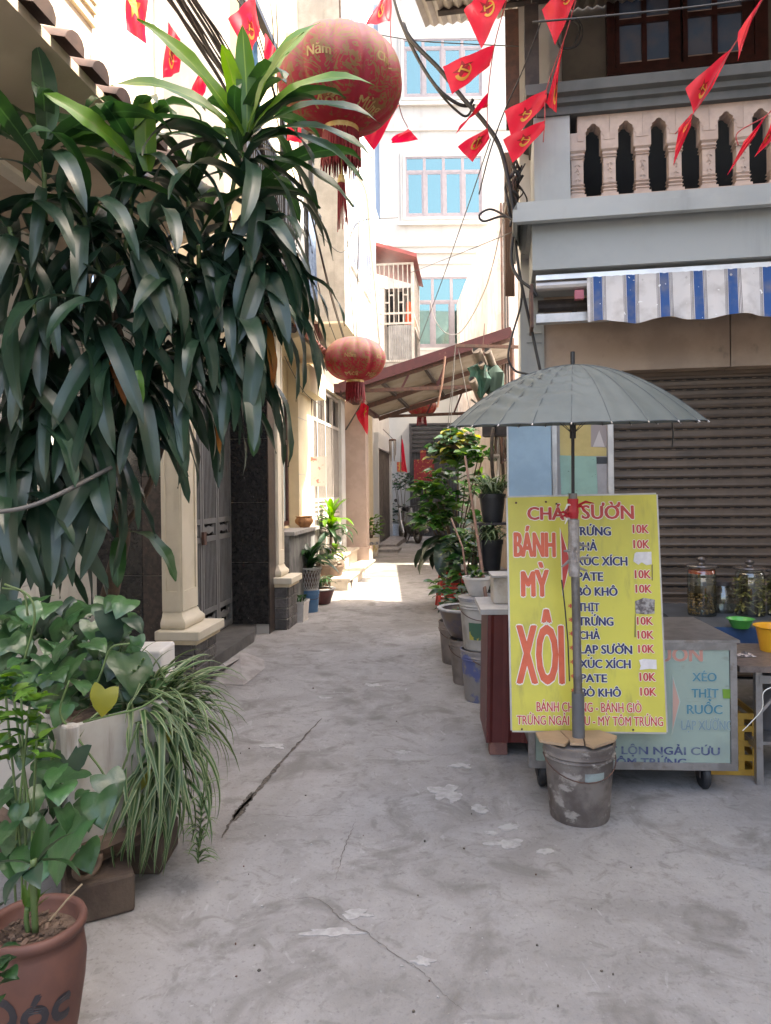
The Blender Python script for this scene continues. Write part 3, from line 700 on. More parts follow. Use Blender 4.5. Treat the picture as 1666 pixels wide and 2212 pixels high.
# eave with clay tiles (near) and soffit
def eave(xa, xb, yo, yi, zo, zi, drop, mat_t, mat_s, pitch=.19):
    MB().poly([(xa, yo, zo), (xb, yo, zo), (xb, yi, zi), (xa, yi, zi)]).poly([(xa, yo, zo), (xa, yo, zo + .05), (xb, yo, zo + .05), (xb, yo, zo)]).poly([(xa, yi, zi + .6), (xb, yi, zi + .6), (xb, yo, zo + .05), (xa, yo, zo + .05)]).poly([(xa, yo, zo), (xa, yo, zo + .05), (xa, yi, zi + .6), (xa, yi, zi)]).poly([(xb, yo, zo), (xb, yo, zo + .05), (xb, yi, zi + .6), (xb, yi, zi)]).build('eave', mat_s, hA)
    tl = MB(); nseg = 6; ln = .95
    ang_ = math.atan2(zi + .6 - zo - .05, yi - yo); dy, dz = math.cos(ang_), math.sin(ang_)
    L = (yi - yo) / dy
    for t0, r0 in ((-.07, .085), (L, .07)):
        for k in range(nseg + 1):
            a = PI * k / nseg; tl.v.append((r0 * math.cos(a), dy * t0 - dz * r0 * math.sin(a) * .8, dz * t0 + dy * r0 * math.sin(a) * .8))
    for k in range(nseg): tl.f.append((k, k + 1, nseg + 2 + k, nseg + 1 + k))
    tl.f.append(tuple(range(nseg + 1)))
    me = tl.mesh('roof_tile', mat_t, True); x = xa + .08
    while x < xb:
        link('roof_tile', me, hA, (x, yo, zo + .055)); x += pitch
eave(1.2, 5.7, -.40, .62, 3.52, 3.22, 0, m_tile, m_beige, .24)
eave(8.15, 9.75, -.42, .05, 3.2, 3.12, 0, m_redtile, m_cream, .16)
# walls above
MB().box(1.2, 7.9, .25, .5, 3.3, 9.5).build('upper_wall', m_cream2, hA)
MB().box(7.9, 10.2, .05, .5, 3.3, 9.5).build('upper_wall', m_cream, hA)
# moulded window surround high up
xq, zq = lx(Z1(600, 170)[0], Z1(600, 170)[1], .2)
fr_ = MB()
for (a, b) in ((0, .05), (.07, .10), (.12, .2)): fr_.box(xq - 1.2 + a, xq - a * .4, .25 - .03 - a * .3, .25, zq + a, zq + 1.6)
fr_.build('window_surround', m_cream, hA)
# balcony on the upper floor with black railing
bal = thing('black_balcony', 'black steel balcony railing with laundry on the cream house', 'balcony', matrix=LF.m())
by = -.50
MB().box(5.95, 8.55, by, .24, 3.34, 3.58).build('floor_slab', m_cream2, bal)
MB().box(5.9, 8.6, by - .05, by - .001, 3.44, 3.60).build('slab_edge', m_cream2, bal)
for z in (3.68, 4.62, 4.38): MB().box(5.95, 8.5, by - .015, by + .015, z, z + .03).build('rail', m_black, bal)
vb = MB().box(-.009, .009, -.009, .009, 0, .92).mesh('baluster', m_black)
for i in range(36): link('baluster', vb, bal, (5.98 + i * .071, by, 3.70))
for x_ in (5.95, 7.2, 8.5): MB().box(x_ - .025, x_ + .025, by - .025, by + .025, 3.601, 5.6).build('post', m_black, bal)
MB().box(5.9, 8.55, by - .03, by + .03, 5.6, 5.66).build('top_rail', m_black, bal)
for x_ in (5.95, 8.5): MB().box(x_ - .03, x_ + .03, by + .03, .24, 5.6, 5.66).build('top_beam', m_black, bal)
bars = MB().box(-.4, .4, by + .05, by + .08, 0, .012).mesh('infill', m_black)
def cloth(name, label, cat, fr, x0, x1, y, z1, z0, mat, seed, group=None, nar=.15):
    rows_ = []; 
    for j in range(9):
        t = j / 8; r_ = []
        for i in range(13):
            s_ = i / 12; xx_ = x0 + (x1 - x0) * (.5 + (s_ - .5) * (1 - nar * (1 - t)))
            r_.append((xx_, y + .02 * math.sin(s_ * 14 + seed) * (.3 + t) + .01 * math.sin(s_ * 31 + seed * 2), z1 + (z0 - z1) * t + .015 * math.sin(s_ * 5 + seed) * t))
        rows_.append(r_)
    o = MB().grid(rows_).build(name, mat, smooth='all'); o.matrix_world = fr.m(); return tag(o, label, cat, group)
m_clw = M('white_cloth', (.75, .74, .72), (.68, .66, .64), sc=10, rough=.9); m_cld = M('denim', (.16, .22, .32), (.12, .17, .26), sc=20, rough=.9)
m_clk = M('black_cloth', (.012, .012, .014), rough=.9); m_clo = M('orange_cloth', (.75, .14, .05), (.66, .11, .04), sc=6, rough=.85); m_clb = M('blue_cloth', (.09, .22, .38), (.07, .18, .32), sc=10, rough=.9)
cloth('towel', 'white towel over the black balcony railing', 'towel', LF, 7.6, 8.0, by - .03, 4.68, 3.95, m_clw, 1)
cloth('jeans', 'faded denim trousers over the black balcony railing', 'clothing', LF, 8.15, 8.48, by - .035, 4.66, 3.6, m_cld, 3)
cloth('shirt', 'blue shirt drying above the black balcony', 'clothing', LF, 6.3, 6.75, by + .1, 5.55, 4.9, m_clb, 5)
# window bay beyond the second pillar
MB().box(7.98, 10.25, .0, .25, 0, 3.35).build('wall', m_cream, hA)
for a, b, z0, z1, y in ((9.28, 10.2, 0, 3.3, -.13),): MB().box(a, b, y, -.001, z0, z1).build('pilaster', m_cream, hA)
for z in (.95, 1.7, 2.42): MB().box(9.275, 10.205, -.133, -.128, z, z + .008).build('groove_line', m_grout, hA)
for z in (1.6, 2.3): MB().box(9.0, 9.27, -.004, -.001, z, z + .01).build('groove_line', m_grout, hA)
MB().box(9.2, 10.25, -.30, -.135, 2.75, 3.08).build('corbel', m_cream, hA)
wxa, wza = lx(590, 1140, -.0); wxb, wzb = lx(613, 865, -.0)
wxa = 8.42
wn_ = MB(); wn_.box(wxa, wxa + .06, -.05, 0, wza, wzb).box(wxb - .06, wxb, -.05, 0, wza, wzb).box(wxa + .06, wxb - .06, -.05, 0, wzb - .06, wzb).box(wxa + .06, wxb - .06, -.05, 0, wza, wza + .06)
zt_ = wza + (wzb - wza) * .66; xm_ = (wxa + wxb) / 2
wn_.box(wxa + .06, wxb - .06, -.052, 0, zt_ - .03, zt_ + .03).box(xm_ - .03, xm_ + .03, -.048, 0, wza + .06, zt_ - .03)
wO = wn_.build('window', m_wood, hA)
for a, b, c, d in ((wxa + .06, xm_ - .03, wza + .06, zt_ - .03), (xm_ + .03, wxb - .06, wza + .06, zt_ - .03), (wxa + .06, wxb - .06, zt_ + .03, wzb - .06)):
    MB().box(a, b, -.02, -.012, c, d).build('pane', M('frosted_glass', (.42, .45, .44), (.36, .39, .38), sc=3, rough=.2), wO)
MB().box(8.3, 9.72, -.30, -.001, .99, 1.03).build('window_ledge', M('grey_ledge', (.26, .25, .24), (.2, .19, .18), sc=9, rough=.6), hA)
MB().box(8.3, 9.7, -.24, -.002, 0, .985).build('ledge_wall', M('damp_grey_wall', (.13, .13, .125), (.08, .08, .078), sc=6, rough=.85, stain=(.2, .2, .19), ssc=(9, 9, 2)), hA)

# ---------------------------------------------------------------- house with the sunlit white door
hB = thing('white_door_house', 'narrow house with barred white door, stone steps and grey concrete upper storeys', 'building', matrix=LF.m())
MB().box(10.26, 17.7, .12, .5, 0, 9).build('wall', m_cream2, hB)
MB().box(10.3, 10.52, -.02, .119, 0, 3.9).build('door_jamb', m_white, hB); MB().box(13.1, 13.5, -.02, .119, 0, 3.9).build('door_jamb', m_white, hB)
m_wdoor = M('white_door_paint', (.46, .42, .38), (.4, .36, .32), sc=6, rough=.6, stain=(.36, .3, .24), ssc=(10, 10, 2), slo=.56, shi=.75, samt=.5)
dz0, dz1 = .42, 3.1
dr = MB()
for a in (10.55, 11.18, 11.82, 12.45, 13.05): dr.box(a - .03, a + .03, .02, .07, dz0, dz1)
for z in (dz0, 1.05, 1.32, 2.55, dz1 - .05): dr.box(10.58, 13.02, .022, .068, z, z + .05)
dO = dr.build('door', m_wdoor, hB)
for i in range(40):
    x = 10.6 + i * .061
    if min(abs(x - a) for a in (11.18, 11.82, 12.45)) < .035: continue
    MB().box(x - .007, x + .007, .03, .05, dz0 + .05, 2.55).build('bar', m_wdoor, dO)
for z in (1.12, 1.19, 1.26): MB().box(10.6, 13.0, .026, .055, z, z + .03).build('slat', m_wdoor, dO)
MB().box(10.55, 13.05, .085, .11, dz0, dz1).build('door_backing', M('dim_door_sheet', (.06, .052, .046), (.04, .035, .03), sc=5, rough=.7), hB)
MB().box(10.3, 13.5, -.04, .119, dz1 + .02, 3.9).build('door_head', m_cream2, hB)
m_step = M('pale_step_stone', (.52, .46, .38), (.46, .40, .33), sc=8, rough=.7)
MB().box(10.95, 13.9, -.46, -.2, 0, .15).build('step', m_step, hB); MB().box(11.2, 13.6, -.2, .0, 0, .40).build('step', m_step, hB)
MB().box(11.18, 13.62, -.24, .0, .401, .435).build('step_slab', m_step, hB); MB().box(10.92, 13.92, -.50, -.201, .151, .18).build('step_slab', m_step, hB)
MB().box(13.75, 14.15, -.36, .05, 0, 4.1).build('pillar', m_pink, hB, label='smooth pinkish stone pillar')
MB().box(13.70, 14.20, -.41, .05, 0, .42).build('pillar_base', m_pink, hB)
MB().box(14.15, 17.7, .02, .119, 0, 5.0).build('wall_face', m_cream, hB)
for z in (1.2, 1.9, 2.6): MB().box(14.6, 15.0, .008, .019, z, z + .02).build('wall_crack', m_grout, hB)
# upper storeys jut out: grey concrete end face and white long side
up = MB().box(10.62, 14.4, -.52, .119, 3.95, 14).build('upper_storeys', m_white, hB)
MB().box(10.595, 10.619, -.53, .119, 3.93, 14).build('concrete_end', m_rawconc, hB)
MB().box(10.595, 14.41, -.53, .119, 3.90, 3.929).build('soffit', m_cream2, hB)
for k in range(3):
    for xx_ in (11.2, 12.6):
        z = 4.9 + k * 3.1
        w_ = MB().box(xx_, xx_ + .9, -.56, -.521, z, z + 1.7).build('window', m_white, hB)
        MB().box(xx_ + .08, xx_ + .42, -.566, -.561, z + .08, z + 1.62).build('pane', m_blueglass, w_); MB().box(xx_ + .48, xx_ + .82, -.566, -.561, z + .08, z + 1.62).build('pane', m_blueglass, w_)
MB().box(10.58, 10.6, -.53, .15, 6.6, 6.64).build('floor_line', m_rawconc, hB)
MB().box(14.41, 17.7, -.1, .119, 3.95, 12).build('upper_wall', m_white, hB)
MB().box(9.6, 10.58, -.35, .3, 7.2, 7.5).build('ledge_slab', m_cream, hB)

# caged balcony with red sheet roof
cg = thing('caged_balcony', 'white barred balcony cage with red sheet roof above the alley', 'balcony', matrix=LF.m())
def cx(u, v): return None
CX = 16.0
pL = LF.loc(P(812, 700, CX * .994)); pR = LF.loc(P(893, 700, CX * .994))
yl, yr = pL.y, pR.y
zt_c, zm_c, zb_c = P(850, 575, CX).z, P(850, 705, CX).z, P(850, 785, CX).z
m_cage = M('white_cage_paint', (.42, .39, .36), (.34, .31, .28), sc=9, rough=.6)
for y_ in (yl, yr):
    for x_ in (CX, CX + 1.9): MB().box(x_ - .03, x_ + .03, y_ - .03, y_ + .03, zb_c, zt_c).build('post', m_cage, cg)
for z in (zt_c - .03, zm_c, zm_c - .35 * 0 + .22, zb_c + .0):
    MB().box(CX - .02, CX + .02, yr, yl, z, z + .04).build('rail', m_cage, cg); MB().box(CX, CX + 1.9, yr - .02, yr + .02, z, z + .04).build('rail', m_cage, cg)
for i in range(1, 8):
    y_ = yl + (yr - yl) * i / 8; MB().box(CX - .012, CX + .012, y_ - .012, y_ + .012, zm_c, zt_c).build('bar', m_cage, cg)
    zz_ = zm_c + (zt_c - zm_c) * (.35 + .12 * (i % 3)); MB().box(CX - .014, CX + .014, y_, y_ + (yl - yr) / 8, zz_, zz_ + .03).build('bar', m_cage, cg)
for i in range(1, 9): MB().box(CX + i * .21 - .012, CX + i * .21 + .012, yr - .012, yr + .012, zm_c, zt_c).build('bar', m_cage, cg)
MB().box(CX, CX + 1.9, yr - .02, yl, zb_c - .1, zb_c).build('floor', m_cement, cg)
nn = 26
MB().grid([[(CX - .015 - (.01 if i % 2 else -.01), yl + (yr - yl) * (.35 + .65 * i / nn), z) for i in range(nn + 1)] for z in (zb_c, zm_c - .02)]).build('ribbed_panel', m_rawconc, cg)
MB().poly([(CX - .25, yl + .35, zt_c + .46), (CX + 2.1, yl + .35, zt_c + .46), (CX + 2.1, yr - .12, zt_c + .04), (CX - .25, yr - .12, zt_c + .04)]).poly([(CX - .25, yl + .35, zt_c + .46), (CX - .25, yr - .12, zt_c + .04), (CX - .25, yr - .12, zt_c + .12), (CX - .25, yl + .35, zt_c + .54)]).build('roof', M('red_sheet', (.25, .06, .055), (.2, .05, .048), sc=5, rough=.5), cg)
MB().box(CX + 1.95, CX + 2.0, yr, yl, zb_c, zt_c).build('back_wall', m_rawconc, cg)
CF = Fr(LF.w(CX + .25, 0, 0), -LF.y)
cloth('shirt', 'black shirt hanging inside the barred balcony', 'clothing', CF, -yl + .22, -yl + .42, 0, zt_c - .55, zm_c + .0, m_clk, 2)
cloth('trousers', 'black trousers hanging inside the barred balcony', 'clothing', CF, -yl + .44, -yl + .60, 0, zt_c - .55, zm_c - .05, m_clk, 4)
cloth('dress', 'bright orange dress hanging inside the barred balcony', 'clothing', CF, -yl + .62, -yl + .86, -.08, zt_c - .8, zm_c - .02, m_clo, 6, nar=.5)

# grey doored house before the end
hC = thing('dark_door_house', 'pale house with weathered dark double door beside the white end wall', 'building', matrix=LF.m())
MB().box(17.71, 22.4, .1, .5, 0, 9).build('wall', m_white, hC)
dxa, _z = lx(814, 1100, .05); dxb, _z2 = lx(842, 1100, .05)
m_odoor = M('weathered_dark_door', (.07, .06, .052), (.12, .105, .09), sc=7, rough=.7, stain=(.2, .18, .16), ssc=(9, 9, 1.5), slo=.6, shi=.75)
for a, b in ((dxa, (dxa + dxb) / 2 - .02), ((dxa + dxb) / 2 + .02, dxb)): MB().box(a, b, .05, .099, .12, 2.55).build('door', m_odoor, hC)
for a in (dxa - .14, dxb): MB().box(a, a + .14, -.02, .099, 0, 2.7).build('door_frame', M('grey_paint', (.52, .53, .53), rough=.7) if a < dxb else MATS['grey_paint'], hC)
MB().box(dxa, dxb, -.02, .099, 2.56, 2.95).build('door_head', MATS['grey_paint'], hC)
MB().box(dxa - .3, dxb, -.45, .0, 0, .12).build('step', m_cement, hC); MB().box(dxa - 1.2, dxa - .3, -.6, -.1, 0, .07).build('step', m_cement, hC)

# ---------------------------------------------------------------- white house closing the alley
EF = Fr.ang(-.35, 23.0, R(0.0))
hE = thing('end_house', 'white house closing the alley with three storeys of blue windows', 'building', matrix=EF.m())
def ex(u, v, y=0): return EF.at(u, v, y)
xg, _ = ex(822, 500)
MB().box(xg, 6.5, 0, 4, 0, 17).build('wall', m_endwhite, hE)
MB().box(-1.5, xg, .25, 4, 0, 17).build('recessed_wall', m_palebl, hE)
m_sash = M('grey_mauve_frame', (.23, .20, .205), (.2, .175, .18), sc=8, rough=.5)
m_pane = glass_mat('window_glass', (.36, .50, .46), .5, .02, (.42, .66, .66))
m_curt = M('teal_curtain', (.03, .20, .21), (.02, .15, .16), sc=5, rough=.8); m_room = M('room_wall', (.13, .26, .32), rough=.9)
def ewin(u0, u1, v0, v1, vt, seed):
    xa, za = ex(u0, v1); xb, zb_ = ex(u1, v0); zt__ = ex(u0, vt)[1]
    rnd = random.Random(seed)
    sur = MB()
    for e, y in ((.16, -.03), (.08, -.05)):
        sur.box(xa - e, xa - .001 if e < .1 else xa - .08, y, -.001, za - e, zb_ + e).box(xb + .001 if e < .1 else xb + .08, xb + e, y, -.001, za - e, zb_ + e)
        sur.box(xa - (0 if e < .1 else .08), xb + (0 if e < .1 else .08), y, -.001, zb_ + (.001 if e < .1 else .08), zb_ + e)
        sur.box(xa - (0 if e < .1 else .08), xb + (0 if e < .1 else .08), y, -.001, za - e, za - (.001 if e < .1 else .08))
    sur.build('window_surround', m_endwhite, hE)
    MB().box(xa - .25, xb + .25, -.12, -.051, za - .27, za - .165).build('window_sill', m_endwhite, hE)
    f = MB(); nW = 4; w = (xb - xa) / nW
    f.box(xa, xb, -.04, -.002, za, za + .07).box(xa, xb, -.04, -.002, zb_ - .06, zb_).box(xa, xb, -.038, -.002, zt__ - .04, zt__ + .04)
    for i in range(nW + 1): f.box(xa + i * w - .045 if i else xa, xa + i * w + .045 if i < nW else xb, -.042, -.002, za + .07, zb_ - .06)
    fo = f.build('window', m_sash, hE)
    MB().box(xa + .04, xb - .04, -.0015, -.0008, za + .04, zb_ - .04).build('room_backing', m_room, hE)
    for i in range(nW):
        x0_, x1_ = xa + i * w + .045, xa + (i + 1) * w - .045
        for (c, d, s_) in ((za + .07, zt__ - .04, .05), (zt__ + .04, zb_ - .06, .0)):
            if s_:
                fs = MB(); fs.box(x0_, x0_ + s_, -.034, -.012, c, d).box(x1_ - s_, x1_, -.034, -.012, c, d).box(x0_ + s_, x1_ - s_, -.034, -.012, c, c + s_).box(x0_ + s_, x1_ - s_, -.034, -.012, d - s_, d); fs.build('sash', m_sash, fo)
            MB().box(x0_ + s_, x1_ - s_, -.022, -.018, c + s_, d - s_).build('pane', m_pane, fo)
    # curtains behind the glass
    for i, (s0, s1, drop) in enumerate(((0.02, .14, 1.0), (.74, .98, .62))):
        xa_, xb_ = xa + (xb - xa) * s0, xa + (xb - xa) * s1; zl = zb_ - .06 - (zb_ - za - .13) * drop; kk = 24
        MB().grid([[(xa_ + (xb_ - xa_) * q / kk, -.006 + .003 * math.sin(q * 1.9 + seed), z) for q in range(kk + 1)] for z in (zl, zb_ - .06)]).build('curtain', m_curt, hE)
ewin(895, 1056, 598, 752, 652, 1); ewin(877, 1040, 338, 470, 372, 2); ewin(873, 1040, 84, 212, 105, 3); ewin(870, 1035, -185, -55, -160, 4)
for v in (530, 545, 568, 280): 
    z = ex(900, v)[1]; MB().box(xg - .02, 6.5, -.05 if v != 545 else -.08, -.001, z - .05, z + .03).build('string_course', m_endwhite, hE)
# steel gate with louvre head
gx0, gzt = ex(884, 915); gx1 = gx0 + 2.1; _, gz1 = ex(884, 975)
eg = thing('steel_gate', 'dark grey steel gate with louvred head in the white end wall', 'gate', matrix=EF.m())
m_eg = M('charcoal_steel', (.035, .033, .036), (.05, .046, .048), sc=8, rough=.5)
f = MB().box(gx0, gx0 + .08, -.08, -.001, 0, gzt).box(gx1 - .08, gx1, -.08, -.001, 0, gzt).box(gx0 + .08, gx1 - .08, -.08, -.001, gzt - .06, gzt).box(gx0 + .08, gx1 - .08, -.08, -.001, gz1 - .04, gz1 + .04)
f.box(gx0 + .08, gx1 - .08, -.07, -.001, 1.0, 1.06).box((gx0 + gx1) / 2 - .04, (gx0 + gx1) / 2 + .04, -.075, -.001, 0, gz1 - .04).build('frame', m_eg, eg)
for i in range(5):
    z = gz1 + .12 + i * (gzt - gz1 - .2) / 5; MB().box(gx0 + .08, gx1 - .08, -.06, -.02, z, z + .06).build('louvre', m_eg, eg)
for i in range(22):
    x = gx0 + .13 + i * .086
    if abs(x - (gx0 + gx1) / 2) < .05: continue
    MB().box(x - .014, x + .014, -.05, -.02, .05, gz1 - .04).build('bar', m_eg, eg)
MB().box(gx0 + .08, gx1 - .08, -.012, -.002, .0, gzt - .06).build('dark_beyond', M('grey_beyond', (.10, .11, .115), (.06, .06, .065), sc=4, rough=.6), eg)
m_redp = M('red_gold_paper', (.22, .01, .018), (.18, .008, .014), sc=5, rough=.6, stain=(.42, .26, .05), ssc=(15, 15, 15), slo=.58, shi=.60, samt=.9)
for lab_, (u0, u1, v0, v1) in zip(('red new year paper panel hanging lowest, beside the gate frame', 'red new year paper panel reaching highest on the steel gate', 'wide red new year paper panel near the middle of the steel gate'), ((Z5(952, 0)[0], Z5(992, 0)[0], Z5(0, 1318)[1], Z5(0, 1490)[1]), (Z5(993, 0)[0], Z5(1028, 0)[0], Z5(0, 1258)[1], Z5(0, 1455)[1]), (Z5(1029, 0)[0], Z5(1078, 0)[0], Z5(0, 1318)[1], Z5(0, 1455)[1]))):
    a = ex(u0, v1, -.1); b = ex(u1, v0, -.1); o = MB().box(a[0], b[0], -.1, -.085, a[1], b[1]).build('paper_panel', m_redp); o.matrix_world = EF.m()
    tag(o, lab_, 'decoration', 'red paper panels on the gate')
# small red and gold plaque, hanging dried bundle
a = ex(858, 1019, -.03); b = ex(872, 998, -.03); o = MB().box(a[0], b[0], -.03, -.002, a[1], b[1]).build('plaque', M('gold_plaque', (.5, .27, .06), (.45, .05, .03), sc=14, lo=.48, hi=.52, rough=.5)); o.matrix_world = EF.m(); tag(o, 'small gold and red plaque beside the steel gate', 'sign')

# back house on the right of the yard, and yard wall raised to trim the sun patch
hR = thing('yard_house', 'pinkish rendered house wall with bare patches behind the sheet canopy', 'building', (2.28, 14.6, 0))
MB().box(0, 6, 0, 8, 0, 7.2).build('wall', M('peeling_pink_render', (.52, .43, .38), (.60, .53, .47), sc=1.6, lo=.48, hi=.52, rough=.85, stain=(.7, .68, .66), ssc=(2, 2, .9), slo=.56, shi=.58, samt=.9), hR)
for i, x_ in enumerate((.10, .16, .21)): MB().tube([(x_, -.04, 0), (x_, -.04, 7.2)], .02, 8).build('pipe', m_granb if i else m_rust, hR)
yw = MB().box(0, .2, 0, 5.6, 0, 2.78).build('yard_wall', M('rough_yard_wall', (.36, .30, .25), (.28, .235, .2), sc=4, rough=.9)); yw.location = (2.2, 8.6, 0); tag(yw, 'rough yard wall raised for shade behind the potted plants', 'wall')

# ---------------------------------------------------------------- sheet canopy over the alley
KY0, KY1 = 12.2, 15.6
cp_ = thing('sheet_canopy', 'lean-to sheet canopy with maroon edge spanning the alley', 'canopy')
A0, A1 = P(735, 838, KY0), P(1106, 716, KY0); B0 = P(820, 897, KY1); B1 = A1 + (B0 - A0); 
nn = 60
def crow(a, b, dz=0): return [tuple(a.lerp(b, i / nn) + Vector((0, 0, dz + (.012 if i % 2 else -.012)))) for i in range(nn + 1)]
# ribs run down the slope: rows across
rowsC = []
for j in range(81):
    t = j / 80; rowsC.append([tuple(A0.lerp(B0, t) + Vector((0, 0, .014 if j % 2 else -.014))), tuple(A1.lerp(B1, t) + Vector((0, 0, .014 if j % 2 else -.014)))])
MB().grid(rowsC).build('ribbed_sheet', m_zinc, cp_)
up_ = Vector((0, 0, 1)); sl_ = (A1 - A0).normalized()
MB().bar(A0 + up_ * .0, A1 + up_ * .0, .03, .17).build('fascia', m_maroon, cp_)
MB().bar(A0 - sl_ * .06 + up_ * .02, A0 - sl_ * .06 + (B0 - A0) + up_ * .02, .12, .14).build('gutter', m_maroon, cp_)
dn = Vector((0, 0, -.09))
for t in (.03, .5, .97): MB().bar(A0.lerp(B0, t) + dn, A1.lerp(B1, t) + dn, .06, .09).build('rafter', m_rust, cp_)
for s_ in (.22, .48, .78): MB().bar(A0.lerp(A1, s_) + dn * .6, B0.lerp(B1, s_) + dn * .6, .06, .05).build('purlin', m_dsteel, cp_)
for t in (.03, .97):
    a = A0.lerp(B0, t) + dn; b = A1.lerp(B1, t) + dn; c = Vector((b.x, b.y, a.z + .12))
    MB().bar(a + Vector((.2, 0, .05)), c, .05, .06).build('tie', m_rust, cp_)
    for s_ in (.4, .62, .85):
        p = a.lerp(b, s_); q = (a + Vector((.2, 0, .05))).lerp(c, s_ - .1); MB().bar(p, q, .035).build('brace', m_maroon, cp_)
    MB().tube([(b.x, b.y, 0), (b.x, b.y, b.z)], .04, 8).build('post', m_rust, cp_)
# ---------------------------------------------------------------- food cart
KF = Fr.ang(1.215, 3.565, R(-4))
cart = thing('food_cart', 'steel food cart with faded green menu panel on castor wheels', 'cart', matrix=KF.m())
kx0 = KF.at(1143, 1660)[0]; kx1, kz1 = KF.at(1591, 1382); kz0 = KF.at(1590, 1665)[1]; kd = .62
m_cartgreen = M('faded_green_panel', (.27, .335, .285), (.23, .28, .245), sc=4, rough=.5, stain=(.17, .17, .13), ssc=(5, 5, 18), slo=.6, shi=.72, samt=.6)
MB().box(kx0 + .03, kx1 - .03, .012, kd - .01, kz0 + .03, kz1 - .02).build('body', M('cart_grey', (.22, .22, .2), (.17, .165, .15), sc=6, rough=.5, metal=.3), cart)
MB().box(kx0 + .034, kx1 - .034, .003, .011, kz0 + .036, kz1 - .05).build('menu_panel', m_cartgreen, cart)
fm = MB()
for a, b in ((kx0, kx0 + .032), (kx1 - .032, kx1)): fm.box(a, b, -.004, .03, kz0, kz1 - .012)
fm.box(kx0 + .032, kx1 - .032, -.004, .011, kz0, kz0 + .036).box(kx0 + .032, kx1 - .032, -.004, .011, kz1 - .05, kz1 - .012)
fm.build('frame', m_steel, cart)
for a in (kx0, kx1 - .032): MB().box(a, a + .032, kd - .03, kd, kz0, kz1 - .012).build('rear_post', m_steel, cart)
MB().box(kx0 - .012, kx1 + .012, -.014, kd + .01, kz1 - .012, kz1).build('top', m_steel, cart)
for (x_, y_) in ((kx0 + .07, .07), (kx1 - .14, .07), (kx0 + .07, kd - .08), (kx1 - .14, kd - .08)):
    w = MB().lathe([(.0, -.018), (.062, -.018), (.07, -.01), (.07, .01), (.062, .018), (0, .018)], 20, (x_, y_, .07), axis='x').build('castor', m_black, cart, smooth=True)
    MB().box(x_ - .028, x_ - .022, y_ - .03, y_ + .03, .06, kz0).box(x_ + .022, x_ + .028, y_ - .03, y_ + .03, .06, kz0).box(x_ - .035, x_ + .035, y_ - .035, y_ + .035, kz0 - .012, kz0 - .0005).build('fork', m_dsteel, w)
m_red = M('sign_red', (.52, .06, .045), (.46, .05, .04), sc=20, rough=.5); m_org = M('sign_orange', (.66, .13, .06), (.6, .11, .05), sc=20, rough=.5)
m_navy = M('sign_navy', (.022, .026, .10), (.03, .034, .12), sc=20, rough=.5); m_wt = M('sign_white', (.78, .74, .66), rough=.5)
m_frd = M('faded_red', (.46, .22, .17), (.4, .2, .16), sc=14, rough=.6); m_fbl = M('faded_blue', (.055, .19, .25), (.09, .22, .27), sc=14, rough=.6)
m_fgr = M('faded_grey_blue', (.17, .25, .28), (.22, .3, .31), sc=14, rough=.6); m_fnv = M('worn_navy', (.05, .06, .16), (.14, .17, .22), sc=25, rough=.6); m_fsal = M('faded_salmon', (.5, .3, .24), (.45, .29, .24), sc=9, rough=.6)
m_fwt = M('faded_white', (.36, .41, .36), rough=.6)
def KT(body, a, b, mat, ol=None, bold=.02): lettering(body, KF, cart, Z8(*a), Z8(*b), mat, y=-.001, bold=bold + .02, outline=ol, ow=.018)
KT('SƯỜN', (1030, 960), (1305, 893), m_frd, m_fwt, .035); KT('XÉO', (1255, 1065), (1380, 1022), m_fbl, m_fwt); KT('THỊT', (1252, 1150), (1390, 1106), m_fbl, m_fwt); KT('RUỐC', (1228, 1235), (1410, 1190), m_fbl, m_fwt)
KT('LẠP XƯỞNG', (1198, 1318), (1462, 1272), m_fgr, m_fwt, .01); KT('VỊT LỘN NGẢI CỨU', (745, 1443), (1397, 1412), m_fnv, None, .03); KT('MỲ TÔM TRỨNG', (700, 1502), (1222, 1470), m_fnv, None, .03)
def tri(fr, parent, pts, mat, y, name='arrow'): MB().prism([fr.at(*Z8(*p)) for p in pts], y, y + .0012).build(name, mat, parent)
tri(KF, cart, [(1150, 1025), (1194, 1172), (1148, 1345)], m_fwt, .0012); tri(KF, cart, [(1154, 1050), (1187, 1172), (1152, 1320)], m_fsal, -.0005)
m_grnp = M('green_tape', (.16, .30, .03), (.13, .25, .025), sc=9, rough=.5)
tri(KF, cart, [(1370, 870), (1400, 856), (1478, 858), (1476, 902), (1420, 893)], m_grnp, -.001, 'tape_patch'); tri(KF, cart, [(1412, 1106), (1476, 1108), (1474, 1158), (1416, 1154)], m_grnp, -.001, 'tape_patch')

# ---------------------------------------------------------------- yellow menu board tied to the umbrella pole
TL, TR_, BR_, BL_ = P(1097, 1075, 3.60), P(1418, 1068, 3.585), P(1440, 1582, 3.445), P(1107, 1578, 3.46)
SF = Fr(BL_, BR_ - BL_, ((TL + TR_) - (BL_ + BR_)))
sign = thing('menu_board', 'yellow menu board with red and navy lettering leaning on the food cart', 'sign', matrix=SF.m())
m_yel = M('menu_yellow', (.60, .54, .075), (.54, .48, .07), sc=3, rough=.42, stain=(.30, .26, .07), ssc=(14, 14, 3), slo=.54, shi=.72, samt=.55, bump=.12, bsc=7)
cs = [SF.at(*q) for q in ((1107, 1578), (1440, 1582), (1418, 1068), (1097, 1075))]
MB().prism(cs, 0, .012).build('board', m_yel, sign)
cx_ = sum(c[0] for c in cs) / 4; cz_ = sum(c[1] for c in cs) / 4
ed = MB()
for i in range(4):
    a, b = cs[i], cs[(i + 1) % 4]; ed.bar((a[0], .005, a[1]), (b[0], .005, b[1]), .016, .006, up=(0, 1, 0))
ed.build('edge_trim', m_alu, sign)
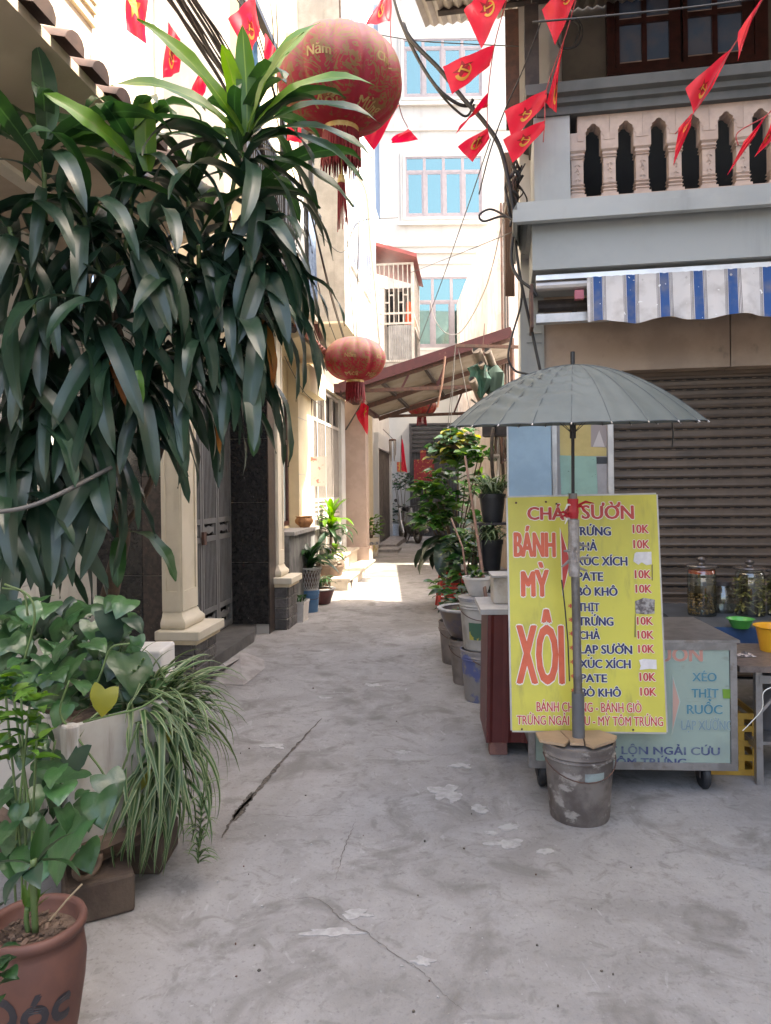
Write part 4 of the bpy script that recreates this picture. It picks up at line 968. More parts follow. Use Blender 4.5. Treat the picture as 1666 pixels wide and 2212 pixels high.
def ST(body, a, b, mat, ol=m_wt, bold=.06): lettering(body, SF, sign, Z8(*a), Z8(*b), mat, y=-.0022, bold=bold, outline=ol)
ST('CHÁO', (397, 222), (655, 160), m_red, bold=.06); ST('SƯỜN', (680, 217), (945, 150), m_red, bold=.05)
ST('BÁNH', (328, 415), (535, 292), m_org, bold=.085); ST('MỲ', (368, 622), (500, 495), m_org, bold=.085); ST('XÔI', (345, 1075), (575, 778), m_org, bold=.085)
for body, xs_, ys_, py in (('TRỨNG', (632, 827), (304, 262), (292, 250)), ('CHẢ', (642, 755), (383, 342), (372, 330)), ('XÚC XÍCH', (648, 913), (460, 418), None), ('PATE', (655, 787), (540, 498), (528, 487)), ('BÒ KHÔ', (655, 862), (618, 577), (603, 563)),
        ('THỊT', (662, 768), (700, 659), None), ('TRỨNG', (662, 840), (774, 733), (770, 731)), ('CHẢ', (666, 770), (845, 806), (843, 803)), ('LẠP SƯỜN', (668, 938), (920, 880), (916, 877)), ('XÚC XÍCH', (668, 930), (995, 955), None), ('PATE', (673, 807), (1069, 1030), (1063, 1023)), ('BÒ KHÔ', (675, 880), (1144, 1105), (1140, 1100))):
    ST(body, (xs_[0], ys_[0]), (xs_[1], ys_[1]), m_navy, bold=.065)
    off = (ys_[0] - 300) * .047
    if py: ST('10K', (945 + off, py[0]), (1025 + off, py[1]), m_red, bold=.065)
for y_ in (680, 752, 824, 898, 972, 1046, 1120): ST('*', (608 + (y_ - 680) * .035, y_ + 16), (632 + (y_ - 680) * .035, y_ - 16), m_red, None, .05)
ST('BÁNH CHƯNG - BÁNH GIÒ', (443, 1222), (988, 1180), m_red, bold=.035); ST('TRỨNG NGẢI CỨU - MỲ TÔM TRỨNG', (340, 1290), (1100, 1253), m_red, bold=.035)
tri(SF, sign, [(563, 262), (622, 437), (576, 622)], m_wt, -.0010); tri(SF, sign, [(569, 280), (615, 437), (580, 602)], m_red, -.0024)
def spatch(pts, mat, name='taped_patch', y=-.004): MB().prism([SF.at(*Z8(*p)) for p in pts], y, y + .001).build(name, mat, sign)
m_paper = M('torn_white_paper', (.62, .58, .57), (.7, .66, .65), sc=30, rough=.8, stain=(.4, .12, .1), ssc=(40, 40, 40), slo=.66, shi=.7)
spatch([(952, 400), (962, 392), (1040, 390), (1042, 455), (1015, 460), (990, 445), (972, 458), (946, 440)], m_paper)
spatch([(975, 955), (1000, 948), (1066, 953), (1068, 1003), (1030, 1000), (978, 1006), (985, 985)], m_paper)
spatch([(955, 648), (1000, 630), (1058, 640), (1056, 712), (1010, 716), (958, 712)], M('crumpled_foil_patch', (.12, .10, .10), (.4, .37, .35), sc=40, lo=.4, hi=.6, rough=.5, bump=.8, bsc=40))
spatch([(955, 716), (958, 712), (960, 835), (952, 835)], M('tape_residue', (.22, .19, .06), rough=.6)); spatch([(1040, 460), (1048, 455), (1048, 540), (1042, 540)], MATS['tape_residue'])
for p in ((335, 135), (545, 140), (945, 1318), (365, 1315), (490, 130)): spatch([(p[0] - 5, p[1] - 5), (p[0] + 5, p[1] - 5), (p[0] + 5, p[1] + 5), (p[0] - 5, p[1] + 5)], m_rust, 'rivet')

# ---------------------------------------------------------------- umbrella, pole, bucket with broken tiles
PU = Vector((P(1250, 1600, 3.33).x, 3.33, 0))
m_bkt = M('grimy_bucket', (.17, .145, .13), (.085, .068, .06), sc=6, lo=.38, hi=.62, rough=.7, stain=(.36, .33, .30), ssc=(8, 8, 12), slo=.53, shi=.62, samt=.75, bump=.1)
def bucket(name, label, loc, r, h, mat, group=None, handle=True, lid=None, rz=0, band=None):
    o = thing(name, label, 'bucket', loc, rz, group)
    rb = r * .84
    MB().lathe([(rb * .97, .0), (rb, .01), (rb + (r - rb) * .78, h * .80), (r * 1.0, h * .805), (r * 1.015, h * .82), (r * .985, h * .845), (r * 1.0, h * .86), (r * 1.03, h * .87), (r * 1.0, h * .895), (r * 1.01, h * .93), (r * 1.04, h * .985), (r * 1.035, h), (r * .97, h), (r * .93, h * .9), (rb * .95, .02), (0, .02)], 36).build('body', mat, o, smooth=True)
    MB().lathe([(0, .001), (rb * .96, .001)], 36).build('base', mat, o)
    if handle:
        pts = [(r * 1.05 * math.cos(a) * 1.0, -abs(r * 1.05 * math.sin(a)) * .98 if True else 0, h * .82 - .13 * math.sin(a)) for a in [PI * k / 14 for k in range(15)]]
        pts = [(1.03 * r * math.cos(a), -1.03 * r * math.sin(a), h * .84 - .42 * h * math.sin(a) * .55) for a in [PI * k / 16 for k in range(17)]]
        MB().tube(pts, .003, 5).build('handle', m_rust, o)
    if band:
        z0, z1, a0, a1, mt = band
        rr = lambda z: rb + (r - rb) * .78 * (z / (h * .8)) + .0025
        MB().grid([[(rr(z) * math.cos(R(a)), rr(z) * math.sin(R(a)), z) for a in range(a0, a1 + 1, 5)] for z in (z0, z1)]).build('label_print', mt, o, smooth='all')
    if lid:
        MB().lathe([(0, h + .012), (r * .96, h + .012), (r * 1.06, h + .008), (r * 1.06, h - .015), (r * 1.045, h - .015)], 36).build('lid', lid, o, smooth=True)
    return o
bk = bucket('weighted_bucket', 'grimy brown plastic bucket holding the umbrella pole under broken tiles', PU, .158, .345, m_bkt, band=(.205, .245, 265, 300, M('faded_label', (.24, .29, .28), (.18, .2, .2), sc=20, rough=.7)))
MB().lathe([(0, .33), (.145, .33)], 30).build('cement_fill', m_cement, bk)
m_btile = M('beige_floor_tile', (.44, .30, .19), (.38, .26, .165), sc=6, rough=.5, stain=(.26, .2, .14), ssc=(14, 14, 14), slo=.6, shi=.7, samt=.5)
tile_pts = [[(437, 1342), (560, 1333), (612, 1385), (590, 1408), (460, 1385)], [(565, 1333), (672, 1336), (690, 1402), (618, 1400), (615, 1382)], [(680, 1335), (770, 1332), (862, 1362), (850, 1384), (740, 1420), (700, 1405)]]
for i, tp in enumerate(tile_pts):
    g = [G(*Z8(*p), z=.347) for p in tp]; o = MB().hprism([(q.x, q.y) for q in g], .347, .358).build('tile_shard', m_btile)
    tag(o, ['broken beige tile shard with a pointed corner on the bucket', 'small beige tile shard beside the pole foot on the bucket', 'large beige tile shard with slanted edge on the bucket'][i], 'tile', 'tile shards on the bucket')
pole = thing('umbrella_pole', 'grey pipe standing in the bucket with red string and tape', 'pole', PU)
MB().tube([(0, 0, .335), (0, 0, .56)], .0285, 16).build('sleeve', M('grey_pvc', (.12, .125, .13), (.1, .1, .105), sc=6, rough=.5), pole, smooth=True)
zp = P(1240, 1075, 3.33).z
MB().tube([(0, 0, .55), (-.004, 0, 1.0), (-.012, .0, zp + .02)], .0195, 14).build('pipe', M('galvanised_pipe', (.19, .175, .165), (.13, .118, .108), sc=14, rough=.5, metal=.4, stain=(.12, .07, .045), ssc=(20, 20, 8), slo=.6, shi=.7), pole, smooth=True)
tpm = MB(); tpm.lathe([(.024, 0), (.027, .03), (.0245, .07), (.028, .12), (.025, .2), (.027, .26)], 12, (-.01, 0, zp - .36)); tpm.build('silver_tape', M('silver_tape', (.4, .36, .34), (.28, .25, .23), sc=30, rough=.5, metal=.3, bump=.6, bsc=50), pole)
m_rstr = M('red_plastic_string', (.55, .03, .04), rough=.4, trans=.25)
tpr = MB(); tpr.lathe([(.023, 0), (.027, .03), (.024, .06), (.026, .09)], 10, (-.012, 0, zp - .095)); tpr.build('red_wrap', m_rstr, pole)
rr_ = random.Random(4)
for k in range(6):
    a = rr_.uniform(PI, 2 * PI); l = rr_.uniform(.03, .085); up = rr_.uniform(-1, .35)
    p0 = Vector((-.012 + .02 * math.cos(a), .02 * math.sin(a), zp - rr_.uniform(.02, .1))); p2 = p0 + Vector((math.cos(a) * .8, math.sin(a) * .25, up)).normalized() * l
    MB().tube([p0, p0.lerp(p2, .5) + Vector((0, 0, .012)), p2], [.0045, .006, .002], 4).build('string_end', m_rstr if k % 3 else m_wt, pole)
for k in range(8):
    a = rr_.uniform(PI, 2 * PI); z = zp - rr_.uniform(.2, .34); p0 = Vector((-.01 + .022 * math.cos(a), .022 * math.sin(a), z)); p2 = p0 + Vector((math.cos(a), math.sin(a) * .3, rr_.uniform(-1.2, .3))).normalized() * rr_.uniform(.03, .06)
    MB().tube([p0, p2], [.008, .004], 4).build('tape_flap', MATS['silver_tape'], pole)
MB().tube([(-.045, -.03, .62), (-.05, -.03, .8), (-.062, -.03, .96), (-.075, -.03, 1.08)], .0035, 5).build('black_wire', m_black, pole)
umb = thing('umbrella', 'large grey-green umbrella open over the yellow menu board', 'umbrella', (PU.x - .012, PU.y, zp - .06)); umb.rotation_euler = (R(4.2), R(-.5), 0)
za = P(1237, 786, 3.26).z - (zp - .06)
MB().tube([(0, 0, 0), (0, 0, za)], .0075, 10).build('shaft', m_black, umb, smooth=True)
MB().lathe([(.0, za + .06), (.009, za + .06), (.010, za + .055), (.010, za), (.014, za - .004), (0, za - .01)], 12).build('ferrule', m_black, umb, smooth=True)
RU, rise, NR = .562, .265, 24
def uz(t): return za - rise * (t ** 1.9)
rowsU = []; sub = 4
for j in range(43):
    t = j / 42; r_ = []
    for i in range(NR * sub + 1):
        a = 2 * PI * i / (NR * sub); fq = (i % sub) / sub; sag = math.sin(PI * fq)
        wr = 0
        aa = math.degrees(a) % 360
        if 175 < aa < 275 and .15 < t < .97:
            e = math.sin(PI * (t - .15) / .82) * math.sin(PI * (aa - 175) / 100); wr = e * .0075 * math.sin(t * 52 + math.sin(a * 9) * 1.8)
        rad = RU * t * (1 - .014 * sag * t) + wr * .5
        r_.append((rad * math.cos(a), rad * math.sin(a), uz(t) - .009 * sag * t * (1.25 - t) * 2 + .006 * sag * (t > .99) + wr))
    rowsU.append(r_)
m_umb = M('umbrella_cloth', (.108, .125, .118), (.092, .108, .102), sc=5, rough=.55, trans=.12, spec=.4)
m_seam = M('umbrella_seam', (.075, .088, .092), rough=.7)
MB().grid(rowsU).build('canopy', m_umb, umb, smooth='all')
for i in range(NR):
    a = 2 * PI * i / NR; pts = [(RU * t * math.cos(a), RU * t * math.sin(a), uz(t) - .005) for t in (0.03, .25, .5, .75, 1.0)]
    MB().tube([(RU * t * math.cos(a), RU * t * math.sin(a), uz(t) + .0012) for t in [.03 + .97 * k / 12 for k in range(13)]], .0014, 4).build('seam', m_seam, umb)
    rb = MB().tube(pts, .0022, 4).build('rib', m_dsteel, umb); MB().tube([(RU * math.cos(a), RU * math.sin(a), uz(1)), ((RU + .008) * math.cos(a), (RU + .008) * math.sin(a), uz(1) - .006)], .003, 5).build('tip', m_alu, rb)
    if i % 2 == 0: MB().tube([(0.012 * math.cos(a), .012 * math.sin(a), za - .30), (RU * .48 * math.cos(a), RU * .48 * math.sin(a), uz(.48) - .006)], .0018, 4).build('stretcher', m_dsteel, umb)
lip = [((RU * (1 - .012 * math.sin(PI * (i % 4) / 4))) * math.cos(2 * PI * i / 96), (RU * (1 - .012 * math.sin(PI * (i % 4) / 4))) * math.sin(2 * PI * i / 96), uz(1) + .003 * math.sin(PI * (i % 4) / 4)) for i in range(97)]
MB().tube(lip, .0028, 4).build('hem', m_seam, umb)
MB().tube([(0, 0, za - .33), (0, 0, za - .27)], .014, 10).build('runner', m_black, umb)
MB().tube([(.53, .2, uz(1) - .0), (.535, .2, uz(1) - .06), (.53, .2, uz(1) - .12)], .004, 4).build('tie_strap', m_black, umb)

# ---------------------------------------------------------------- serving table with things
m_tt = M('speckled_laminate', (.16, .12, .10), (.10, .075, .065), sc=30, rough=.45)
TF = Fr.ang(P(1598, 1440, 3.62).x, 3.62, R(-6))
tb = thing('serving_table', 'steel legged table with speckled brown top beside the cart', 'table', matrix=TF.m())
tz = TF.at(1640, 1440)[1]
MB().box(0, 1.2, 0, .55, tz - .03, tz).build('tabletop', m_tt, tb)
lgx = TF.at(1647, 1700)[0]
for (x_, y_) in ((lgx, .04), (1.1, .04), (lgx, .5), (1.1, .5)): MB().box(x_ - .016, x_ + .016, y_ - .016, y_ + .016, 0, tz - .03).build('leg', m_steel, tb)
MB().box(lgx, 1.1, .02, .06, tz - .09, tz - .05).build('apron', m_steel, tb); MB().box(lgx - .016, 1.1, .06, .48, .19, .205).build('shelf', m_steel, tb); MB().box(lgx - .012, lgx + .012, .056, .484, .17, .189).build('shelf_rail', m_steel, tb)
MB().bar((lgx, .04, tz - .25), (lgx + .16, .04, tz - .06), .014).build('brace', m_steel, tb)
pw = [TF.w(lgx - .09, .0, tz - .32), TF.w(lgx - .05, -.01, tz - .27), TF.w(lgx - .005, -.025, tz - .2), TF.w(lgx + .0, -.028, tz - .12), TF.w(lgx + .06, -.02, tz - .1), TF.w(lgx + .1, -.02, tz - .18)]
MB().tube([TF.loc(p) for p in curve_pts(pw, 5)], .0025, 6).build('tied_cord', m_wt, tb, label='white plastic cord')
bt = thing('cloth_table', 'low table under a blue striped cloth in front of the shutter', 'table', matrix=RF.m())
bz = .655; bxa = RF.at(1420, 1340, -.55)[0]
m_bcl = M('blue_table_cloth', (.025, .07, .17), (.02, .055, .14), sc=6, rough=.6)
MB().box(bxa, 3.6, -1.25, -.35, bz - .03, bz).build('tabletop', M('dark_cloth', (.07, .075, .085), (.05, .055, .06), sc=8, rough=.5), bt)
MB().box(bxa, 3.6, -1.262, -1.251, bz - .16, bz).build('cloth_front', m_bcl, bt)
for z in (.05, .075, .09): MB().box(bxa, 3.6, -1.2645, -1.2625, bz - .16 + z * .3, bz - .16 + z * .3 + .006).build('cloth_stripe', m_wt, bt)
for x_ in (bxa + .04, 3.5):
    for y_ in (-1.2, -.4): MB().box(x_ - .02, x_ + .02, y_ - .02, y_ + .02, 0, bz - .03).build('leg', m_dsteel, bt)
m_glass = glass_mat('jar_glass', (.9, .93, .92), .13, .04, (.72, .74, .70)); m_lid = M('brown_glass_lid', (.09, .07, .06), (.06, .05, .045), sc=5, rough=.15, spec=.7)
def jar(u, vb, Y, r, h, label, fill, seed, small=False):
    p = P(u, vb, Y); o = thing('glass_jar', label, 'jar', (p.x, p.y, bz))
    prof = [(0, .004), (r * .96, .0), (r, .012), (r, h * .70), (r * .97, h * .76), (r * .86, h * .79), (r * .86, h * .83)]
    if small: prof = [(0, .004), (r * .9, 0), (r, .02), (r, h * .7), (r * .75, h * .85), (r * .75, h)]
    MB().lathe(prof, 28).build('glass', m_glass, o, smooth=True)
    if not small:
        MB().lathe([(0, h * .84), (r * .9, h * .835), (r * 1.1, h * .825), (r * 1.12, h * .845), (r * 1.05, h * .865), (r * .7, h * .875), (r * .28, h * .885), (r * .22, h * .905), (r * .32, h * .94), (r * .33, h * .965), (r * .2, h), (0, h)], 28).build('lid', m_lid, o, smooth=True)
    else: MB().lathe([(r * .76, h * .9), (r * .8, h * .9), (r * .8, h * 1.02), (0, h * 1.02)], 24).build('lid', m_dsteel, o, smooth=True)
    rnd = random.Random(seed)
    if fill == 'balls':
        ico = bmesh.new(); bmesh.ops.create_icosphere(ico, subdivisions=1, radius=1); vs = [v.co.copy() for v in ico.verts]; fs = [[v.index for v in f.verts] for f in ico.faces]; ico.free()
        mb = MB(); 
        for z in range(8):
            for k in range(26):
                a = 2 * PI * k / 26 + rnd.random(); rr = r * .9 if k < 18 else r * rnd.uniform(.1, .7); n0 = len(mb.v); s_ = r * rnd.uniform(.09, .13)
                c = Vector((rr * math.cos(a), rr * math.sin(a), .02 + z * h * .046)); mb.v += [tuple(c + v * s_) for v in vs]; mb.f += [tuple(n0 + i for i in f) for f in fs]
        mb.build('pickled_fruit', M('pickle_yellow', (.26, .16, .05), (.2, .12, .035), sc=40, rough=.4), o, smooth='all', kind='stuff')
        MB().lathe([(0, h * .40), (r * .97, h * .40), (r * .97, h * .53), (0, h * .53)], 24).build('brine', M('murky_brine', (.09, .065, .035), rough=.2), o)
        MB().lathe([(r * .80, h * .72), (r * .9, h * .72), (r * .9, h * .78), (r * .80, h * .78)], 28).build('seal_ring', M('orange_seal', (.6, .09, .03), rough=.5), o, smooth=True)
    elif fill == 'strips':
        mb = MB()
        for k in range(150):
            a = rnd.uniform(0, 2 * PI); rr = r * (.9 if rnd.random() < .75 else rnd.uniform(.2, .8)); z = rnd.uniform(.02, h * .68)
            c = Vector((rr * math.cos(a), rr * math.sin(a), z)); d = Vector((rnd.uniform(-1, 1), rnd.uniform(-1, 1), rnd.uniform(-.7, .7))).normalized(); t_ = Vector((-math.sin(a), math.cos(a), 0)); d = (d - c.normalized() * d.dot(c.normalized()) * .8); L2 = r * rnd.uniform(.2, .45)
            mb.bar(c - d * L2, c + d * L2, r * rnd.uniform(.1, .2), r * .04)
        mb.build('pickled_greens', M('pickled_leaf', (.24, .21, .06), (.13, .12, .035), sc=25, rough=.4), o, kind='stuff')
        MB().lathe([(0, .01), (r * .6, .01), (r * .6, h * .66), (0, h * .66)], 16).build('brine', MATS['murky_brine'], o)
    return o
jar(1517, 1330, 4.75, .088, .378, 'tall glass jar of yellow pickled fruit with an orange seal', 'balls', 1)
jar(1621, 1335, 4.72, .088, .36, 'tall glass jar of pickled greens under a brown lid', 'strips', 2)
jar(1561, 1331, 4.85, .075, .20, 'small squat empty glass jar between two tall pickle jars', None, 3, True)
jar(1690, 1340, 4.7, .085, .34, 'tall glass jar of pickle brine beside the jar of greens', 'strips', 4)
def basin(name, label, cat, p, r, h, mat, base=.6):
    o = thing(name, label, cat, p)
    MB().lathe([(0, .004), (r * base, .0), (r * .93, h * .92), (r * 1.06, h * .98), (r * 1.06, h), (r * .92, h * .97), (r * base * .95, .012), (0, .012)], 32).build('body', mat, o, smooth=True)
    MB().lathe([(r * base * .8, -.0008), (r * base * .82, .006)], 24).build('foot_ring', mat, o)
    return o
m_gpl = M('green_plastic', (.07, .33, .06), (.06, .28, .05), sc=5, rough=.35); m_ypl = M('yellow_plastic', (.72, .36, .02), (.66, .32, .02), sc=5, rough=.4)
q = P(1600, 1345, 4.30); basin('bowl', 'shallow bright green plastic bowl on the cloth table', 'bowl', (q.x, q.y, bz + .001), .075, .055, m_gpl)
q = P(1676, 1405, 3.95); basin('basin', 'yellow plastic basin on the speckled table', 'basin', (q.x, q.y, tz + .001), .105, .135, m_ypl, .72)
rg = MB(); rnd = random.Random(3); rows_ = []
q = TF.loc(P(1614, 1405, 3.8))
for j in range(7):
    rows_.append([(q.x - .04 + .09 * i / 9, q.y + .07 * j / 6, tz + .004 + .022 * abs(math.sin(i * 1.3 + j * .9)) * math.sin(PI * i / 9) * math.sin(PI * j / 6)) for i in range(10)])
o = rg.grid(rows_).build('rag', M('striped_rag', (.42, .36, .33), (.07, .06, .06), sc=38, lo=.45, hi=.55, rough=.9), smooth='all'); o.matrix_world = TF.m(); tag(o, 'crumpled striped dishrag on the speckled table', 'rag')
# yellow crate and grey sack on the shelf
m_ycr = M('dusty_yellow_crate', (.42, .24, .03), (.34, .19, .03), sc=8, rough=.5)
cr0 = TF.loc(P(1600, 1630, 3.85)); crt = thing('plastic_crate', 'dusty yellow slatted plastic crate under the serving table', 'crate', tuple(TF.w(lgx - .20, .14, 0)), R(-6))
sz = .0
for z in (.0, .075, .15, .225, .29): MB().box(0, .24, 0, .012, z + .0, z + .03).box(0, .012, .012, .3, z, z + .03).box(.228, .24, .012, .3, z, z + .03).box(.012, .228, .288, .3, z, z + .03).build('slat', m_ycr, crt)
for x_ in (.001, .07, .14, .209): MB().box(x_, x_ + .03, .003, .009, 0.001, .31).build('upright', m_ycr, crt)
for y_ in (.05, .15, .25): MB().box(.003, .009, y_, y_ + .03, .001, .31).build('upright', m_ycr, crt)
MB().box(.013, .227, .013, .287, .003, .01).build('base', m_ycr, crt)
crt.location.z = .002
sk = MB(); o = MB().lathe([(0, 0), (.13, .0), (.155, .08), (.15, .2), (.12, .3), (.05, .335), (0, .33)], 18, lob=lambda a, z: 1 + .09 * math.sin(a * 3 + z * 14) + .05 * math.sin(a * 7)).build('sack', M('grey_sack', (.26, .25, .26), (.2, .19, .2), sc=6, rough=.6), smooth=True)
o.location = TF.w(lgx + .24, .27, .206); tag(o, 'lumpy grey plastic sack on the table shelf', 'sack')

# ---------------------------------------------------------------- red clad cabinet with slab and box
cbp = [G(*Z8(200, 1400)), G(*Z8(312, 1425))]
QF = Fr.ang(P(1058, 1625, 4.08).x, 4.08, R(-3))
cb = thing('metal_cabinet', 'low cabinet clad in scratched dark red ribbed sheet beside the menu board', 'cabinet', matrix=QF.m())
m_rsheet = M('dark_red_sheet', (.10, .016, .014), (.08, .013, .012), sc=5, rough=.45, stain=(.34, .24, .22), ssc=(26, 26, 30), slo=.7, shi=.73, samt=.7)
ctop = QF.at(1058, 1327)[1]; xlft = QF.at(1046, 1330)[0]
nn = 24; rws = []
for z in (.075, ctop):
    sh_ = (ctop - z) * (xlft / max(ctop, .1))
    rws.append([(sh_ + .42 * i / nn, -.008 * (1 if (i // 2) % 3 == 0 else 0), z) for i in range(nn + 1)])
MB().grid(rws).build('front_sheet', m_rsheet, cb)
MB().grid([[(xlft * (ctop - z) / ctop, .45 * i / 16, z) for i in range(17)] for z in (.075, ctop)]).build('side_sheet', m_rsheet, cb)
MB().box(.02, .41, .02, .44, .08, ctop - .02).build('core', m_dark, cb)
for (x_, y_) in ((.05, .06), (.3, .06), (.05, .36), (.3, .36)): bev(MB().box(x_ - .05, x_ + .05, y_ - .05, y_ + .03, 0, .074).build('brick_foot', m_brick, cb), .004)
MB().box(xlft - .02, .43, -.02, .46, ctop + .001, ctop + .03).build('top_slab', M('grey_marble_slab', (.42, .41, .40), (.34, .33, .33), sc=7, rough=.4), cb)
wb = MB().box(0, .25, 0, .2, 0, .155).build('foam_box', M('grubby_cream_box', (.46, .42, .37), (.38, .34, .29), sc=8, rough=.7, stain=(.2, .17, .14), ssc=(8, 8, 8), slo=.58, shi=.7, samt=.6)); bev(wb, .006)
lb = QF.loc(P(1066, 1300, 4.25)); wb.matrix_world = QF.m() @ Matrix.Translation((lb.x, .16, ctop + .031)); tag(wb, 'grubby cream box on the slab of the red cabinet', 'box')
lidw = MB().box(-.01, .27, -.015, .22, 0, .012).build('slab', m_pale); lidw.matrix_world = QF.m() @ Matrix.Translation((lb.x, .16, ctop + .187)) ; tag(lidw, 'pale flat slab laid over the grubby cream box', 'lid')

# ---------------------------------------------------------------- buckets and pots along the right side
m_wb = M('white_paint_bucket', (.46, .43, .39), (.36, .33, .29), sc=5, rough=.6, stain=(.2, .17, .14), ssc=(9, 9, 4), slo=.56, shi=.7, samt=.6)
m_bb = M('grey_blue_bucket', (.24, .215, .2), (.09, .105, .24), sc=3.5, lo=.5, hi=.56, rough=.7, stain=(.17, .15, .13), ssc=(10, 10, 6), slo=.55, shi=.7, samt=.5)
m_gb = M('brown_grime_bucket', (.22, .18, .155), (.15, .12, .1), sc=6, rough=.75)
b1 = G(1049, 1520); b1.y += .12
bucket('bucket', 'grimy bucket with blue print under the white paint bucket', (b1.x, b1.y, 0), .155, .36, m_bb, 'stacked buckets by the cabinet', rz=1)
bucket('bucket', 'white paint bucket with green label stacked on a blue printed bucket', (b1.x - .005, b1.y, .362), .155, .36, m_wb, 'stacked buckets by the cabinet', band=(.08, .2, 225, 300, M('green_label', (.05, .12, .07), (.4, .36, .06), sc=9, lo=.55, hi=.57, rough=.6)), lid=M('blue_grey_lid', (.13, .14, .19), (.3, .28, .26), sc=7, rough=.6))
b2 = G(1018, 1482); b2.y += .12
bucket('bucket', 'brown stained bucket carrying the glazed bowl pot', (b2.x, b2.y, 0), .15, .34, m_gb, 'stacked buckets by the cabinet')
def pot(name, label, p, prof, mat, soil=None, n=32, lob=None, group=None, rimmat=None):
    o = thing(name, label, 'pot', p, 0, group)
    MB().lathe(prof, n, lob=lob).build('body', mat, o, smooth=True)
    r, z = soil; MB().lathe([(0, z + .012), (r * .5, z + .016), (r, z)], 20).build('soil', m_soil, o)
    if rimmat:
        rm, zm = max(prof, key=lambda q: q[0]); MB().lathe([(rm, zm - .012), (rm + .012, zm - .004), (rm + .012, zm + .006), (rm - .02, zm + .008), (rm - .03, zm)], n).build('rim', rimmat, o, smooth=True)
    return o
m_soil = M('dry_soil', (.10, .065, .045), (.17, .115, .08), sc=40, rough=.95, bump=.8, bsc=60)
m_glz = M('brown_glazed', (.16, .11, .07), (.10, .08, .09), sc=7, rough=.3)
pot('bowl_pot', 'brown glazed bowl pot with white rim on a stained bucket', (b2.x - .03, b2.y + .02, .342), [(.09, 0), (.11, .02), (.155, .10), (.19, .2), (.2, .23), (.185, .23), (.16, .18), (0, .17)], m_glz, (.165, .19), rimmat=m_pale)
wpot = pot('flower_pot', 'white fluted plastic flower pot on the paint bucket', (b1.x - .03, b1.y - .0, .736), [(.05, 0), (.062, .012), (.085, .07), (.1, .115), (.108, .12), (.108, .135), (.095, .135), (.085, .11), (0, .105)], M('white_plastic', (.62, .58, .54), (.54, .5, .45), sc=6, rough=.5), (.088, .115), n=48, lob=lambda a, z: 1 + .03 * abs(math.cos(a * 6)) * (z < .11))
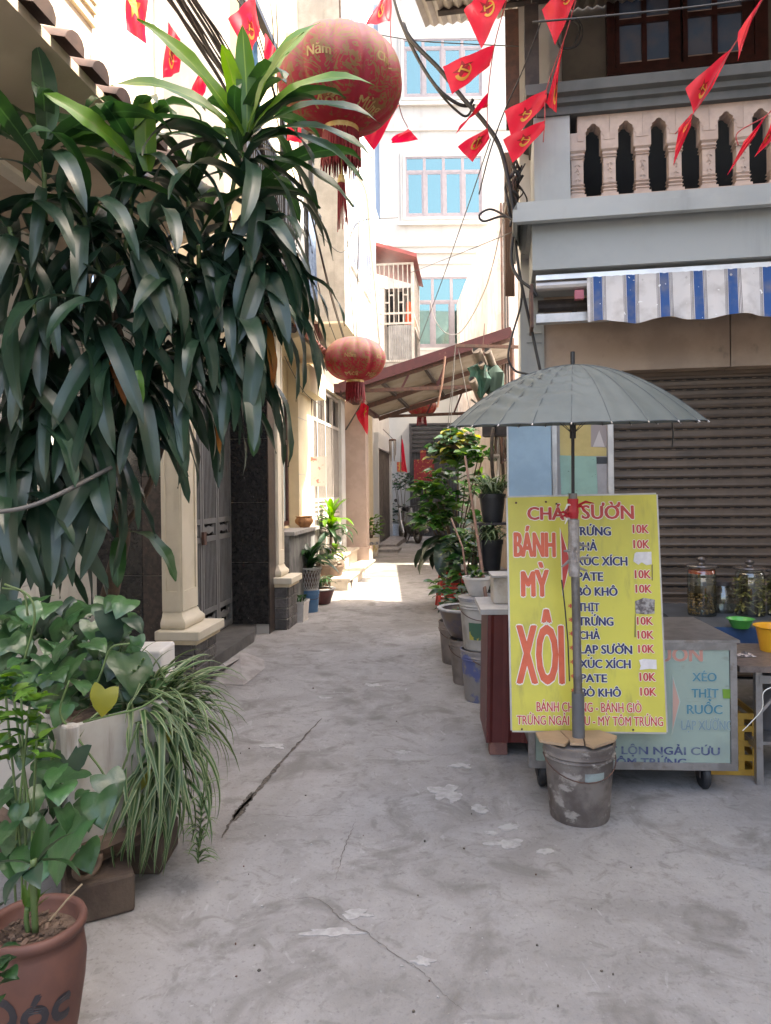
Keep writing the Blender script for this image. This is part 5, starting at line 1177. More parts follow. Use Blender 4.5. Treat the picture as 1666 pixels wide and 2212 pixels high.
# ---------------------------------------------------------------- silk lanterns
def lantern_mat():
    m = bpy.data.materials.new('red_silk_gold_print'); m.use_nodes = True; nt = m.node_tree; N = nt.nodes; L = nt.links; b = N['Principled BSDF']
    tc = N.new('ShaderNodeTexCoord'); sp = N.new('ShaderNodeSeparateXYZ'); L.new(tc.outputs['Object'], sp.inputs[0])
    at = N.new('ShaderNodeMath'); at.operation = 'ARCTAN2'; L.new(sp.outputs[1], at.inputs[0]); L.new(sp.outputs[0], at.inputs[1])
    # printed medallions: one per lobe pair, on a (longitude, height) map
    lo = N.new('ShaderNodeMath'); lo.operation = 'MULTIPLY'; lo.inputs[1].default_value = 6 / (2 * PI); L.new(at.outputs[0], lo.inputs[0])
    fr = N.new('ShaderNodeMath'); fr.operation = 'FRACT'; L.new(lo.outputs[0], fr.inputs[0])
    sb = N.new('ShaderNodeMath'); sb.operation = 'SUBTRACT'; sb.inputs[1].default_value = .5; L.new(fr.outputs[0], sb.inputs[0])
    m1 = N.new('ShaderNodeMath'); m1.operation = 'MULTIPLY'; m1.inputs[1].default_value = 2.3; L.new(sb.outputs[0], m1.inputs[0])
    m2 = N.new('ShaderNodeMath'); m2.operation = 'MULTIPLY'; m2.inputs[1].default_value = 4.2; L.new(sp.outputs[2], m2.inputs[0])
    cb = N.new('ShaderNodeCombineXYZ'); L.new(m1.outputs[0], cb.inputs[0]); L.new(m2.outputs[0], cb.inputs[1])
    ln = N.new('ShaderNodeVectorMath'); ln.operation = 'LENGTH'; L.new(cb.outputs[0], ln.inputs[0])
    msk = N.new('ShaderNodeMapRange'); msk.inputs[1].default_value = 1.25; msk.inputs[2].default_value = 1.05; L.new(ln.outputs['Value'], msk.inputs[0])
    nz = N.new('ShaderNodeTexNoise'); nz.inputs['Scale'].default_value = 5.5; nz.inputs['Detail'].default_value = 3; nz.inputs['Distortion'].default_value = 2.2; L.new(tc.outputs['Object'], nz.inputs['Vector'])
    wv = N.new('ShaderNodeMath'); wv.operation = 'SINE'; w2 = N.new('ShaderNodeMath'); w2.operation = 'MULTIPLY'; w2.inputs[1].default_value = 42; L.new(nz.outputs[0], w2.inputs[0]); L.new(w2.outputs[0], wv.inputs[0])
    th = N.new('ShaderNodeMapRange'); th.inputs[1].default_value = .2; th.inputs[2].default_value = .45; L.new(wv.outputs[0], th.inputs[0])
    gm = N.new('ShaderNodeMath'); gm.operation = 'MULTIPLY'; L.new(th.outputs[0], gm.inputs[0]); L.new(msk.outputs[0], gm.inputs[1])
    # sparse sprigs elsewhere
    n3 = N.new('ShaderNodeTexNoise'); n3.inputs['Scale'].default_value = 26; n3.inputs['Detail'].default_value = 2; L.new(tc.outputs['Object'], n3.inputs['Vector'])
    t3 = N.new('ShaderNodeMapRange'); t3.inputs[1].default_value = .64; t3.inputs[2].default_value = .66; L.new(n3.outputs[0], t3.inputs[0])
    mxm = N.new('ShaderNodeMath'); mxm.operation = 'MAXIMUM'; L.new(gm.outputs[0], mxm.inputs[0]); L.new(t3.outputs[0], mxm.inputs[1])
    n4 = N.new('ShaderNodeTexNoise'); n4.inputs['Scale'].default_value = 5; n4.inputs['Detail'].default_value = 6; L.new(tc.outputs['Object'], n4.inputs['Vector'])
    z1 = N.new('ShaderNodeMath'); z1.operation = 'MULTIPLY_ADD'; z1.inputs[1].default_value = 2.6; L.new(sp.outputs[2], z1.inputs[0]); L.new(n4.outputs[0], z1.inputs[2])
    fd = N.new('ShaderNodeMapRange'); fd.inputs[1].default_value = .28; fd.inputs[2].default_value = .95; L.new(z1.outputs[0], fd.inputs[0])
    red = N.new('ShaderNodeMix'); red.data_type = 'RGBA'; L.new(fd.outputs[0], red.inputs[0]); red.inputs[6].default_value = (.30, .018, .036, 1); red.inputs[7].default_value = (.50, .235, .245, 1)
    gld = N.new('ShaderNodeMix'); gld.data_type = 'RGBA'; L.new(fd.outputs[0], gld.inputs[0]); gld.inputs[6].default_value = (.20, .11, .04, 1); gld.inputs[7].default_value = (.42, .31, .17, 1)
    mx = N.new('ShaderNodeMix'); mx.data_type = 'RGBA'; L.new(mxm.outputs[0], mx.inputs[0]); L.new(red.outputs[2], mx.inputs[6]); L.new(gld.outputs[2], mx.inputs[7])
    L.new(mx.outputs[2], b.inputs['Base Color']); b.inputs['Roughness'].default_value = .65
    t = N.new('ShaderNodeBsdfTranslucent'); L.new(mx.outputs[2], t.inputs[0]); ms = N.new('ShaderNodeMixShader'); ms.inputs[0].default_value = .35
    L.new(b.outputs[0], ms.inputs[1]); L.new(t.outputs[0], ms.inputs[2]); L.new(ms.outputs[0], N['Material Output'].inputs[0]); return m
m_lan = lantern_mat(); m_gold = M('lantern_gold', (.42, .27, .08), (.5, .36, .14), sc=20, rough=.45, metal=.2); m_fringe = M('red_fringe', (.24, .01, .018), (.17, .008, .014), sc=30, rough=.6, trans=.3)
def lantern(label, c, r, hk, seed, far=False, tail=True):
    o = thing('lantern', label, 'lantern', c, random.Random(seed).uniform(-.1, .1), 'red silk lanterns over the alley')
    h = r * hk; NL = 12
    prof = []
    for i in range(25):
        a = -PI / 2 + PI * (.07 + .86 * i / 24); prof.append((r * math.cos(a) ** .82, h * math.sin(a)))
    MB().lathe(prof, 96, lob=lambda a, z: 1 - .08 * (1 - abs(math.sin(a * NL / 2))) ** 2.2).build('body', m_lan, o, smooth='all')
    MB().lathe([(0, h * 1.0), (r * .26, h * 1.0), (r * .27, h * .93), (r * .2, h * .9)], 24).build('top_cap', m_gold, o, smooth=True)
    rz = r * .27
    MB().lathe([(rz * .95, -h * .93), (rz * 1.06, -h * .95), (rz * 1.06, -h * 1.10), (rz * .98, -h * 1.12), (0, -h * 1.0)], 28).build('gold_collar', m_gold, o, smooth=True)
    rnd = random.Random(seed); fb = MB(); k = 70 if not far else 36
    for i in range(k):
        a = 2 * PI * i / k + rnd.uniform(-.04, .04); l = r * rnd.uniform(.52, .64); rr = rz * 1.03; out = rnd.uniform(1.0, 1.22)
        p0 = Vector((rr * math.cos(a), rr * math.sin(a), -h * 1.08)); p1 = Vector((rr * out * math.cos(a + rnd.uniform(-.05, .05)), rr * out * math.sin(a), -h * 1.08 - l))
        fb.tube([p0, p0.lerp(p1, .5) + Vector((rnd.uniform(-.01, .01), rnd.uniform(-.01, .01), 0)) * r, p1], [r * .017, r * .02, r * .006], 4, False)
    fb.build('fringe', m_fringe, o, kind='stuff')
    if tail:
        MB().tube([(0, 0, -h), (.01 * r, 0, -h * 1.15 - r * .62)], r * .01, 5).build('tassel_cord', m_gold, o)
        MB().lathe([(0, 0), (r * .045, -.01 * r), (r * .06, -r * .08), (r * .065, -r * .14), (0, -r * .14)], 12, (0, 0, -h * 1.15 - r * .60)).build('tassel_knob', m_gold, o, smooth=True)
        tb_ = MB()
        for i in range(12):
            a = 2 * PI * i / 12; z0 = -h * 1.15 - r * .74; tb_.tube([(r * .05 * math.cos(a), r * .05 * math.sin(a), z0), (r * .09 * math.cos(a) + .02 * r, r * .09 * math.sin(a), z0 - r * rnd.uniform(.55, .85))], [r * .012, r * .006], 4, False)
        tb_.build('tassel', m_fringe, o, kind='stuff')
    # printed greeting wrapped on the silk
    def word(txt, lon, w, z0, z1):
        gco, gfc = glyphs(txt); xs_ = [c_.x for c_ in gco]; lo_, hi_ = min(xs_), max(xs_); mb = MB()
        for k_, dx in enumerate((-.006, .006)):
            n0 = len(mb.v)
            for vc in gco:
                a = lon + ((vc.x - lo_) / (hi_ - lo_) - .5) * w + dx; zz = (z0 + vc.y / CAPH * (z1 - z0)) * h
                s_ = max(-1, min(1, zz / h)); rr = r * math.cos(math.asin(s_)) ** .82 * (1 - .08 * (1 - abs(math.sin(a * NL / 2))) ** 2.2) + r * (.006 + .001 * k_)
                mb.v.append((rr * math.cos(a), rr * math.sin(a), zz))
            mb.f += [tuple(n0 + q for q in p_) for p_ in gfc]
        me = bpy.data.meshes.new('lettering'); me.from_pydata(mb.v, [], mb.f); me.update(); me.materials.append(MATS['print_gold']); link('lettering', me, o)
    if not far:
        for q in range(2):
            lon = R(-104) + q * PI
            word('Năm', lon + .05, .36, -.14, .05); word('Mới', lon, .62, -.86, -.72); word('Chúc', lon + 1.15, .36, -.12, .05); word('Mừng', lon + 1.15, .66, -.86, -.72)
    return o
M('print_gold', (.36, .25, .09), (.3, .2, .07), sc=20, rough=.5)
p1 = P(735, 178, 4.6); L1 = lantern('big weathered red silk lantern with a long fringe, partly behind dracaena leaves', p1, .395, .76, 1)
p2 = P(767, 776, 9.3); L2 = lantern('dark red silk lantern hanging before the sheet canopy', p2, .395, .70, 2, tail=False)
p3 = P(911, 878, 19.0); L3 = lantern('bright red and gold lantern under the canopy by the steel gate', p3, .40, .62, 3, far=True, tail=False)

# ---------------------------------------------------------------- overhead cables (each its own)
m_cab = M('black_cable', (.018, .017, .018), (.03, .028, .028), sc=8, rough=.55); m_cabg = M('grey_cable', (.10, .095, .09), rough=.6); m_cabw = M('white_cable', (.5, .48, .46), rough=.6); m_cabb = M('brown_cable', (.10, .06, .045), rough=.6)
def cable(label, pts, r, mat=None, group='overhead cables', n=8):
    c = curve_pts([P(*p) for p in pts], n); o = MB().tube(c, r, 6).build('cable', mat or m_cab, smooth='all'); return tag(o, label, 'cable', group)
cable('cord holding up the big weathered lantern', [(733, -60, 4.6), (735, 45, 4.6)], .006, m_cabb, None)
for k, (u0, v0) in enumerate(((775, 480), (752, 470))):
    cable('cord holding up the dark red lantern before the canopy', [(u0 - 5 * k, v0, 9.25), (770 - k * 4, 735, 9.3)], .008, m_cabg, 'lantern cords', 4)
cable('cord holding up the red and gold lantern by the gate', [(911, 780, 19), (911, 832, 19)], .008, m_cabg, None, 4)
T5 = 5.2
cable('thick black cable sagging from above the alley to the balcony corner', [(842, -40, 5.6), (878, 70, 5.5), (950, 150, 5.4), (1000, 212, 5.35), (1045, 262, 5.3), (1080, 318, 5.25), (1100, 400, 5.2), (1112, 480, 5.2)], .016)
cable('thick looping black cable hanging below the straighter one', [(845, -40, 5.6), (868, 50, 5.55), (905, 130, 5.5), (945, 190, 5.4), (985, 222, 5.4), (1012, 228, 5.4), (1022, 215, 5.4)], .013)
cable('black cable with low slack loop under the flags', [(845, -30, 5.62), (900, 120, 5.5), (950, 200, 5.45), (990, 242, 5.45), (1010, 250, 5.45), (1025, 225, 5.4)], .009)
cable('thin wire crossing behind the flags to the shop roof', [(790, 70, 6.5), (900, 88, 6), (1010, 95, 5.6), (1120, 100, 5.2)], .004)
cable('thin black wire from the shop roof down to the cable bundle', [(1168, 50, 5.0), (1130, 150, 5.1), (1090, 240, 5.2), (1058, 330, 5.25), (1035, 420, 5.3)], .005)
cable('thin wire slanting past the white end house down to the canopy', [(1060, 300, 6), (1020, 420, 7), (985, 520, 8), (950, 620, 9), (905, 740, 11)], .005)
cable('pale wire sagging in front of the end house window', [(1110, 360, 6), (1085, 480, 7), (1050, 620, 8), (1000, 712, 9), (965, 720, 9), (940, 690, 9), (930, 650, 9)], .006, m_cabw)
cable('coiled slack cable loops beside the balcony cornice', [(1105, 470, 5.2), (1080, 468, 5.25), (1045, 478, 5.3), (1036, 464, 5.3), (1058, 452, 5.3), (1085, 462, 5.25), (1115, 480, 5.15)], .008)
cable('brown cable running down the pilaster behind the umbrella', [(1112, 480, 5.15), (1105, 560, 5.15), (1120, 600, 5.1), (1150, 625, 5.05), (1160, 640, 5.05)], .011)
cable('long dark cable falling from the cornice to the umbrella', [(1110, 470, 5.2), (1118, 560, 5.2), (1132, 640, 5.2), (1150, 720, 5.2), (1165, 790, 5.2), (1180, 860, 5.25)], .011)
cable('loose cable looping to the canopy edge', [(1128, 610, 5.2), (1125, 660, 5.25), (1108, 720, 5.3), (1098, 770, 5.3), (1112, 800, 5.3), (1145, 810, 5.25), (1175, 830, 5.2)], .008)
cable('thin wire across to the caged balcony', [(1110, 500, 6), (1000, 545, 9), (885, 590, 15.6)], .005)
cable('thin wire from the concrete house to the lantern cords', [(690, 505, 9), (740, 545, 9.2), (775, 480, 9.3), (860, 470, 9.5)], .005)
cable('black coil hung on the wall beside the wooden window', [(1225, 35, 5.3), (1245, 40, 5.3), (1258, 65, 5.3), (1250, 95, 5.3), (1225, 105, 5.3), (1205, 95, 5.3), (1212, 60, 5.3), (1235, 42, 5.3), (1252, 62, 5.3), (1240, 98, 5.3)], .009)
cable('thin black wire along the roof edge above the window', [(1150, 48, 4.55), (1300, 35, 4.45), (1500, 15, 4.3), (1666, -8, 4.15)], .006)
rnd = random.Random(11)
for k in range(16):
    u = 1112 + rnd.uniform(-8, 22); pts = []
    for v in range(330 + rnd.randint(0, 50), 490, 22): pts.append((u + rnd.uniform(-13, 13), v, 5.25 + rnd.uniform(-.05, .1)))
    cable('black wire in the tangle between balcony pier and side wall', pts, rnd.choice((.006, .008, .01)), rnd.choice((m_cab, m_cab, m_cabb)), 'wires tangled beside the balcony pier', 5)
for k in range(5):
    u = 1092 + k * 4; cable('brown vertical conduit down the wall behind the balcony', [(u, 330, 7.2), (u + rnd.uniform(-1, 1), 470, 7.2), (u + 2, 640, 7.2)], .012, m_cabb, 'vertical conduits by the shop', 3)
# left bundle along the facades
for k in range(14):
    o_ = rnd.uniform(-1, 1)
    pts = [(352 + k * 4.5 + rnd.uniform(-6, 6), -20, 4.6), (430 + k * 4 + o_ * 8, 95, 5.0), (500 + k * 2 + o_ * 12, 200, 5.6), (560 + o_ * 14, 330, 6.3), (615 + o_ * 10, 520, 7.3), (655 + o_ * 10, 640, 8.3), (690 + o_ * 12, 735, 9.6), (715 + o_ * 10, 800, 11)]
    cable('black cable of the bundle strung along the cream house', pts, rnd.choice((.006, .008, .011)), None, 'cable bundle along the houses', 6)
for k in range(7):
    o_ = rnd.uniform(-1, 1); pts = [(500 + k * 16, -20, 5.4 + .1 * k), (545 + k * 9, 60, 5.8), (600 + o_ * 8, 250, 6.6), (660 + o_ * 10, 450, 7.6), (700 + o_ * 18, 640, 9), (740 + o_ * 14, 760, 11)]
    if k in (2, 3, 4): continue
    cable('loose cable drooping in front of the concrete house', pts, .006, None, 'loose cables on the houses', 6)
cable('red brown pipe running down beside the white door', [(655, 690, 9.95), (672, 830, 10), (668, 960, 10), (662, 1080, 10), (665, 1180, 10)], .016, m_maroon, None)
cable('thin wire down the cream pilaster', [(615, 770, 8.6), (630, 800, 8.7), (660, 850, 9.2), (700, 880, 9.8)], .005, m_cabg, None)
cable('black cable low across the dracaena leaves', [(-20, 1108, 3.0), (60, 1095, 3.05), (140, 1062, 3.15), (240, 1010, 3.4)], .011, m_cabg, None)
# wrapped white hose down the white storeys
cable('twisted white hose hanging down the white storeys', [(768, 370, 10.3), (792, 420, 10.4), (800, 520, 10.6), (812, 640, 10.8), (822, 760, 11)], .022, m_cabw, None)

# ---------------------------------------------------------------- flags
m_flag = M('flag_red', (.66, .022, .03), (.60, .018, .026), sc=5, rough=.6, trans=.35); m_fgold = M('flag_gold', (.66, .36, .05), rough=.6, trans=.25); m_fdark = M('flag_dark_red', (.34, .01, .015), rough=.6, trans=.2)
def star_pts(cx, cy, r, rot=0, n=5):
    return [(cx + (r if i % 2 == 0 else r * .4) * math.cos(PI / 2 + rot + i * PI / n), cy + (r if i % 2 == 0 else r * .4) * math.sin(PI / 2 + rot + i * PI / n)) for i in range(10)]
def sickle(cx, cy, r):
    out = [(cx + r * math.cos(R(a)), cy + r * math.sin(R(a))) for a in range(-185, 46, 11)]
    inn = [(cx + r * .12 + r * .74 * math.cos(R(a)), cy + r * .08 + r * .74 * math.sin(R(a))) for a in range(42, -182, -11)]
    return out + inn
def hammer(cx, cy, r):
    c45 = math.cos(R(45))
    def rt(x, y): return (cx + (x - y) * c45 * r, cy + (x + y) * c45 * r)
    return [rt(*p) for p in ((-.12, -1.05), (.12, -1.05), (.12, .55), (.5, .55), (.5, .9), (-.45, .9), (-.45, .55), (-.12, .55))]
def flag(label, quad, Y, emblem, seed, group='bunting flags', dY=(0, 0, 0, 0), amp=.02, name='flag', ec=(.5, .5), er=.22, asp=1.4):
    """quad: four (u,v) corners in order"""
    c = [P(u, v, Y + d) for (u, v), d in zip(quad, dY)]; rnd = random.Random(seed); ph = rnd.uniform(0, 6)
    org = sum(c, Vector()) / 4
    def at(s, t, off=0.0):
        p = c[0] * (1 - s) * (1 - t) + c[1] * s * (1 - t) + c[2] * s * t + c[3] * (1 - s) * t
        p = p + Vector((.25, 1, .1)) * (amp * math.sin(s * 5 + t * 3.5 + ph) * math.sin(PI * min(1, max(0, .15 + .7 * t))) + amp * .4 * math.sin(s * 11 - t * 4 + ph)) + Vector((0, off, 0))
        return p - org
    o = MB().grid([[at(i / 14, j / 10) for i in range(15)] for j in range(11)]).build(name, m_flag, smooth='all'); o.location = org; tag(o, label, 'flag', group)
    def emb(pts, mat, nm, off):
        tris = tessellate_polygon([[Vector((x, y, 0)) for x, y in pts]])
        mb = MB(); bm = bmesh.new(); vs = [bm.verts.new((x, y, 0)) for x, y in pts]
        for t3 in tris:
            try: bm.faces.new([vs[i] for i in t3])
            except ValueError: pass
        bmesh.ops.subdivide_edges(bm, edges=bm.edges[:], cuts=2, use_grid_fill=True); bmesh.ops.triangulate(bm, faces=bm.faces[:]); bm.verts.index_update()
        for sgn in (-1, 1):
            n0 = len(mb.v); mb.v += [tuple(at(v.co.x, v.co.y, sgn * off)) for v in bm.verts]; mb.f += [tuple(n0 + v.index for v in f.verts) for f in bm.faces]
        bm.free(); me = bpy.data.meshes.new(nm); me.from_pydata(mb.v, [], mb.f); me.update(); me.materials.append(mat); link(nm, me, o)
    ex_, ey_ = ec
    sq = lambda pts: [(ex_ + (x - ex_) / asp, ey_ + (y - ey_)) for x, y in pts]
    if emblem == 'star': emb(sq(star_pts(ex_, ey_, er * 1.15, PI)), m_fgold, 'star', .003)
    elif emblem == 'party':
        emb(sq(star_pts(ex_, ey_ - .03, er * 1.05, PI)), m_fdark, 'star', .002)  # dark star paints the far side's star shading through the cloth
        flip = lambda pts: [(x, 2 * ey_ - y) for x, y in pts]
        emb(sq(flip(sickle(ex_ - .01, ey_ - .06, er * .8))), m_fgold, 'sickle', .004); emb(sq(flip(hammer(ex_ + .02, ey_ - .02, er * .62))), m_fgold, 'hammer', .0055)
    return o
def z2(*a): return [Z2(x, y) for x, y in a]
def z3(*a): return [Z3(x, y) for x, y in a]
def z1(*a): return [Z1(x, y) for x, y in a]
flag('red pennant above the big lantern beside the thick cables', z2((810, -60), (852, -60), (842, 120), (690, 160)), 5.3, 'party', 1, ec=(.5, .6), dY=(0, .05, 0, -.05))
flag('red pennant half hidden behind the big lantern', z2((820, 600), (895, 640), (738, 905), (672, 815)), 5.2, 'star', 2, ec=(.5, .55))
flag('small red pennant twisted edge-on beside the big lantern', z2((945, 768), (1008, 842), (848, 862), (850, 845)), 6.2, None, 3, amp=.03)
flag('red party pennant spread wide with hammer and sickle, beside the thick cable', z2((1155, 395), (1470, 272), (1440, 395), (1215, 575)), 4.9, 'party', 4, ec=(.36, .5), er=.32, dY=(0, .1, .05, -.05))
flag('red pennant hanging point down against the sheet roof', z2((1285, 68), (1400, -70), (1560, -40), (1390, 290)), 4.6, 'party', 5, ec=(.6, .5), er=.28)
flag('narrow red pennant folded over the thick cable', z2((1430, 570), (1425, 648), (1330, 690), (1225, 808)), 5.0, None, 6, amp=.03)
flag('red party pennant hanging just under the thick cable', z2((1425, 765), (1440, 830), (1338, 978), (1248, 890)), 5.0, 'party', 7, ec=(.5, .45), er=.3)
flag('red pennant hanging point down beside the wooden window', z3((245, 50), (390, -70), (475, -60), (328, 288)), 4.7, 'party', 8, ec=(.75, .45), er=.22)
flag('long narrow red pennant hanging before the beige upper wall', z3((392, 222), (345, 460), (338, 702), (276, 640)), 4.75, 'party', 9, ec=(.65, .6), er=.28, asp=1.0)
flag('red party pennant across the end of the balcony handrail', z3((16, 690), (278, 545), (278, 640), (60, 862)), 4.8, 'party', 10, ec=(.45, .55), er=.26)
flag('red party pennant before the green balcony pier', z3((5, 862), (265, 740), (265, 802), (66, 1010)), 4.75, 'party', 11, ec=(.45, .52), er=.26)
flag('red pennant slanting across the balcony handrail', z3((1135, 545), (1432, 285), (1300, 545), (1185, 705)), 4.3, 'party', 12, ec=(.42, .55), er=.25)
flag('slim red pennant in front of the wooden window', z3((1465, 190), (1615, -20), (1545, 130), (1456, 386)), 4.2, None, 13)
flag('crumpled red pennant in front of the balusters', z3((1180, 690), (1165, 790), (1062, 1022), (1090, 800)), 4.3, 'party', 14, amp=.03, ec=(.4, .4), er=.2)
flag('thin twisted red pennant in front of the last balusters', z3((1632, 720), (1560, 850), (1396, 1082), (1500, 870)), 4.2, None, 15, amp=.03)
flag('red pennant by the last baluster', z3((1690, 700), (1690, 850), (1560, 976), (1625, 860)), 4.15, 'party', 16, ec=(.6, .4), er=.2)
flag('red flag with yellow star before the cream upper wall', z1((760, -60), (885, -60), (892, 272), (765, 182)), 4.9, 'star', 17, group='flags on the cream house', ec=(.4, .35), er=.3)
flag('red flag hanging beside the starred flag', z1((1008, 125), (1092, 240), (1080, 430), (988, 480)), 4.9, 'party', 18, group='flags on the cream house', ec=(.5, .6), er=.25)
flag('red flag behind the tallest dracaena leaves', z1((1380, 120), (1530, -40), (1575, 190), (1500, 345)), 5.2, 'party', 19, group='flags on the cream house', ec=(.55, .6), er=.3)
flag('red flag end behind the erect dracaena leaves', z1((1605, 205), (1668, 300), (1640, 480), (1570, 500)), 5.4, None, 20, group='flags on the cream house')
flag('red flag tip low between dracaena leaves', z1((1200, 400), (1255, 490), (1215, 585), (1155, 575)), 5.0, None, 21, group='flags on the cream house')
flag('red flag behind the big lantern fringe', z2((220, 720), (310, 780), (300, 860), (210, 850)), 5.4, None, 22, group='flags on the cream house')
def string(label, pts):
    c = curve_pts([P(*p) for p in pts], 6); o = MB().tube(c, .0035, 5).build('bunting_string', M('string_red', (.35, .05, .05), rough=.7) if 'string_red' not in MATS else MATS['string_red'], smooth='all'); tag(o, label, 'string', 'bunting strings')
A = lambda f, x, y, Y: (*f(x, y), Y)
string('red string carrying the pennants from the roof past the window', [A(Z3, 475, -60, 4.7), A(Z3, 392, 222, 4.75), A(Z3, 278, 545, 4.8), A(Z3, 265, 740, 4.75), A(Z3, 255, 880, 4.75)])
string('red string carrying the pennants over the balcony', [A(Z3, 1640, -60, 4.2), A(Z3, 1540, 130, 4.22), A(Z3, 1432, 285, 4.3), A(Z3, 1185, 700, 4.3), A(Z3, 1070, 830, 4.35)])
string('red string carrying the pennants beside the thick cables', [A(Z2, 1560, -60, 4.6), A(Z2, 1470, 270, 4.9), A(Z2, 1430, 570, 5.0), A(Z2, 1425, 765, 5.0)])
string('thin string carrying the pennants beside the big lantern', [A(Z2, 845, -60, 5.3), A(Z2, 845, 250, 5.3), A(Z2, 895, 640, 5.2), A(Z2, 945, 768, 6.2)])
string('red string carrying the pennants at the last balusters', [A(Z3, 1700, 640, 4.15), A(Z3, 1630, 720, 4.2), A(Z3, 1460, 820, 4.25), A(Z3, 1462, 900, 4.25)])
# flag on a pole fixed to the pink pillar, furled flag by the gate
fp = [P(*Z5(520, 1130), 13.6), P(*Z5(640, 930), 13.3)]
flag('red flag with yellow star on a short pole from the pink pillar', [Z5(625, 955), Z5(668, 985), Z5(655, 1162), Z5(580, 1025)], 13.35, 'star', 23, group='national flags on poles', amp=.05, ec=(.6, .3), er=.25)
tag(MB().tube(fp, .014, 6).build('flagpole', m_cabg), 'short slanting flagpole fixed to the pink pillar', 'flagpole')
flag('furled red flag hanging on a thin pole beside the steel gate', [Z5(876, 1180), Z5(885, 1230), Z5(910, 1400), Z5(868, 1385)], 22.2, None, 24, group='national flags on poles', amp=.05)
tag(MB().tube([P(*Z5(872, 1165), 22.2), P(*Z5(866, 1400), 22.2)], .014, 6).build('flagpole', m_cabg), 'thin upright flagpole beside the steel gate', 'flagpole')
# ---------------------------------------------------------------- leaves
def leaf_mesh(name, L, W, e0, e1, p=1.0, fold=.25, wave=.0, nseg=10, prof='strap', mats=None, cols=4, curl=0.0, seed=0, sway=0.0, rib=False):
    """blade growing along +x: elevation runs from e0 to e1 degrees; returns shared mesh data"""
    rnd = random.Random(seed); mb = MB(); pos = Vector((0, 0, 0)); rows_ = []; ph = rnd.uniform(0, 6)
    for i in range(nseg + 1):
        t = i / nseg; e = R(e0 + (e1 - e0) * t ** p); d = Vector((math.cos(e), 0, math.sin(e))); nrm = Vector((-math.sin(e), 0, math.cos(e)))
        if prof == 'strap': w = W * (.28 + .72 * math.sin(PI * min(1, t * 1.05 + .02) ** .85)) if t < .5 else W * max(.02, math.sin(PI * (t ** 1.15)) ** .62) if t < 1 else .01 * W
        elif prof == 'blade': w = W * (max(.0, 1 - t ** 2.2)) + .0004
        elif prof == 'lance': w = W * max(.03, math.sin(PI * t ** .75)) ** .9
        elif prof == 'ovate': w = W * max(.02, math.sin(PI * t ** .62)) ** .85
        elif prof == 'heart': w = W * (max(0.02, math.sin(PI * (t * .86 + .14) ** .58)) ** .9)
        cen = pos + Vector((0, sway * math.sin(t * 3 + ph) * L, 0)); r_ = []
        for s_ in ([-1, -.55, -.07, .07, .55, 1] if rib else [-1 + 2 * j / cols for j in range(cols + 1)]):
            edge = abs(s_)
            hgt = fold * w * edge + wave * math.sin(t * 17 + (0 if s_ < 0 else 2) + ph) * edge * W - curl * w * edge * edge
            back = 0
            if prof == 'heart' and t < .25: back = -.34 * L * edge * (1 - edge * .55) * (1 - t / .25)
            r_.append(cen + Vector((0, 1, 0)) * (s_ * w) + nrm * hgt + d * back)
        rows_.append(r_); pos = pos + d * (L / nseg)
    mb.grid(rows_); me = bpy.data.meshes.new(name); me.from_pydata(mb.v, [], mb.f); me.update()
    for m in mats: me.materials.append(m)
    if len(mats) > 1:
        for k, pl in enumerate(me.polygons):
            j = k % (5 if rib else cols); pl.material_index = (1 if j == 2 else 0) if rib else (1 if (j in (0, cols - 1)) else 0)
    me.polygons.foreach_set('use_smooth', [True] * len(me.polygons)); return me
m_ldark = M('dark_glossy_leaf', (.013, .036, .020), (.018, .047, .025), sc=5, rough=.36, stain=(.05, .06, .045), ssc=(9, 9, 9), slo=.55, shi=.75, samt=.35, rand=.25, trans=.10, spec=.55)
m_lmid = M('mid_green_leaf', (.016, .05, .016), (.024, .072, .018), sc=5, rough=.36, rand=.22, trans=.25, spec=.5)
m_lyoung = M('young_green_leaf', (.055, .15, .012), (.10, .215, .02), sc=3, rough=.36, rand=.15, trans=.4, spec=.5)
m_ldry = M('dry_orange_leaf', (.24, .08, .015), (.3, .14, .025), sc=5, rough=.6, rand=.2, trans=.3)
m_lyel = M('yellow_leaf', (.28, .27, .04), (.24, .24, .035), sc=4, rough=.45, trans=.35)
m_lcream = M('cream_leaf_edge', (.21, .25, .13), (.17, .22, .115), sc=5, rough=.45, rand=.15, trans=.3)
m_lsp = M('spider_leaf_green', (.045, .10, .03), (.035, .08, .026), sc=5, rough=.42, rand=.2, trans=.25)
m_heart = M('heart_leaf', (.042, .105, .034), (.028, .075, .028), sc=7, rough=.32, rand=.3, trans=.2, spec=.6, bump=.25, bsc=14)
m_light = M('light_green_leaf', (.085, .19, .03), (.115, .22, .04), sc=6, rough=.4, rand=.2, trans=.35)
m_bark = M('dracaena_bark', (.13, .085, .055), (.085, .055, .038), sc=16, rough=.85, bump=.5, bsc=40)
m_stem = M('green_stem', (.10, .16, .05), (.08, .12, .04), sc=6, rough=.5)
m_ribd = M('dark_leaf_rib', (.022, .048, .036), rough=.4, rand=.2, trans=.1); m_ribm = M('mid_leaf_rib', (.045, .11, .035), rough=.4, rand=.2, trans=.25); m_riby = M('young_leaf_rib', (.16, .26, .03), rough=.4, trans=.4)
RIB = {'dark_glossy_leaf': m_ribd, 'mid_green_leaf': m_ribm, 'young_green_leaf': m_riby, 'dry_orange_leaf': m_ldry}
def orient(o, az, roll=0.0, pitch=0.0):
    o.rotation_euler = (Matrix.Rotation(az, 3, 'Z') @ Matrix.Rotation(-pitch, 3, 'Y') @ Matrix.Rotation(roll, 3, 'X')).to_euler()

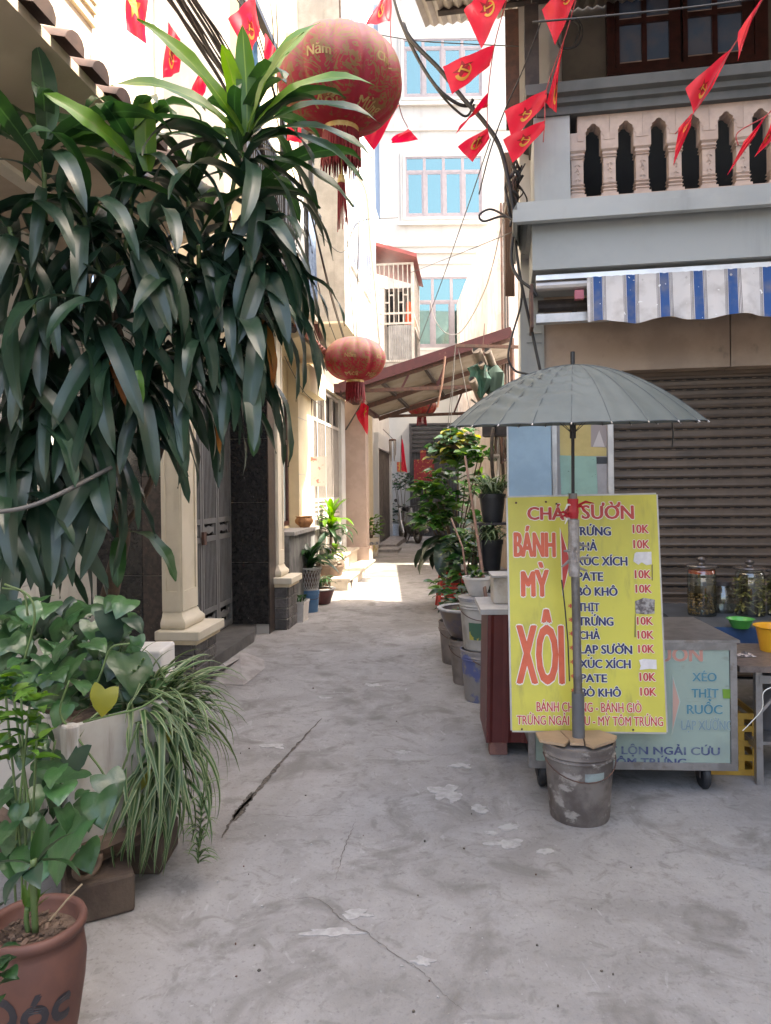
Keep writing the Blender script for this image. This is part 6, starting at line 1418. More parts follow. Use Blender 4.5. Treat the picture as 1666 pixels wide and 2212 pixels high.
# ---------------------------------------------------------------- big dracaena
def fam(tag_, e, W, n, mat, seed, L=.62, **k): return [leaf_mesh('dracaena_leaf', L * random.Random(seed + i).uniform(.9, 1.12), W * random.Random(seed * 3 + i).uniform(.85, 1.12), e[0] + random.Random(seed * 7 + i).uniform(-10, 10), e[1] + random.Random(seed * 5 + i).uniform(-8, 8), mats=[mat, RIB[mat.name]], rib=True, seed=seed + i, wave=.13, fold=.22, sway=.025, **k) for i in range(n)]
V_er = fam('e', (80, 38), .052, 3, m_lyoung, 1, p=1.4); V_ar = fam('a', (48, -62), .048, 4, m_lmid, 5, p=1.3); V_ad = fam('d', (45, -82), .044, 5, m_ldark, 9, p=.8)
V_ha = fam('h', (20, -92), .042, 9, m_ldark, 14, p=.33, L=.58); V_dry = fam('y', (-10, -90), .03, 2, m_ldry, 30, p=.4, L=.42)
V_flop = fam('f', (62, -115), .055, 3, m_lmid, 40, p=2.0, L=.44)
base = P(225, 1420, 4.0); base.z = .0
dr_ = thing('dracaena_plant', 'tall dracaena with long drooping dark green leaves beside the pillar house', 'plant', (base.x, base.y, 0))
def dl(u, v, Y): return P(u, v, Y) - Vector((base.x, base.y, 0))
MB().lathe([(.17, 0), (.2, .02), (.24, .38), (.26, .4), (.26, .43), (.23, .43), (.21, .38), (0, .37)], 28).build('pot', M('dark_clay_pot', (.07, .045, .038), (.05, .032, .028), sc=6, rough=.7), dr_, smooth=True)
tr = curve_pts([Vector((0, 0, .37)), dl(232, 1330, 4.0), dl(245, 1250, 3.98), dl(262, 1180, 3.95), dl(268, 1140, 3.95)], 6)
MB().tube(tr, [.055 - .018 * i / (len(tr) - 1) for i in range(len(tr))], 10).build('trunk', m_bark, dr_, smooth='all')
heads = [(525, 300, 3.7, 22, 1.0, 'top'), (298, 335, 3.65, 18, .95, 'top'), (95, 340, 3.45, 15, .95, 'top'), (405, 400, 3.9, 14, .95, 'top'), (180, 470, 3.55, 15, 1.0, 'mid'), (20, 490, 3.4, 13, 1.0, 'mid'), (545, 430, 3.8, 17, 1.0, 'mid'),
    (430, 530, 3.7, 17, 1.0, 'mid'), (300, 540, 3.55, 15, 1.0, 'low'), (110, 640, 3.45, 15, 1.0, 'low'), (570, 540, 3.8, 16, 1.0, 'low'), (375, 660, 3.65, 16, 1.0, 'low'), (235, 720, 3.5, 16, 1.0, 'low'), (35, 760, 3.4, 14, 1.0, 'low'),
    (500, 660, 3.75, 17, 1.0, 'low'), (140, 860, 3.5, 16, 1.0, 'low'), (300, 830, 3.6, 15, 1.0, 'low'), (45, 960, 3.45, 14, 1.0, 'low'), (200, 980, 3.6, 15, 1.0, 'low'),
    (440, 790, 3.75, 13, 1.0, 'fill'), (520, 770, 3.8, 11, 1.0, 'fill'), (350, 760, 3.8, 12, 1.0, 'fill'), (60, 880, 3.65, 14, 1.0, 'fill'), (90, 1080, 3.5, 15, .9, 'fill'), (20, 1120, 3.45, 12, .85, 'fill'), (565, 650, 3.85, 11, 1.0, 'fill'), (150, 740, 3.75, 16, 1.0, 'fill'), (350, 560, 3.95, 16, 1.0, 'fill'), (80, 540, 3.75, 14, 1.0, 'fill'), (500, 520, 3.95, 14, 1.0, 'fill'), (260, 440, 3.9, 14, 1.0, 'fill')]
fork = dl(268, 1140, 3.95); forkB = dl(372, 890, 3.95)
MB().tube(curve_pts([fork, dl(318, 1060, 3.95), forkB, dl(420, 720, 3.9)], 6), .017, 8).build('branch', m_bark, dr_, smooth='all')
MB().tube(curve_pts([fork, dl(255, 1000, 3.85), dl(235, 800, 3.75), dl(240, 650, 3.7)], 6), .024, 8).build('branch', m_bark, dr_, smooth='all')
MB().tube(curve_pts([fork, dl(200, 1040, 3.8), dl(120, 880, 3.6), dl(90, 700, 3.55)], 6), .022, 8).build('branch', m_bark, dr_, smooth='all')
rnd = random.Random(21); total = 0; inner = MB()
for hi_, (u, v, Y, n, s_, kind) in enumerate(heads):
    c = dl(u, v, Y); root = dl(420, 720, 3.9) if u > 340 else (dl(240, 650, 3.7) if u > 150 else dl(90, 700, 3.55))
    if (c - root).length > .05:
        mid = root.lerp(c, .5) + Vector((0, .03, -.05)); MB().tube(curve_pts([root, mid, c], 5), .012, 7).build('stem', m_bark if kind == 'low' else m_stem, dr_, smooth='all')
    a0 = rnd.uniform(0, 6)
    for i in range(n):
        t = i / n; az = a0 + i * 2.39996 + rnd.uniform(-.25, .25)
        if math.cos(az - PI) > .75 and rnd.random() < .6: az += PI   # few leaves grow into the house wall
        if kind in ('low', 'fill') and math.sin(az) > .6 and rnd.random() < .5: az = -az
        if kind == 'top': vs = V_er if t < .08 and hi_ == 0 else (V_flop if t < .25 else (V_ar if t < .58 else (V_ad if t < .8 else V_ha)))
        elif kind == 'mid': vs = V_ar if t < .12 else (V_ad if t < .4 else V_ha)
        else: vs = V_ad if t < .15 else V_ha
        if rnd.random() < .012 and kind != 'top': vs = V_dry
        me = rnd.choice(vs); zof = .10 - .30 * t if kind == 'top' else .06 - .24 * t
        q = s_ * rnd.uniform(.72, 1.18); rl, pt = rnd.uniform(-.4, .4), rnd.uniform(-.15, .15); org = c + Vector((.012 * math.cos(az), .012 * math.sin(az), zof))
        if kind == 'fill':   # past the 300 leaves that show largest: the inner mass is one part
            mt = Matrix.Translation(org) @ (Matrix.Rotation(az, 4, 'Z') @ Matrix.Rotation(-pt, 4, 'Y') @ Matrix.Rotation(rl, 4, 'X')) @ Matrix.Scale(q, 4); n0 = len(inner.v)
            inner.v += [tuple(mt @ v_.co) for v_ in me.vertices]; inner.f += [tuple(n0 + k_ for k_ in p_.vertices) for p_ in me.polygons]; continue
        o = link('leaf', me, dr_, org); orient(o, az, rl, pt); o.scale = (q, q, q); total += 1
ime = bpy.data.meshes.new('inner_foliage'); ime.from_pydata(inner.v, [], inner.f); ime.update(); ime.materials.append(m_ldark); ime.polygons.foreach_set('use_smooth', [True] * len(ime.polygons)); tag(link('inner_foliage', ime, dr_), kind='stuff')
def hand_leaf(u, v, Y, az, me, s_=1.0, roll=0., pitch=0.):
    o = link('leaf', me, dr_, dl(u, v, Y)); orient(o, R(az), R(roll), R(pitch)); o.scale = (s_,) * 3; return o
# leaves that shape the outline: erect fan, leaves reaching over the lantern, low stragglers
Lf = lambda L, W, e0, e1, p, mat, sd: leaf_mesh('dracaena_leaf', L, W, e0, e1, p, mats=[mat, RIB.get(mat.name, mat)], rib=True, seed=sd, wave=.13, fold=.2, sway=.02)
hand_leaf(526, 290, 3.6, 170, Lf(.66, .052, 76, 42, 1.6, m_lyoung, 101), roll=-62); hand_leaf(530, 285, 3.6, -80, Lf(.50, .050, 88, 76, 1.5, m_lyoung, 102)); hand_leaf(536, 285, 3.6, 8, Lf(.56, .050, 72, 40, 1.6, m_lyoung, 103), roll=58); hand_leaf(522, 295, 3.65, -110, Lf(.42, .05, 84, 30, 1.5, m_lyoung, 122))
hand_leaf(545, 280, 3.65, -5, Lf(.70, .046, 45, -28, 1.2, m_lyoung, 104), roll=52); hand_leaf(548, 285, 3.6, -10, Lf(.68, .044, 26, -48, 1.3, m_lmid, 105), roll=45); hand_leaf(550, 300, 3.6, -16, Lf(.64, .044, 16, -60, 1.1, m_lmid, 106), roll=40); hand_leaf(548, 310, 3.6, -24, Lf(.64, .044, 8, -70, 1.0, m_lmid, 107), roll=35); hand_leaf(560, 340, 3.7, -8, Lf(.55, .05, -8, -60, 1.0, m_lmid, 108), roll=40)
hand_leaf(510, 280, 3.6, 186, Lf(.62, .045, 45, -22, 1.2, m_lyoung, 109), roll=-55); hand_leaf(300, 330, 3.55, 165, Lf(.5, .05, 50, -5, 1.3, m_lmid, 110), roll=-55); hand_leaf(285, 350, 3.5, 178, Lf(.46, .055, 70, 35, 1.3, m_lyoung, 111), roll=-65); hand_leaf(330, 330, 3.55, 160, Lf(.5, .05, 35, -15, 1.2, m_lmid, 123), roll=-60)
hand_leaf(318, 370, 3.5, -70, Lf(.34, .05, 84, 58, 1.2, m_lyoung, 112)); hand_leaf(100, 300, 3.4, -80, Lf(.4, .055, 85, 40, 1.4, m_lmid, 113))
hand_leaf(280, 1150, 3.75, -25, Lf(.42, .047, 5, -75, .7, m_lmid, 114)); hand_leaf(262, 1160, 3.75, -80, Lf(.3, .04, -20, -88, .6, m_lmid, 115)); hand_leaf(300, 800, 3.35, -80, Lf(.2, .03, -60, -95, .8, m_light, 116)); hand_leaf(565, 690, 3.75, -40, Lf(.38, .03, -60, -92, .8, m_ldry, 117)); hand_leaf(590, 500, 3.8, -10, Lf(.62, .04, -20, -90, .4, m_ldark, 118)); hand_leaf(610, 640, 3.8, -30, Lf(.6, .038, -30, -92, .5, m_ldark, 119))
hand_leaf(470, 880, 3.8, -60, Lf(.25, .016, -70, -95, .8, m_ldry, 120)); hand_leaf(540, 900, 3.8, -60, Lf(.22, .035, -60, -92, .8, m_lmid, 121))

# ---------------------------------------------------------------- marble planter, blocks, heart-leaf vine
near = P(152, 1572, 2.55); PF = Fr((near.x, near.y, 0), (.63, .777, 0))   # x along the right face, y = toward the back-left
pl = thing('marble_planter', 'streaked white marble planter with brown scroll foot', 'planter', matrix=PF.m())
m_marb = M('streaked_marble', (.36, .335, .30), (.43, .41, .38), sc=3, rough=.5, stain=(.11, .075, .045), ssc=(10, 10, 1.3), slo=.5, shi=.72, samt=.75)
m_brst = M('brown_stone', (.15, .10, .07), (.095, .063, .046), sc=6, rough=.6, stain=(.09, .06, .045), ssc=(12, 12, 3), slo=.55, shi=.7, samt=.6)
pz1 = near.z; wA, wB = .36, .62
for a, b, c, d in ((0, wA, 0, .03), (0, .03, .03, wB), (wA - .03, wA, .03, wB), (.03, wA - .03, wB - .03, wB)): MB().box(a, b, c, d, .26, pz1).build('side_slab', m_marb, pl)
for (x_, y_) in ((0, 0), (wA, 0), (0, wB)): bev(MB().box(x_ - .025, x_ + .025, y_ - .025, y_ + .025, .255, pz1 + .012).build('corner_post', m_marb, pl), .008, 2)
MB().box(.03, wA - .03, .03, wB - .03, pz1 - .09, pz1 - .06).build('soil', m_soil, pl)
pr2 = [(-.0, .26), (-.02, .25), (-.03, .22), (.0, .2), (.02, .16), (.06, .135), (.3, .135), (.3, .26)]
bs = MB(); rg = []
for z, e in ((.26, .0), (.245, .02), (.22, .025), (.2, .0), (.17, -.025), (.15, -.05)): rg.append([(-e, -e, z), (wA + e, -e, z), (wA + e, wB + e, z), (-e, wB + e, z), (-e, -e, z)])
bs.grid(rg).build('foot_moulding', m_brst, pl); MB().box(.05, wA - .05, .05, wB - .05, .14, .26).build('foot_core', m_brst, pl)
sc_ = [(.04 + (.012 + .0075 * a / 60) * math.cos(R(a)), .185 + (.012 + .0075 * a / 60) * math.sin(R(a))) for a in range(0, 400, 20)]
MB().tube([(x, -.012, z) for x, z in sc_], .012, 6).build('scroll', m_brst, pl, smooth='all')
m_blk = M('wooden_block', (.085, .06, .043), (.06, .04, .03), sc=9, rough=.85, bump=.2)
bl = G(229, 1986); BLF = Fr((bl.x, bl.y, 0), (.55, .83, 0))
o = MB().box(-.13, .10, 0, .2, 0, .139).build('block', m_blk); o.matrix_world = Matrix.Translation((bl.x, bl.y, 0)) @ Matrix.Rotation(R(28), 4, 'Z'); bev(o, .012, 2); tag(o, 'squared brown block propping up the marble planter', 'block')
o2 = bev(MB().box(-.1, .12, 0, .2, 0, .139).build('block', m_blk), .012, 2); o2.location = (near.x - .42, near.y + .45, 0); tag(o2, 'squared brown block under the far end of the marble planter', 'block')
# heart leaf vine
hv = thing('heart_leaf_vine', 'vine with glossy heart-shaped leaves spilling over the marble planter', 'plant', (near.x, near.y, 0))
def hl(u, v, Y): return P(u, v, Y) - Vector((near.x, near.y, 0))
H_var = [leaf_mesh('heart_leaf', .11, .056, 8, -42, 1.2, .28, .05, 8, 'heart', [m_heart], 6, .25, i) for i in range(4)]; H_yel = leaf_mesh('heart_leaf', .11, .05, -20, -70, 1, .15, .04, 8, 'heart', [m_lyel], 6, .2, 9); H_lt = leaf_mesh('heart_leaf', .11, .048, 10, -50, 1.2, .3, .08, 8, 'heart', [m_light], 6, .2, 10); H_dk = leaf_mesh('heart_leaf', .12, .055, -10, -60, 1.2, .2, .05, 8, 'heart', [m_ldark], 6, .2, 12)
hearts = [(170, 690, 90), (450, 720, 50), (555, 790, 95), (400, 800, 45), (280, 880, 62), (410, 900, 88), (540, 900, 80), (700, 875, 58), (820, 865, 70), (770, 1010, 115), (870, 1060, 70), (450, 1000, 82), (340, 1080, 92), (480, 1120, 60), (300, 1180, 78), (580, 1100, 40), (390, 1270, 62), (230, 1380, 62), (330, 1390, 60), (200, 1480, 85), (880, 1290, 62), (930, 1370, 70), (1100, 1430, 62), (960, 1480, 60), (1000, 1570, 88), (850, 1600, 75), (940, 1710, 82), (820, 1150, 70), (930, 1130, 60), (120, 980, 45), (60, 860, 60), (130, 880, 60), (180, 1040, 80), (540, 1010, 60), (240, 970, 60), (370, 1180, 70), (100, 760, 55), (620, 830, 50), (700, 1100, 45), (1050, 1390, 50)]
zA_ = [(350, 140, 72), (370, 255, 95), (640, 190, 85), (600, 310, 95), (490, 490, 160), (160, 285, 85), (380, 375, 62), (310, 480, 62), (190, 420, 52), (60, 470, 62), (60, 690, 115), (310, 690, 115), (510, 260, 52), (80, 560, 80), (180, 620, 80), (250, 560, 70), (30, 300, 70), (120, 360, 60)]
rnd = random.Random(5)
def put_heart(u, v, px, Y, me=None):
    me = me or rnd.choice(H_var); s_ = px * .358 * 2.0 * Y / 1573 / .11
    o = link('leaf', me, hv, hl(u, v - px * .25, Y)); s_ *= rnd.choice((.8, 1.0, 1.15, 1.25)); az = rnd.uniform(-140, -25); orient(o, R(az), rnd.uniform(-.45, .45), rnd.uniform(-1.05, -.1)); o.scale = (s_,) * 3
    return o
for x, y, px in hearts: put_heart(*Z7(x, y), px, 2.42 + .5 * min(1, x / 900) + rnd.uniform(-.08, .06) + (.5 if y < 900 else 0) * .6)
for x, y, px in zA_: put_heart(*ZA(x, y), px, 2.30 + rnd.uniform(-.05, .08))
put_heart(*Z7(635, 1195), 95, 2.5, H_yel); put_heart(*Z7(1010, 1425), 45, 2.8, H_yel); put_heart(*Z7(860, 1640), 60, 2.78, H_yel)
for k in range(135):   # leaves deeper in the vine
    u, v = rnd.uniform(0, 290), rnd.uniform(1310, 1540); put_heart(u, v, rnd.uniform(50, 85), 2.85 + rnd.uniform(0, .45), rnd.choice(H_var + [H_dk, H_dk]))
for k in range(34):
    u, v = rnd.uniform(0, 200), rnd.uniform(1600, 1860); put_heart(u, v, rnd.uniform(50, 90), 2.5 + rnd.uniform(0, .2), rnd.choice(H_var + [H_dk]))
for pts in ([(150, 1470), (130, 1540), (165, 1590), (210, 1650), (250, 1690), (300, 1560)], [(60, 1330), (50, 1280), (5, 1270)], [(180, 1560), (240, 1545), (300, 1530), (350, 1500)], [(120, 1600), (100, 1720), (150, 1800), (110, 1850)], [(40, 1460), (60, 1400), (75, 1330), (60, 1285), (10, 1262)], [(200, 1500), (220, 1450), (240, 1400), (280, 1390)]):
    MB().tube(curve_pts([hl(u, v, 2.55) for u, v in pts], 6), .004, 5).build('vine_stem', m_stem, hv, smooth='all')
# spider plant in its own pot
spb = P(312, 1535, 2.95)
sp_ = thing('spider_plant', 'big striped spider plant cascading beside the marble planter', 'plant', (spb.x, spb.y, 0))
MB().lathe([(.12, 0), (.13, .02), (.16, .38), (.175, .40), (.175, .44), (.15, .44), (.13, .4), (0, .39)], 24, (-.04, .02, .13)).build('pot', m_brst, sp_, smooth=True)
bev(MB().box(-.17, .09, -.1, .15, 0, .13).build('pot_block', m_blk, sp_), .01)
SPV = [leaf_mesh('spider_blade', L, .0135, e0, e1, p, .35, 0, 9, 'blade', [m_lsp, m_lcream], 4, 0, i, .03) for i, (L, e0, e1, p) in enumerate(((.42, 65, -80, 1.0), (.46, 50, -88, .8), (.38, 75, -50, 1.3), (.5, 35, -88, .6), (.34, 80, -10, 1.5), (.44, 55, -60, 1.1)))]
for k in range(235):
    az = rnd.uniform(0, 2 * PI)
    if math.cos(az) < -.3 and rnd.random() < .6: az = PI - az
    me = rnd.choice(SPV); o = link('leaf', me, sp_, Vector((rnd.uniform(-.05, .10), rnd.uniform(-.10, .05), spb.z - rnd.uniform(-.02, .14)))); orient(o, az, rnd.uniform(-.4, .4), rnd.uniform(-.25, .2)); q = rnd.uniform(.75, 1.15); q *= .94; o.scale = (q, q, q)
for k in range(60):
    az = R(rnd.uniform(-140, 20)); me = SPV[3] if k % 2 else SPV[1]; o = link('leaf', me, sp_, Vector((rnd.uniform(-.05, .17), rnd.uniform(-.16, -.02), spb.z - rnd.uniform(.12, .30)))); orient(o, az, rnd.uniform(-.4, .4), rnd.uniform(-.7, -.3)); q = rnd.uniform(.6, .88); o.scale = (q, q, q)
st = curve_pts([Vector((.08, -.1, spb.z - .1))] + [P(u, v, 2.75) - Vector((spb.x, spb.y, 0)) for u, v in ((440, 1640), (436, 1740), (432, 1800), (428, 1865))], 6); MB().tube(st, .003, 5).build('runner', m_stem, sp_, smooth='all')
SPS = [leaf_mesh('runner_leaf', .10, .006, 60, -30, 1.0, .3, 0, 6, 'blade', [m_lsp, m_lcream], 4, 0, i) for i in range(3)]
for i in range(10, len(st)):
    for k in range(4):
        o = link('runner_leaf', rnd.choice(SPS), sp_, st[i]); orient(o, rnd.uniform(0, 6.28), 0, rnd.uniform(-.6, .3)); q = rnd.uniform(.6, 1.0); o.scale = (q, q, q)

# terracotta jar with painted letters, young shoots
tp0 = Vector((P(76, 1990, 1.93).x, 1.93, 0)); tz1 = P(76, 1985, 1.93).z
m_terra = M('terracotta', (.125, .052, .036), (.095, .04, .03), sc=5, rough=.65, stain=(.07, .034, .032), ssc=(5, 5, 8), slo=.5, shi=.7, samt=.6)
tj = thing('terracotta_pot', 'brown terracotta pot with painted dark letters and a rolled rim', 'pot', tp0)
rT = .122; hT = tz1
prT = [(0, .0), (rT * .72, .0), (rT * .86, hT * .25), (rT * 1.0, hT * .55), (rT * 1.04, hT * .72), (rT * .98, hT * .86), (rT * .93, hT * .9), (rT * .97, hT * .915), (rT * 1.05, hT * .94), (rT * 1.06, hT * .97), (rT * 1.02, hT * 1.0), (rT * .93, hT), (rT * .87, hT * .97), (rT * .85, hT * .88), (0, hT * .86)]
MB().lathe(prT, 56).build('body', m_terra, tj, smooth='all'); MB().lathe([(0, hT * .885), (rT * .5, hT * .89), (rT * .86, hT * .885)], 24).build('soil', m_soil, tj)
for k in range(60):
    a = rnd.uniform(0, 6.28); r_ = rT * .8 * math.sqrt(rnd.random()); s_ = rnd.uniform(.005, .012)
    ch = MB().box(-s_, s_, -s_ * .5, s_ * .5, -.002, .002).build('bark_chip', MATS['dry_soil'] if k % 3 else m_pale if False else M('bark_chip', (.24, .16, .11), (.16, .1, .07), sc=30, rough=.9) if 'bark_chip' not in MATS else MATS['bark_chip'], tj); ch.location = (r_ * math.cos(a), r_ * math.sin(a), hT * .893 + rnd.uniform(0, .006)); ch.rotation_euler = (rnd.uniform(-.6, .6), rnd.uniform(-.6, .6), rnd.uniform(0, 3))
def potword(txt, lon0, w, z0, z1):
    gco, gfc = glyphs(txt); xs_ = [c_.x for c_ in gco]; lo_, hi_ = min(xs_), max(xs_)
    for k_, (dx, dz) in enumerate(((-.05, 0), (.05, 0), (0, .006), (0, -.006))):
        mb = MB()
        for vc in gco:
            a = lon0 + ((vc.x - lo_) / (hi_ - lo_) - .5) * w + dx * .5; z = z0 + vc.y / CAPH * (z1 - z0) + dz
            rr = 0
            for (ra, za_), (rb, zb_) in zip(prT[1:8], prT[2:9]):
                if za_ <= z <= zb_: rr = ra + (rb - ra) * (z - za_) / (zb_ - za_)
            rr = (rr or rT) + .0012 + .0001 * k_; mb.v.append((rr * math.cos(a), rr * math.sin(a), z))
        mb.f = list(gfc); me = bpy.data.meshes.new('lettering'); me.from_pydata(mb.v, [], mb.f); me.update(); me.materials.append(MATS.get('pot_paint') or M('pot_paint', (.03, .026, .03), rough=.6)); link('lettering', me, tj)
potword('Dóc', R(-74), 1.75, hT * .42, hT * .66)
dp = thing('young_shoot_plant', 'young broad-leaved shoots growing in the terracotta pot', 'plant', (tp0.x, tp0.y, hT * .88))
def dpl(x, y): u, v = ZA(x, y); return P(u, v, 1.93) - Vector((tp0.x, tp0.y, hT * .88))
MB().tube(curve_pts([dpl(215, 1080), dpl(205, 880), dpl(200, 760), dpl(205, 640)], 5), .009, 8).build('stem', m_stem, dp, smooth='all'); MB().tube(curve_pts([dpl(170, 1080), dpl(160, 1000), dpl(165, 930)], 5), .007, 8).build('stem', m_stem, dp, smooth='all')
LL = lambda L, W, e0, e1, mat, sd: leaf_mesh('shoot_leaf', L, W, e0, e1, 1.1, .3, .03, 9, 'lance', [mat], 4, 0, sd)
for (x, y, az, L, W, e0, e1, mat) in ((205, 680, 140, .125, .027, 72, 60, m_lmid), (215, 670, 20, .12, .02, 50, 10, m_lmid), (205, 680, 185, .12, .02, 20, -25, m_lmid), (225, 660, -15, .145, .021, 18, -42, m_lmid), (205, 700, 250, .12, .03, 10, -60, m_ldark), (190, 900, 60, .07, .013, 75, 55, m_light), (190, 930, 15, .06, .01, 50, 30, m_light), (180, 980, 25, .06, .01, 45, 25, m_light), (150, 930, 150, .06, .012, 60, 40, m_light), (215, 690, 300, .12, .028, 30, -50, m_ldark), (60, 880, 220, .14, .028, -20, -75, m_ldark), (170, 960, 100, .07, .013, 80, 70, m_light)):
    o = link('leaf', LL(L, W, e0, e1, mat, int(x + y)), dp, dpl(x, y)); orient(o, R(az), R(-25 if az < 90 else 25))
MB().tube([dpl(300, 1010), dpl(400, 890), dpl(495, 790)], .0025, 5).build('dry_stalk', M('dry_stalk', (.35, .26, .16), rough=.8), dp)
# pale green shrub and low leaves at the very edge
sh = thing('pale_shrub', 'small shrub with pale green oval leaves in front of the marble planter', 'plant', (P(30, 1700, 2.3).x, 2.35, 0))
OV = [leaf_mesh('oval_leaf', .065, .017, 20, -25, 1, .25, .03, 6, 'ovate', [m], 4, 0, i) for i, m in enumerate((m_light, m_light, m_lmid, m_lyoung))]
for k in range(5):
    e = P(10 + 18 * k, 1480 + 15 * k, 2.3) - Vector((sh.location.x, 2.35, 0)); MB().tube(curve_pts([Vector((rnd.uniform(-.02, .02), 0, .0)), Vector((rnd.uniform(-.04, .04), 0, .3)), e], 5), .004, 5).build('stem', m_stem, sh, smooth='all')
for k in range(75):
    u, v = rnd.uniform(-10, 95), rnd.uniform(1455, 1640); o = link('leaf', rnd.choice(OV), sh, P(u, v, 2.3 + rnd.uniform(-.08, .1)) - Vector((sh.location.x, 2.35, 0))); orient(o, rnd.uniform(0, 6.28), rnd.uniform(-.4, .4), rnd.uniform(-.5, .5)); q = rnd.uniform(.8, 1.3); o.scale = (q, q, q)
ls = thing('edge_seedling', 'low seedling with round green leaves beside the terracotta pot', 'plant', (P(-15, 2100, 1.75).x, 1.75, 0))
RL = leaf_mesh('round_leaf', .045, .02, 15, -30, 1, .2, .06, 6, 'ovate', [m_lmid], 4, 0, 3)
MB().tube([(0, 0, 0), (.0, 0, .2), (.01, 0, .42)], .004, 5).build('stem', m_stem, ls)
for (x, y) in ((20, 1180), (40, 1270), (60, 1310), (20, 1330), (25, 1380), (10, 1470), (50, 1240), (0, 1290)):
    u, v = ZA(x - 20, y); o = link('leaf', RL, ls, P(u, v, 1.72) - Vector((ls.location.x, 1.75, 0))); orient(o, rnd.uniform(-1.5, .6), rnd.uniform(-.3, .3), rnd.uniform(-.2, .4))
fb_ = bev(MB().box(-.22, .22, -.15, .15, 0, .3).build('foam_box', M('white_foam', (.74, .72, .70), (.66, .64, .61), sc=5, rough=.7)), .015, 2); fp_ = P(275, 1440, 4.5); fb_.location = (fp_.x, 4.62, P(275, 1405, 4.5).z - .30); tag(fb_, 'white foam box behind the heart leaves at the gate pillar', 'box')
stn = MB().box(-.22, .22, -.15, .15, 0, fb_.location.z - .001).build('plant_stand', m_blk); stn.location = (fp_.x, 4.62, 0); tag(stn, 'brown stand carrying the white foam box', 'stand')
# ---------------------------------------------------------------- pots along the left wall
def strap_plant(name, label, p, n, L, W, mats, seed, group=None, e=(70, -60), spread=.03, prof='strap'):
    o = thing(name, label, 'plant', p, 0, group); r = random.Random(seed)
    vs = [leaf_mesh(name + '_leaf', L * r.uniform(.8, 1.1), W, e[0] + r.uniform(-15, 15), e[1] + r.uniform(-25, 25), r.uniform(.8, 1.5), .25, .08 if prof == 'strap' else 0, 8, prof, m if isinstance(m, list) else [m], 4, 0, seed + i) for i, m in enumerate(mats)]
    for k in range(n):
        l = link('leaf', r.choice(vs), o, (r.uniform(-spread, spread), r.uniform(-spread, spread), r.uniform(0, .12) * L * 2)); orient(l, r.uniform(0, 6.28), r.uniform(-.3, .3), r.uniform(-.3, .25)); q = r.uniform(.7, 1.15); l.scale = (q, q, q)
    return o
def bush(name, label, cat, p, pts, leaves, seed, n, group=None, stems=6, size=(.8, 1.3), h=None):
    """pts: list of (centre, radii) blobs, local; leaves spread through them"""
    o = thing(name, label, cat, p, 0, group); r = random.Random(seed)
    for k in range(stems):
        c, rad = pts[k % len(pts)]; e = Vector(c) + Vector((r.uniform(-.6, .6) * rad[0], r.uniform(-.6, .6) * rad[1], r.uniform(-.2, .6) * rad[2])); MB().tube(curve_pts([Vector((r.uniform(-.04, .04), r.uniform(-.04, .04), 0)), e * .5 + Vector((r.uniform(-.05, .05), r.uniform(-.05, .05), .05)), e], 4), [.012 - .0006 * i for i in range(9)], 5).build('stem', m_bark, o, smooth='all')
    for k in range(n):
        c, rad = r.choice(pts); d = Vector((r.gauss(0, 1), r.gauss(0, 1), r.gauss(0, 1))).normalized() * r.random() ** .4
        q = Vector(c) + Vector((d.x * rad[0], d.y * rad[1], d.z * rad[2])); l = link('leaf', r.choice(leaves), o, q); orient(l, math.atan2(d.y, d.x) + r.uniform(-1, 1), r.uniform(-.5, .5), r.uniform(-.4, .5)); s_ = r.uniform(*size); l.scale = (s_, s_, s_)
    return o
def gpot(u, v, back=.0):
    g = G(u, v); g.y += back; return (g.x, g.y, 0)
m_trough = M('scuffed_white_pot', (.58, .55, .52), (.48, .45, .42), sc=7, rough=.6, stain=(.2, .18, .17), ssc=(12, 12, 6), slo=.6, shi=.7)
t0 = Vector(gpot(640, 1345, .12)); tro = thing('trough_planter', 'scuffed white square planter beside the slate pillar base', 'planter', t0, R(-8))
MB().hprism([(-.085, -.12), (.085, -.12), (.1, .12), (-.1, .12)], 0, .01).build('base', m_trough, tro)
rowsT = []
for z, k in ((0, .86), (.2, 1.0), (.215, 1.06), (.235, 1.06), (.235, .98), (.2, .93), (.19, .92)): rowsT.append([(-.11 * k, -.13 * k, z), (.11 * k, -.13 * k, z), (.11 * k, .13 * k, z), (-.11 * k, .13 * k, z), (-.11 * k, -.13 * k, z)])
MB().grid(rowsT).build('body', m_trough, tro); MB().box(-.1, .1, -.12, .12, .17, .19).build('soil', m_soil, tro)
strap_plant('fern_tuft', 'low green tuft growing in the scuffed white planter', (t0.x, t0.y, .19), 26, .2, .014, [m_lmid, m_ldark], 61, spread=.07)
bb0 = Vector(gpot(668, 1325, .13)); bucket('bucket', 'narrow blue plastic bucket carrying the lattice basket pot', bb0, .115, .27, M('blue_bucket', (.05, .13, .25), (.07, .15, .26), sc=5, rough=.5, stain=(.25, .25, .26), ssc=(9, 9, 9), slo=.62, shi=.7), rz=.5)
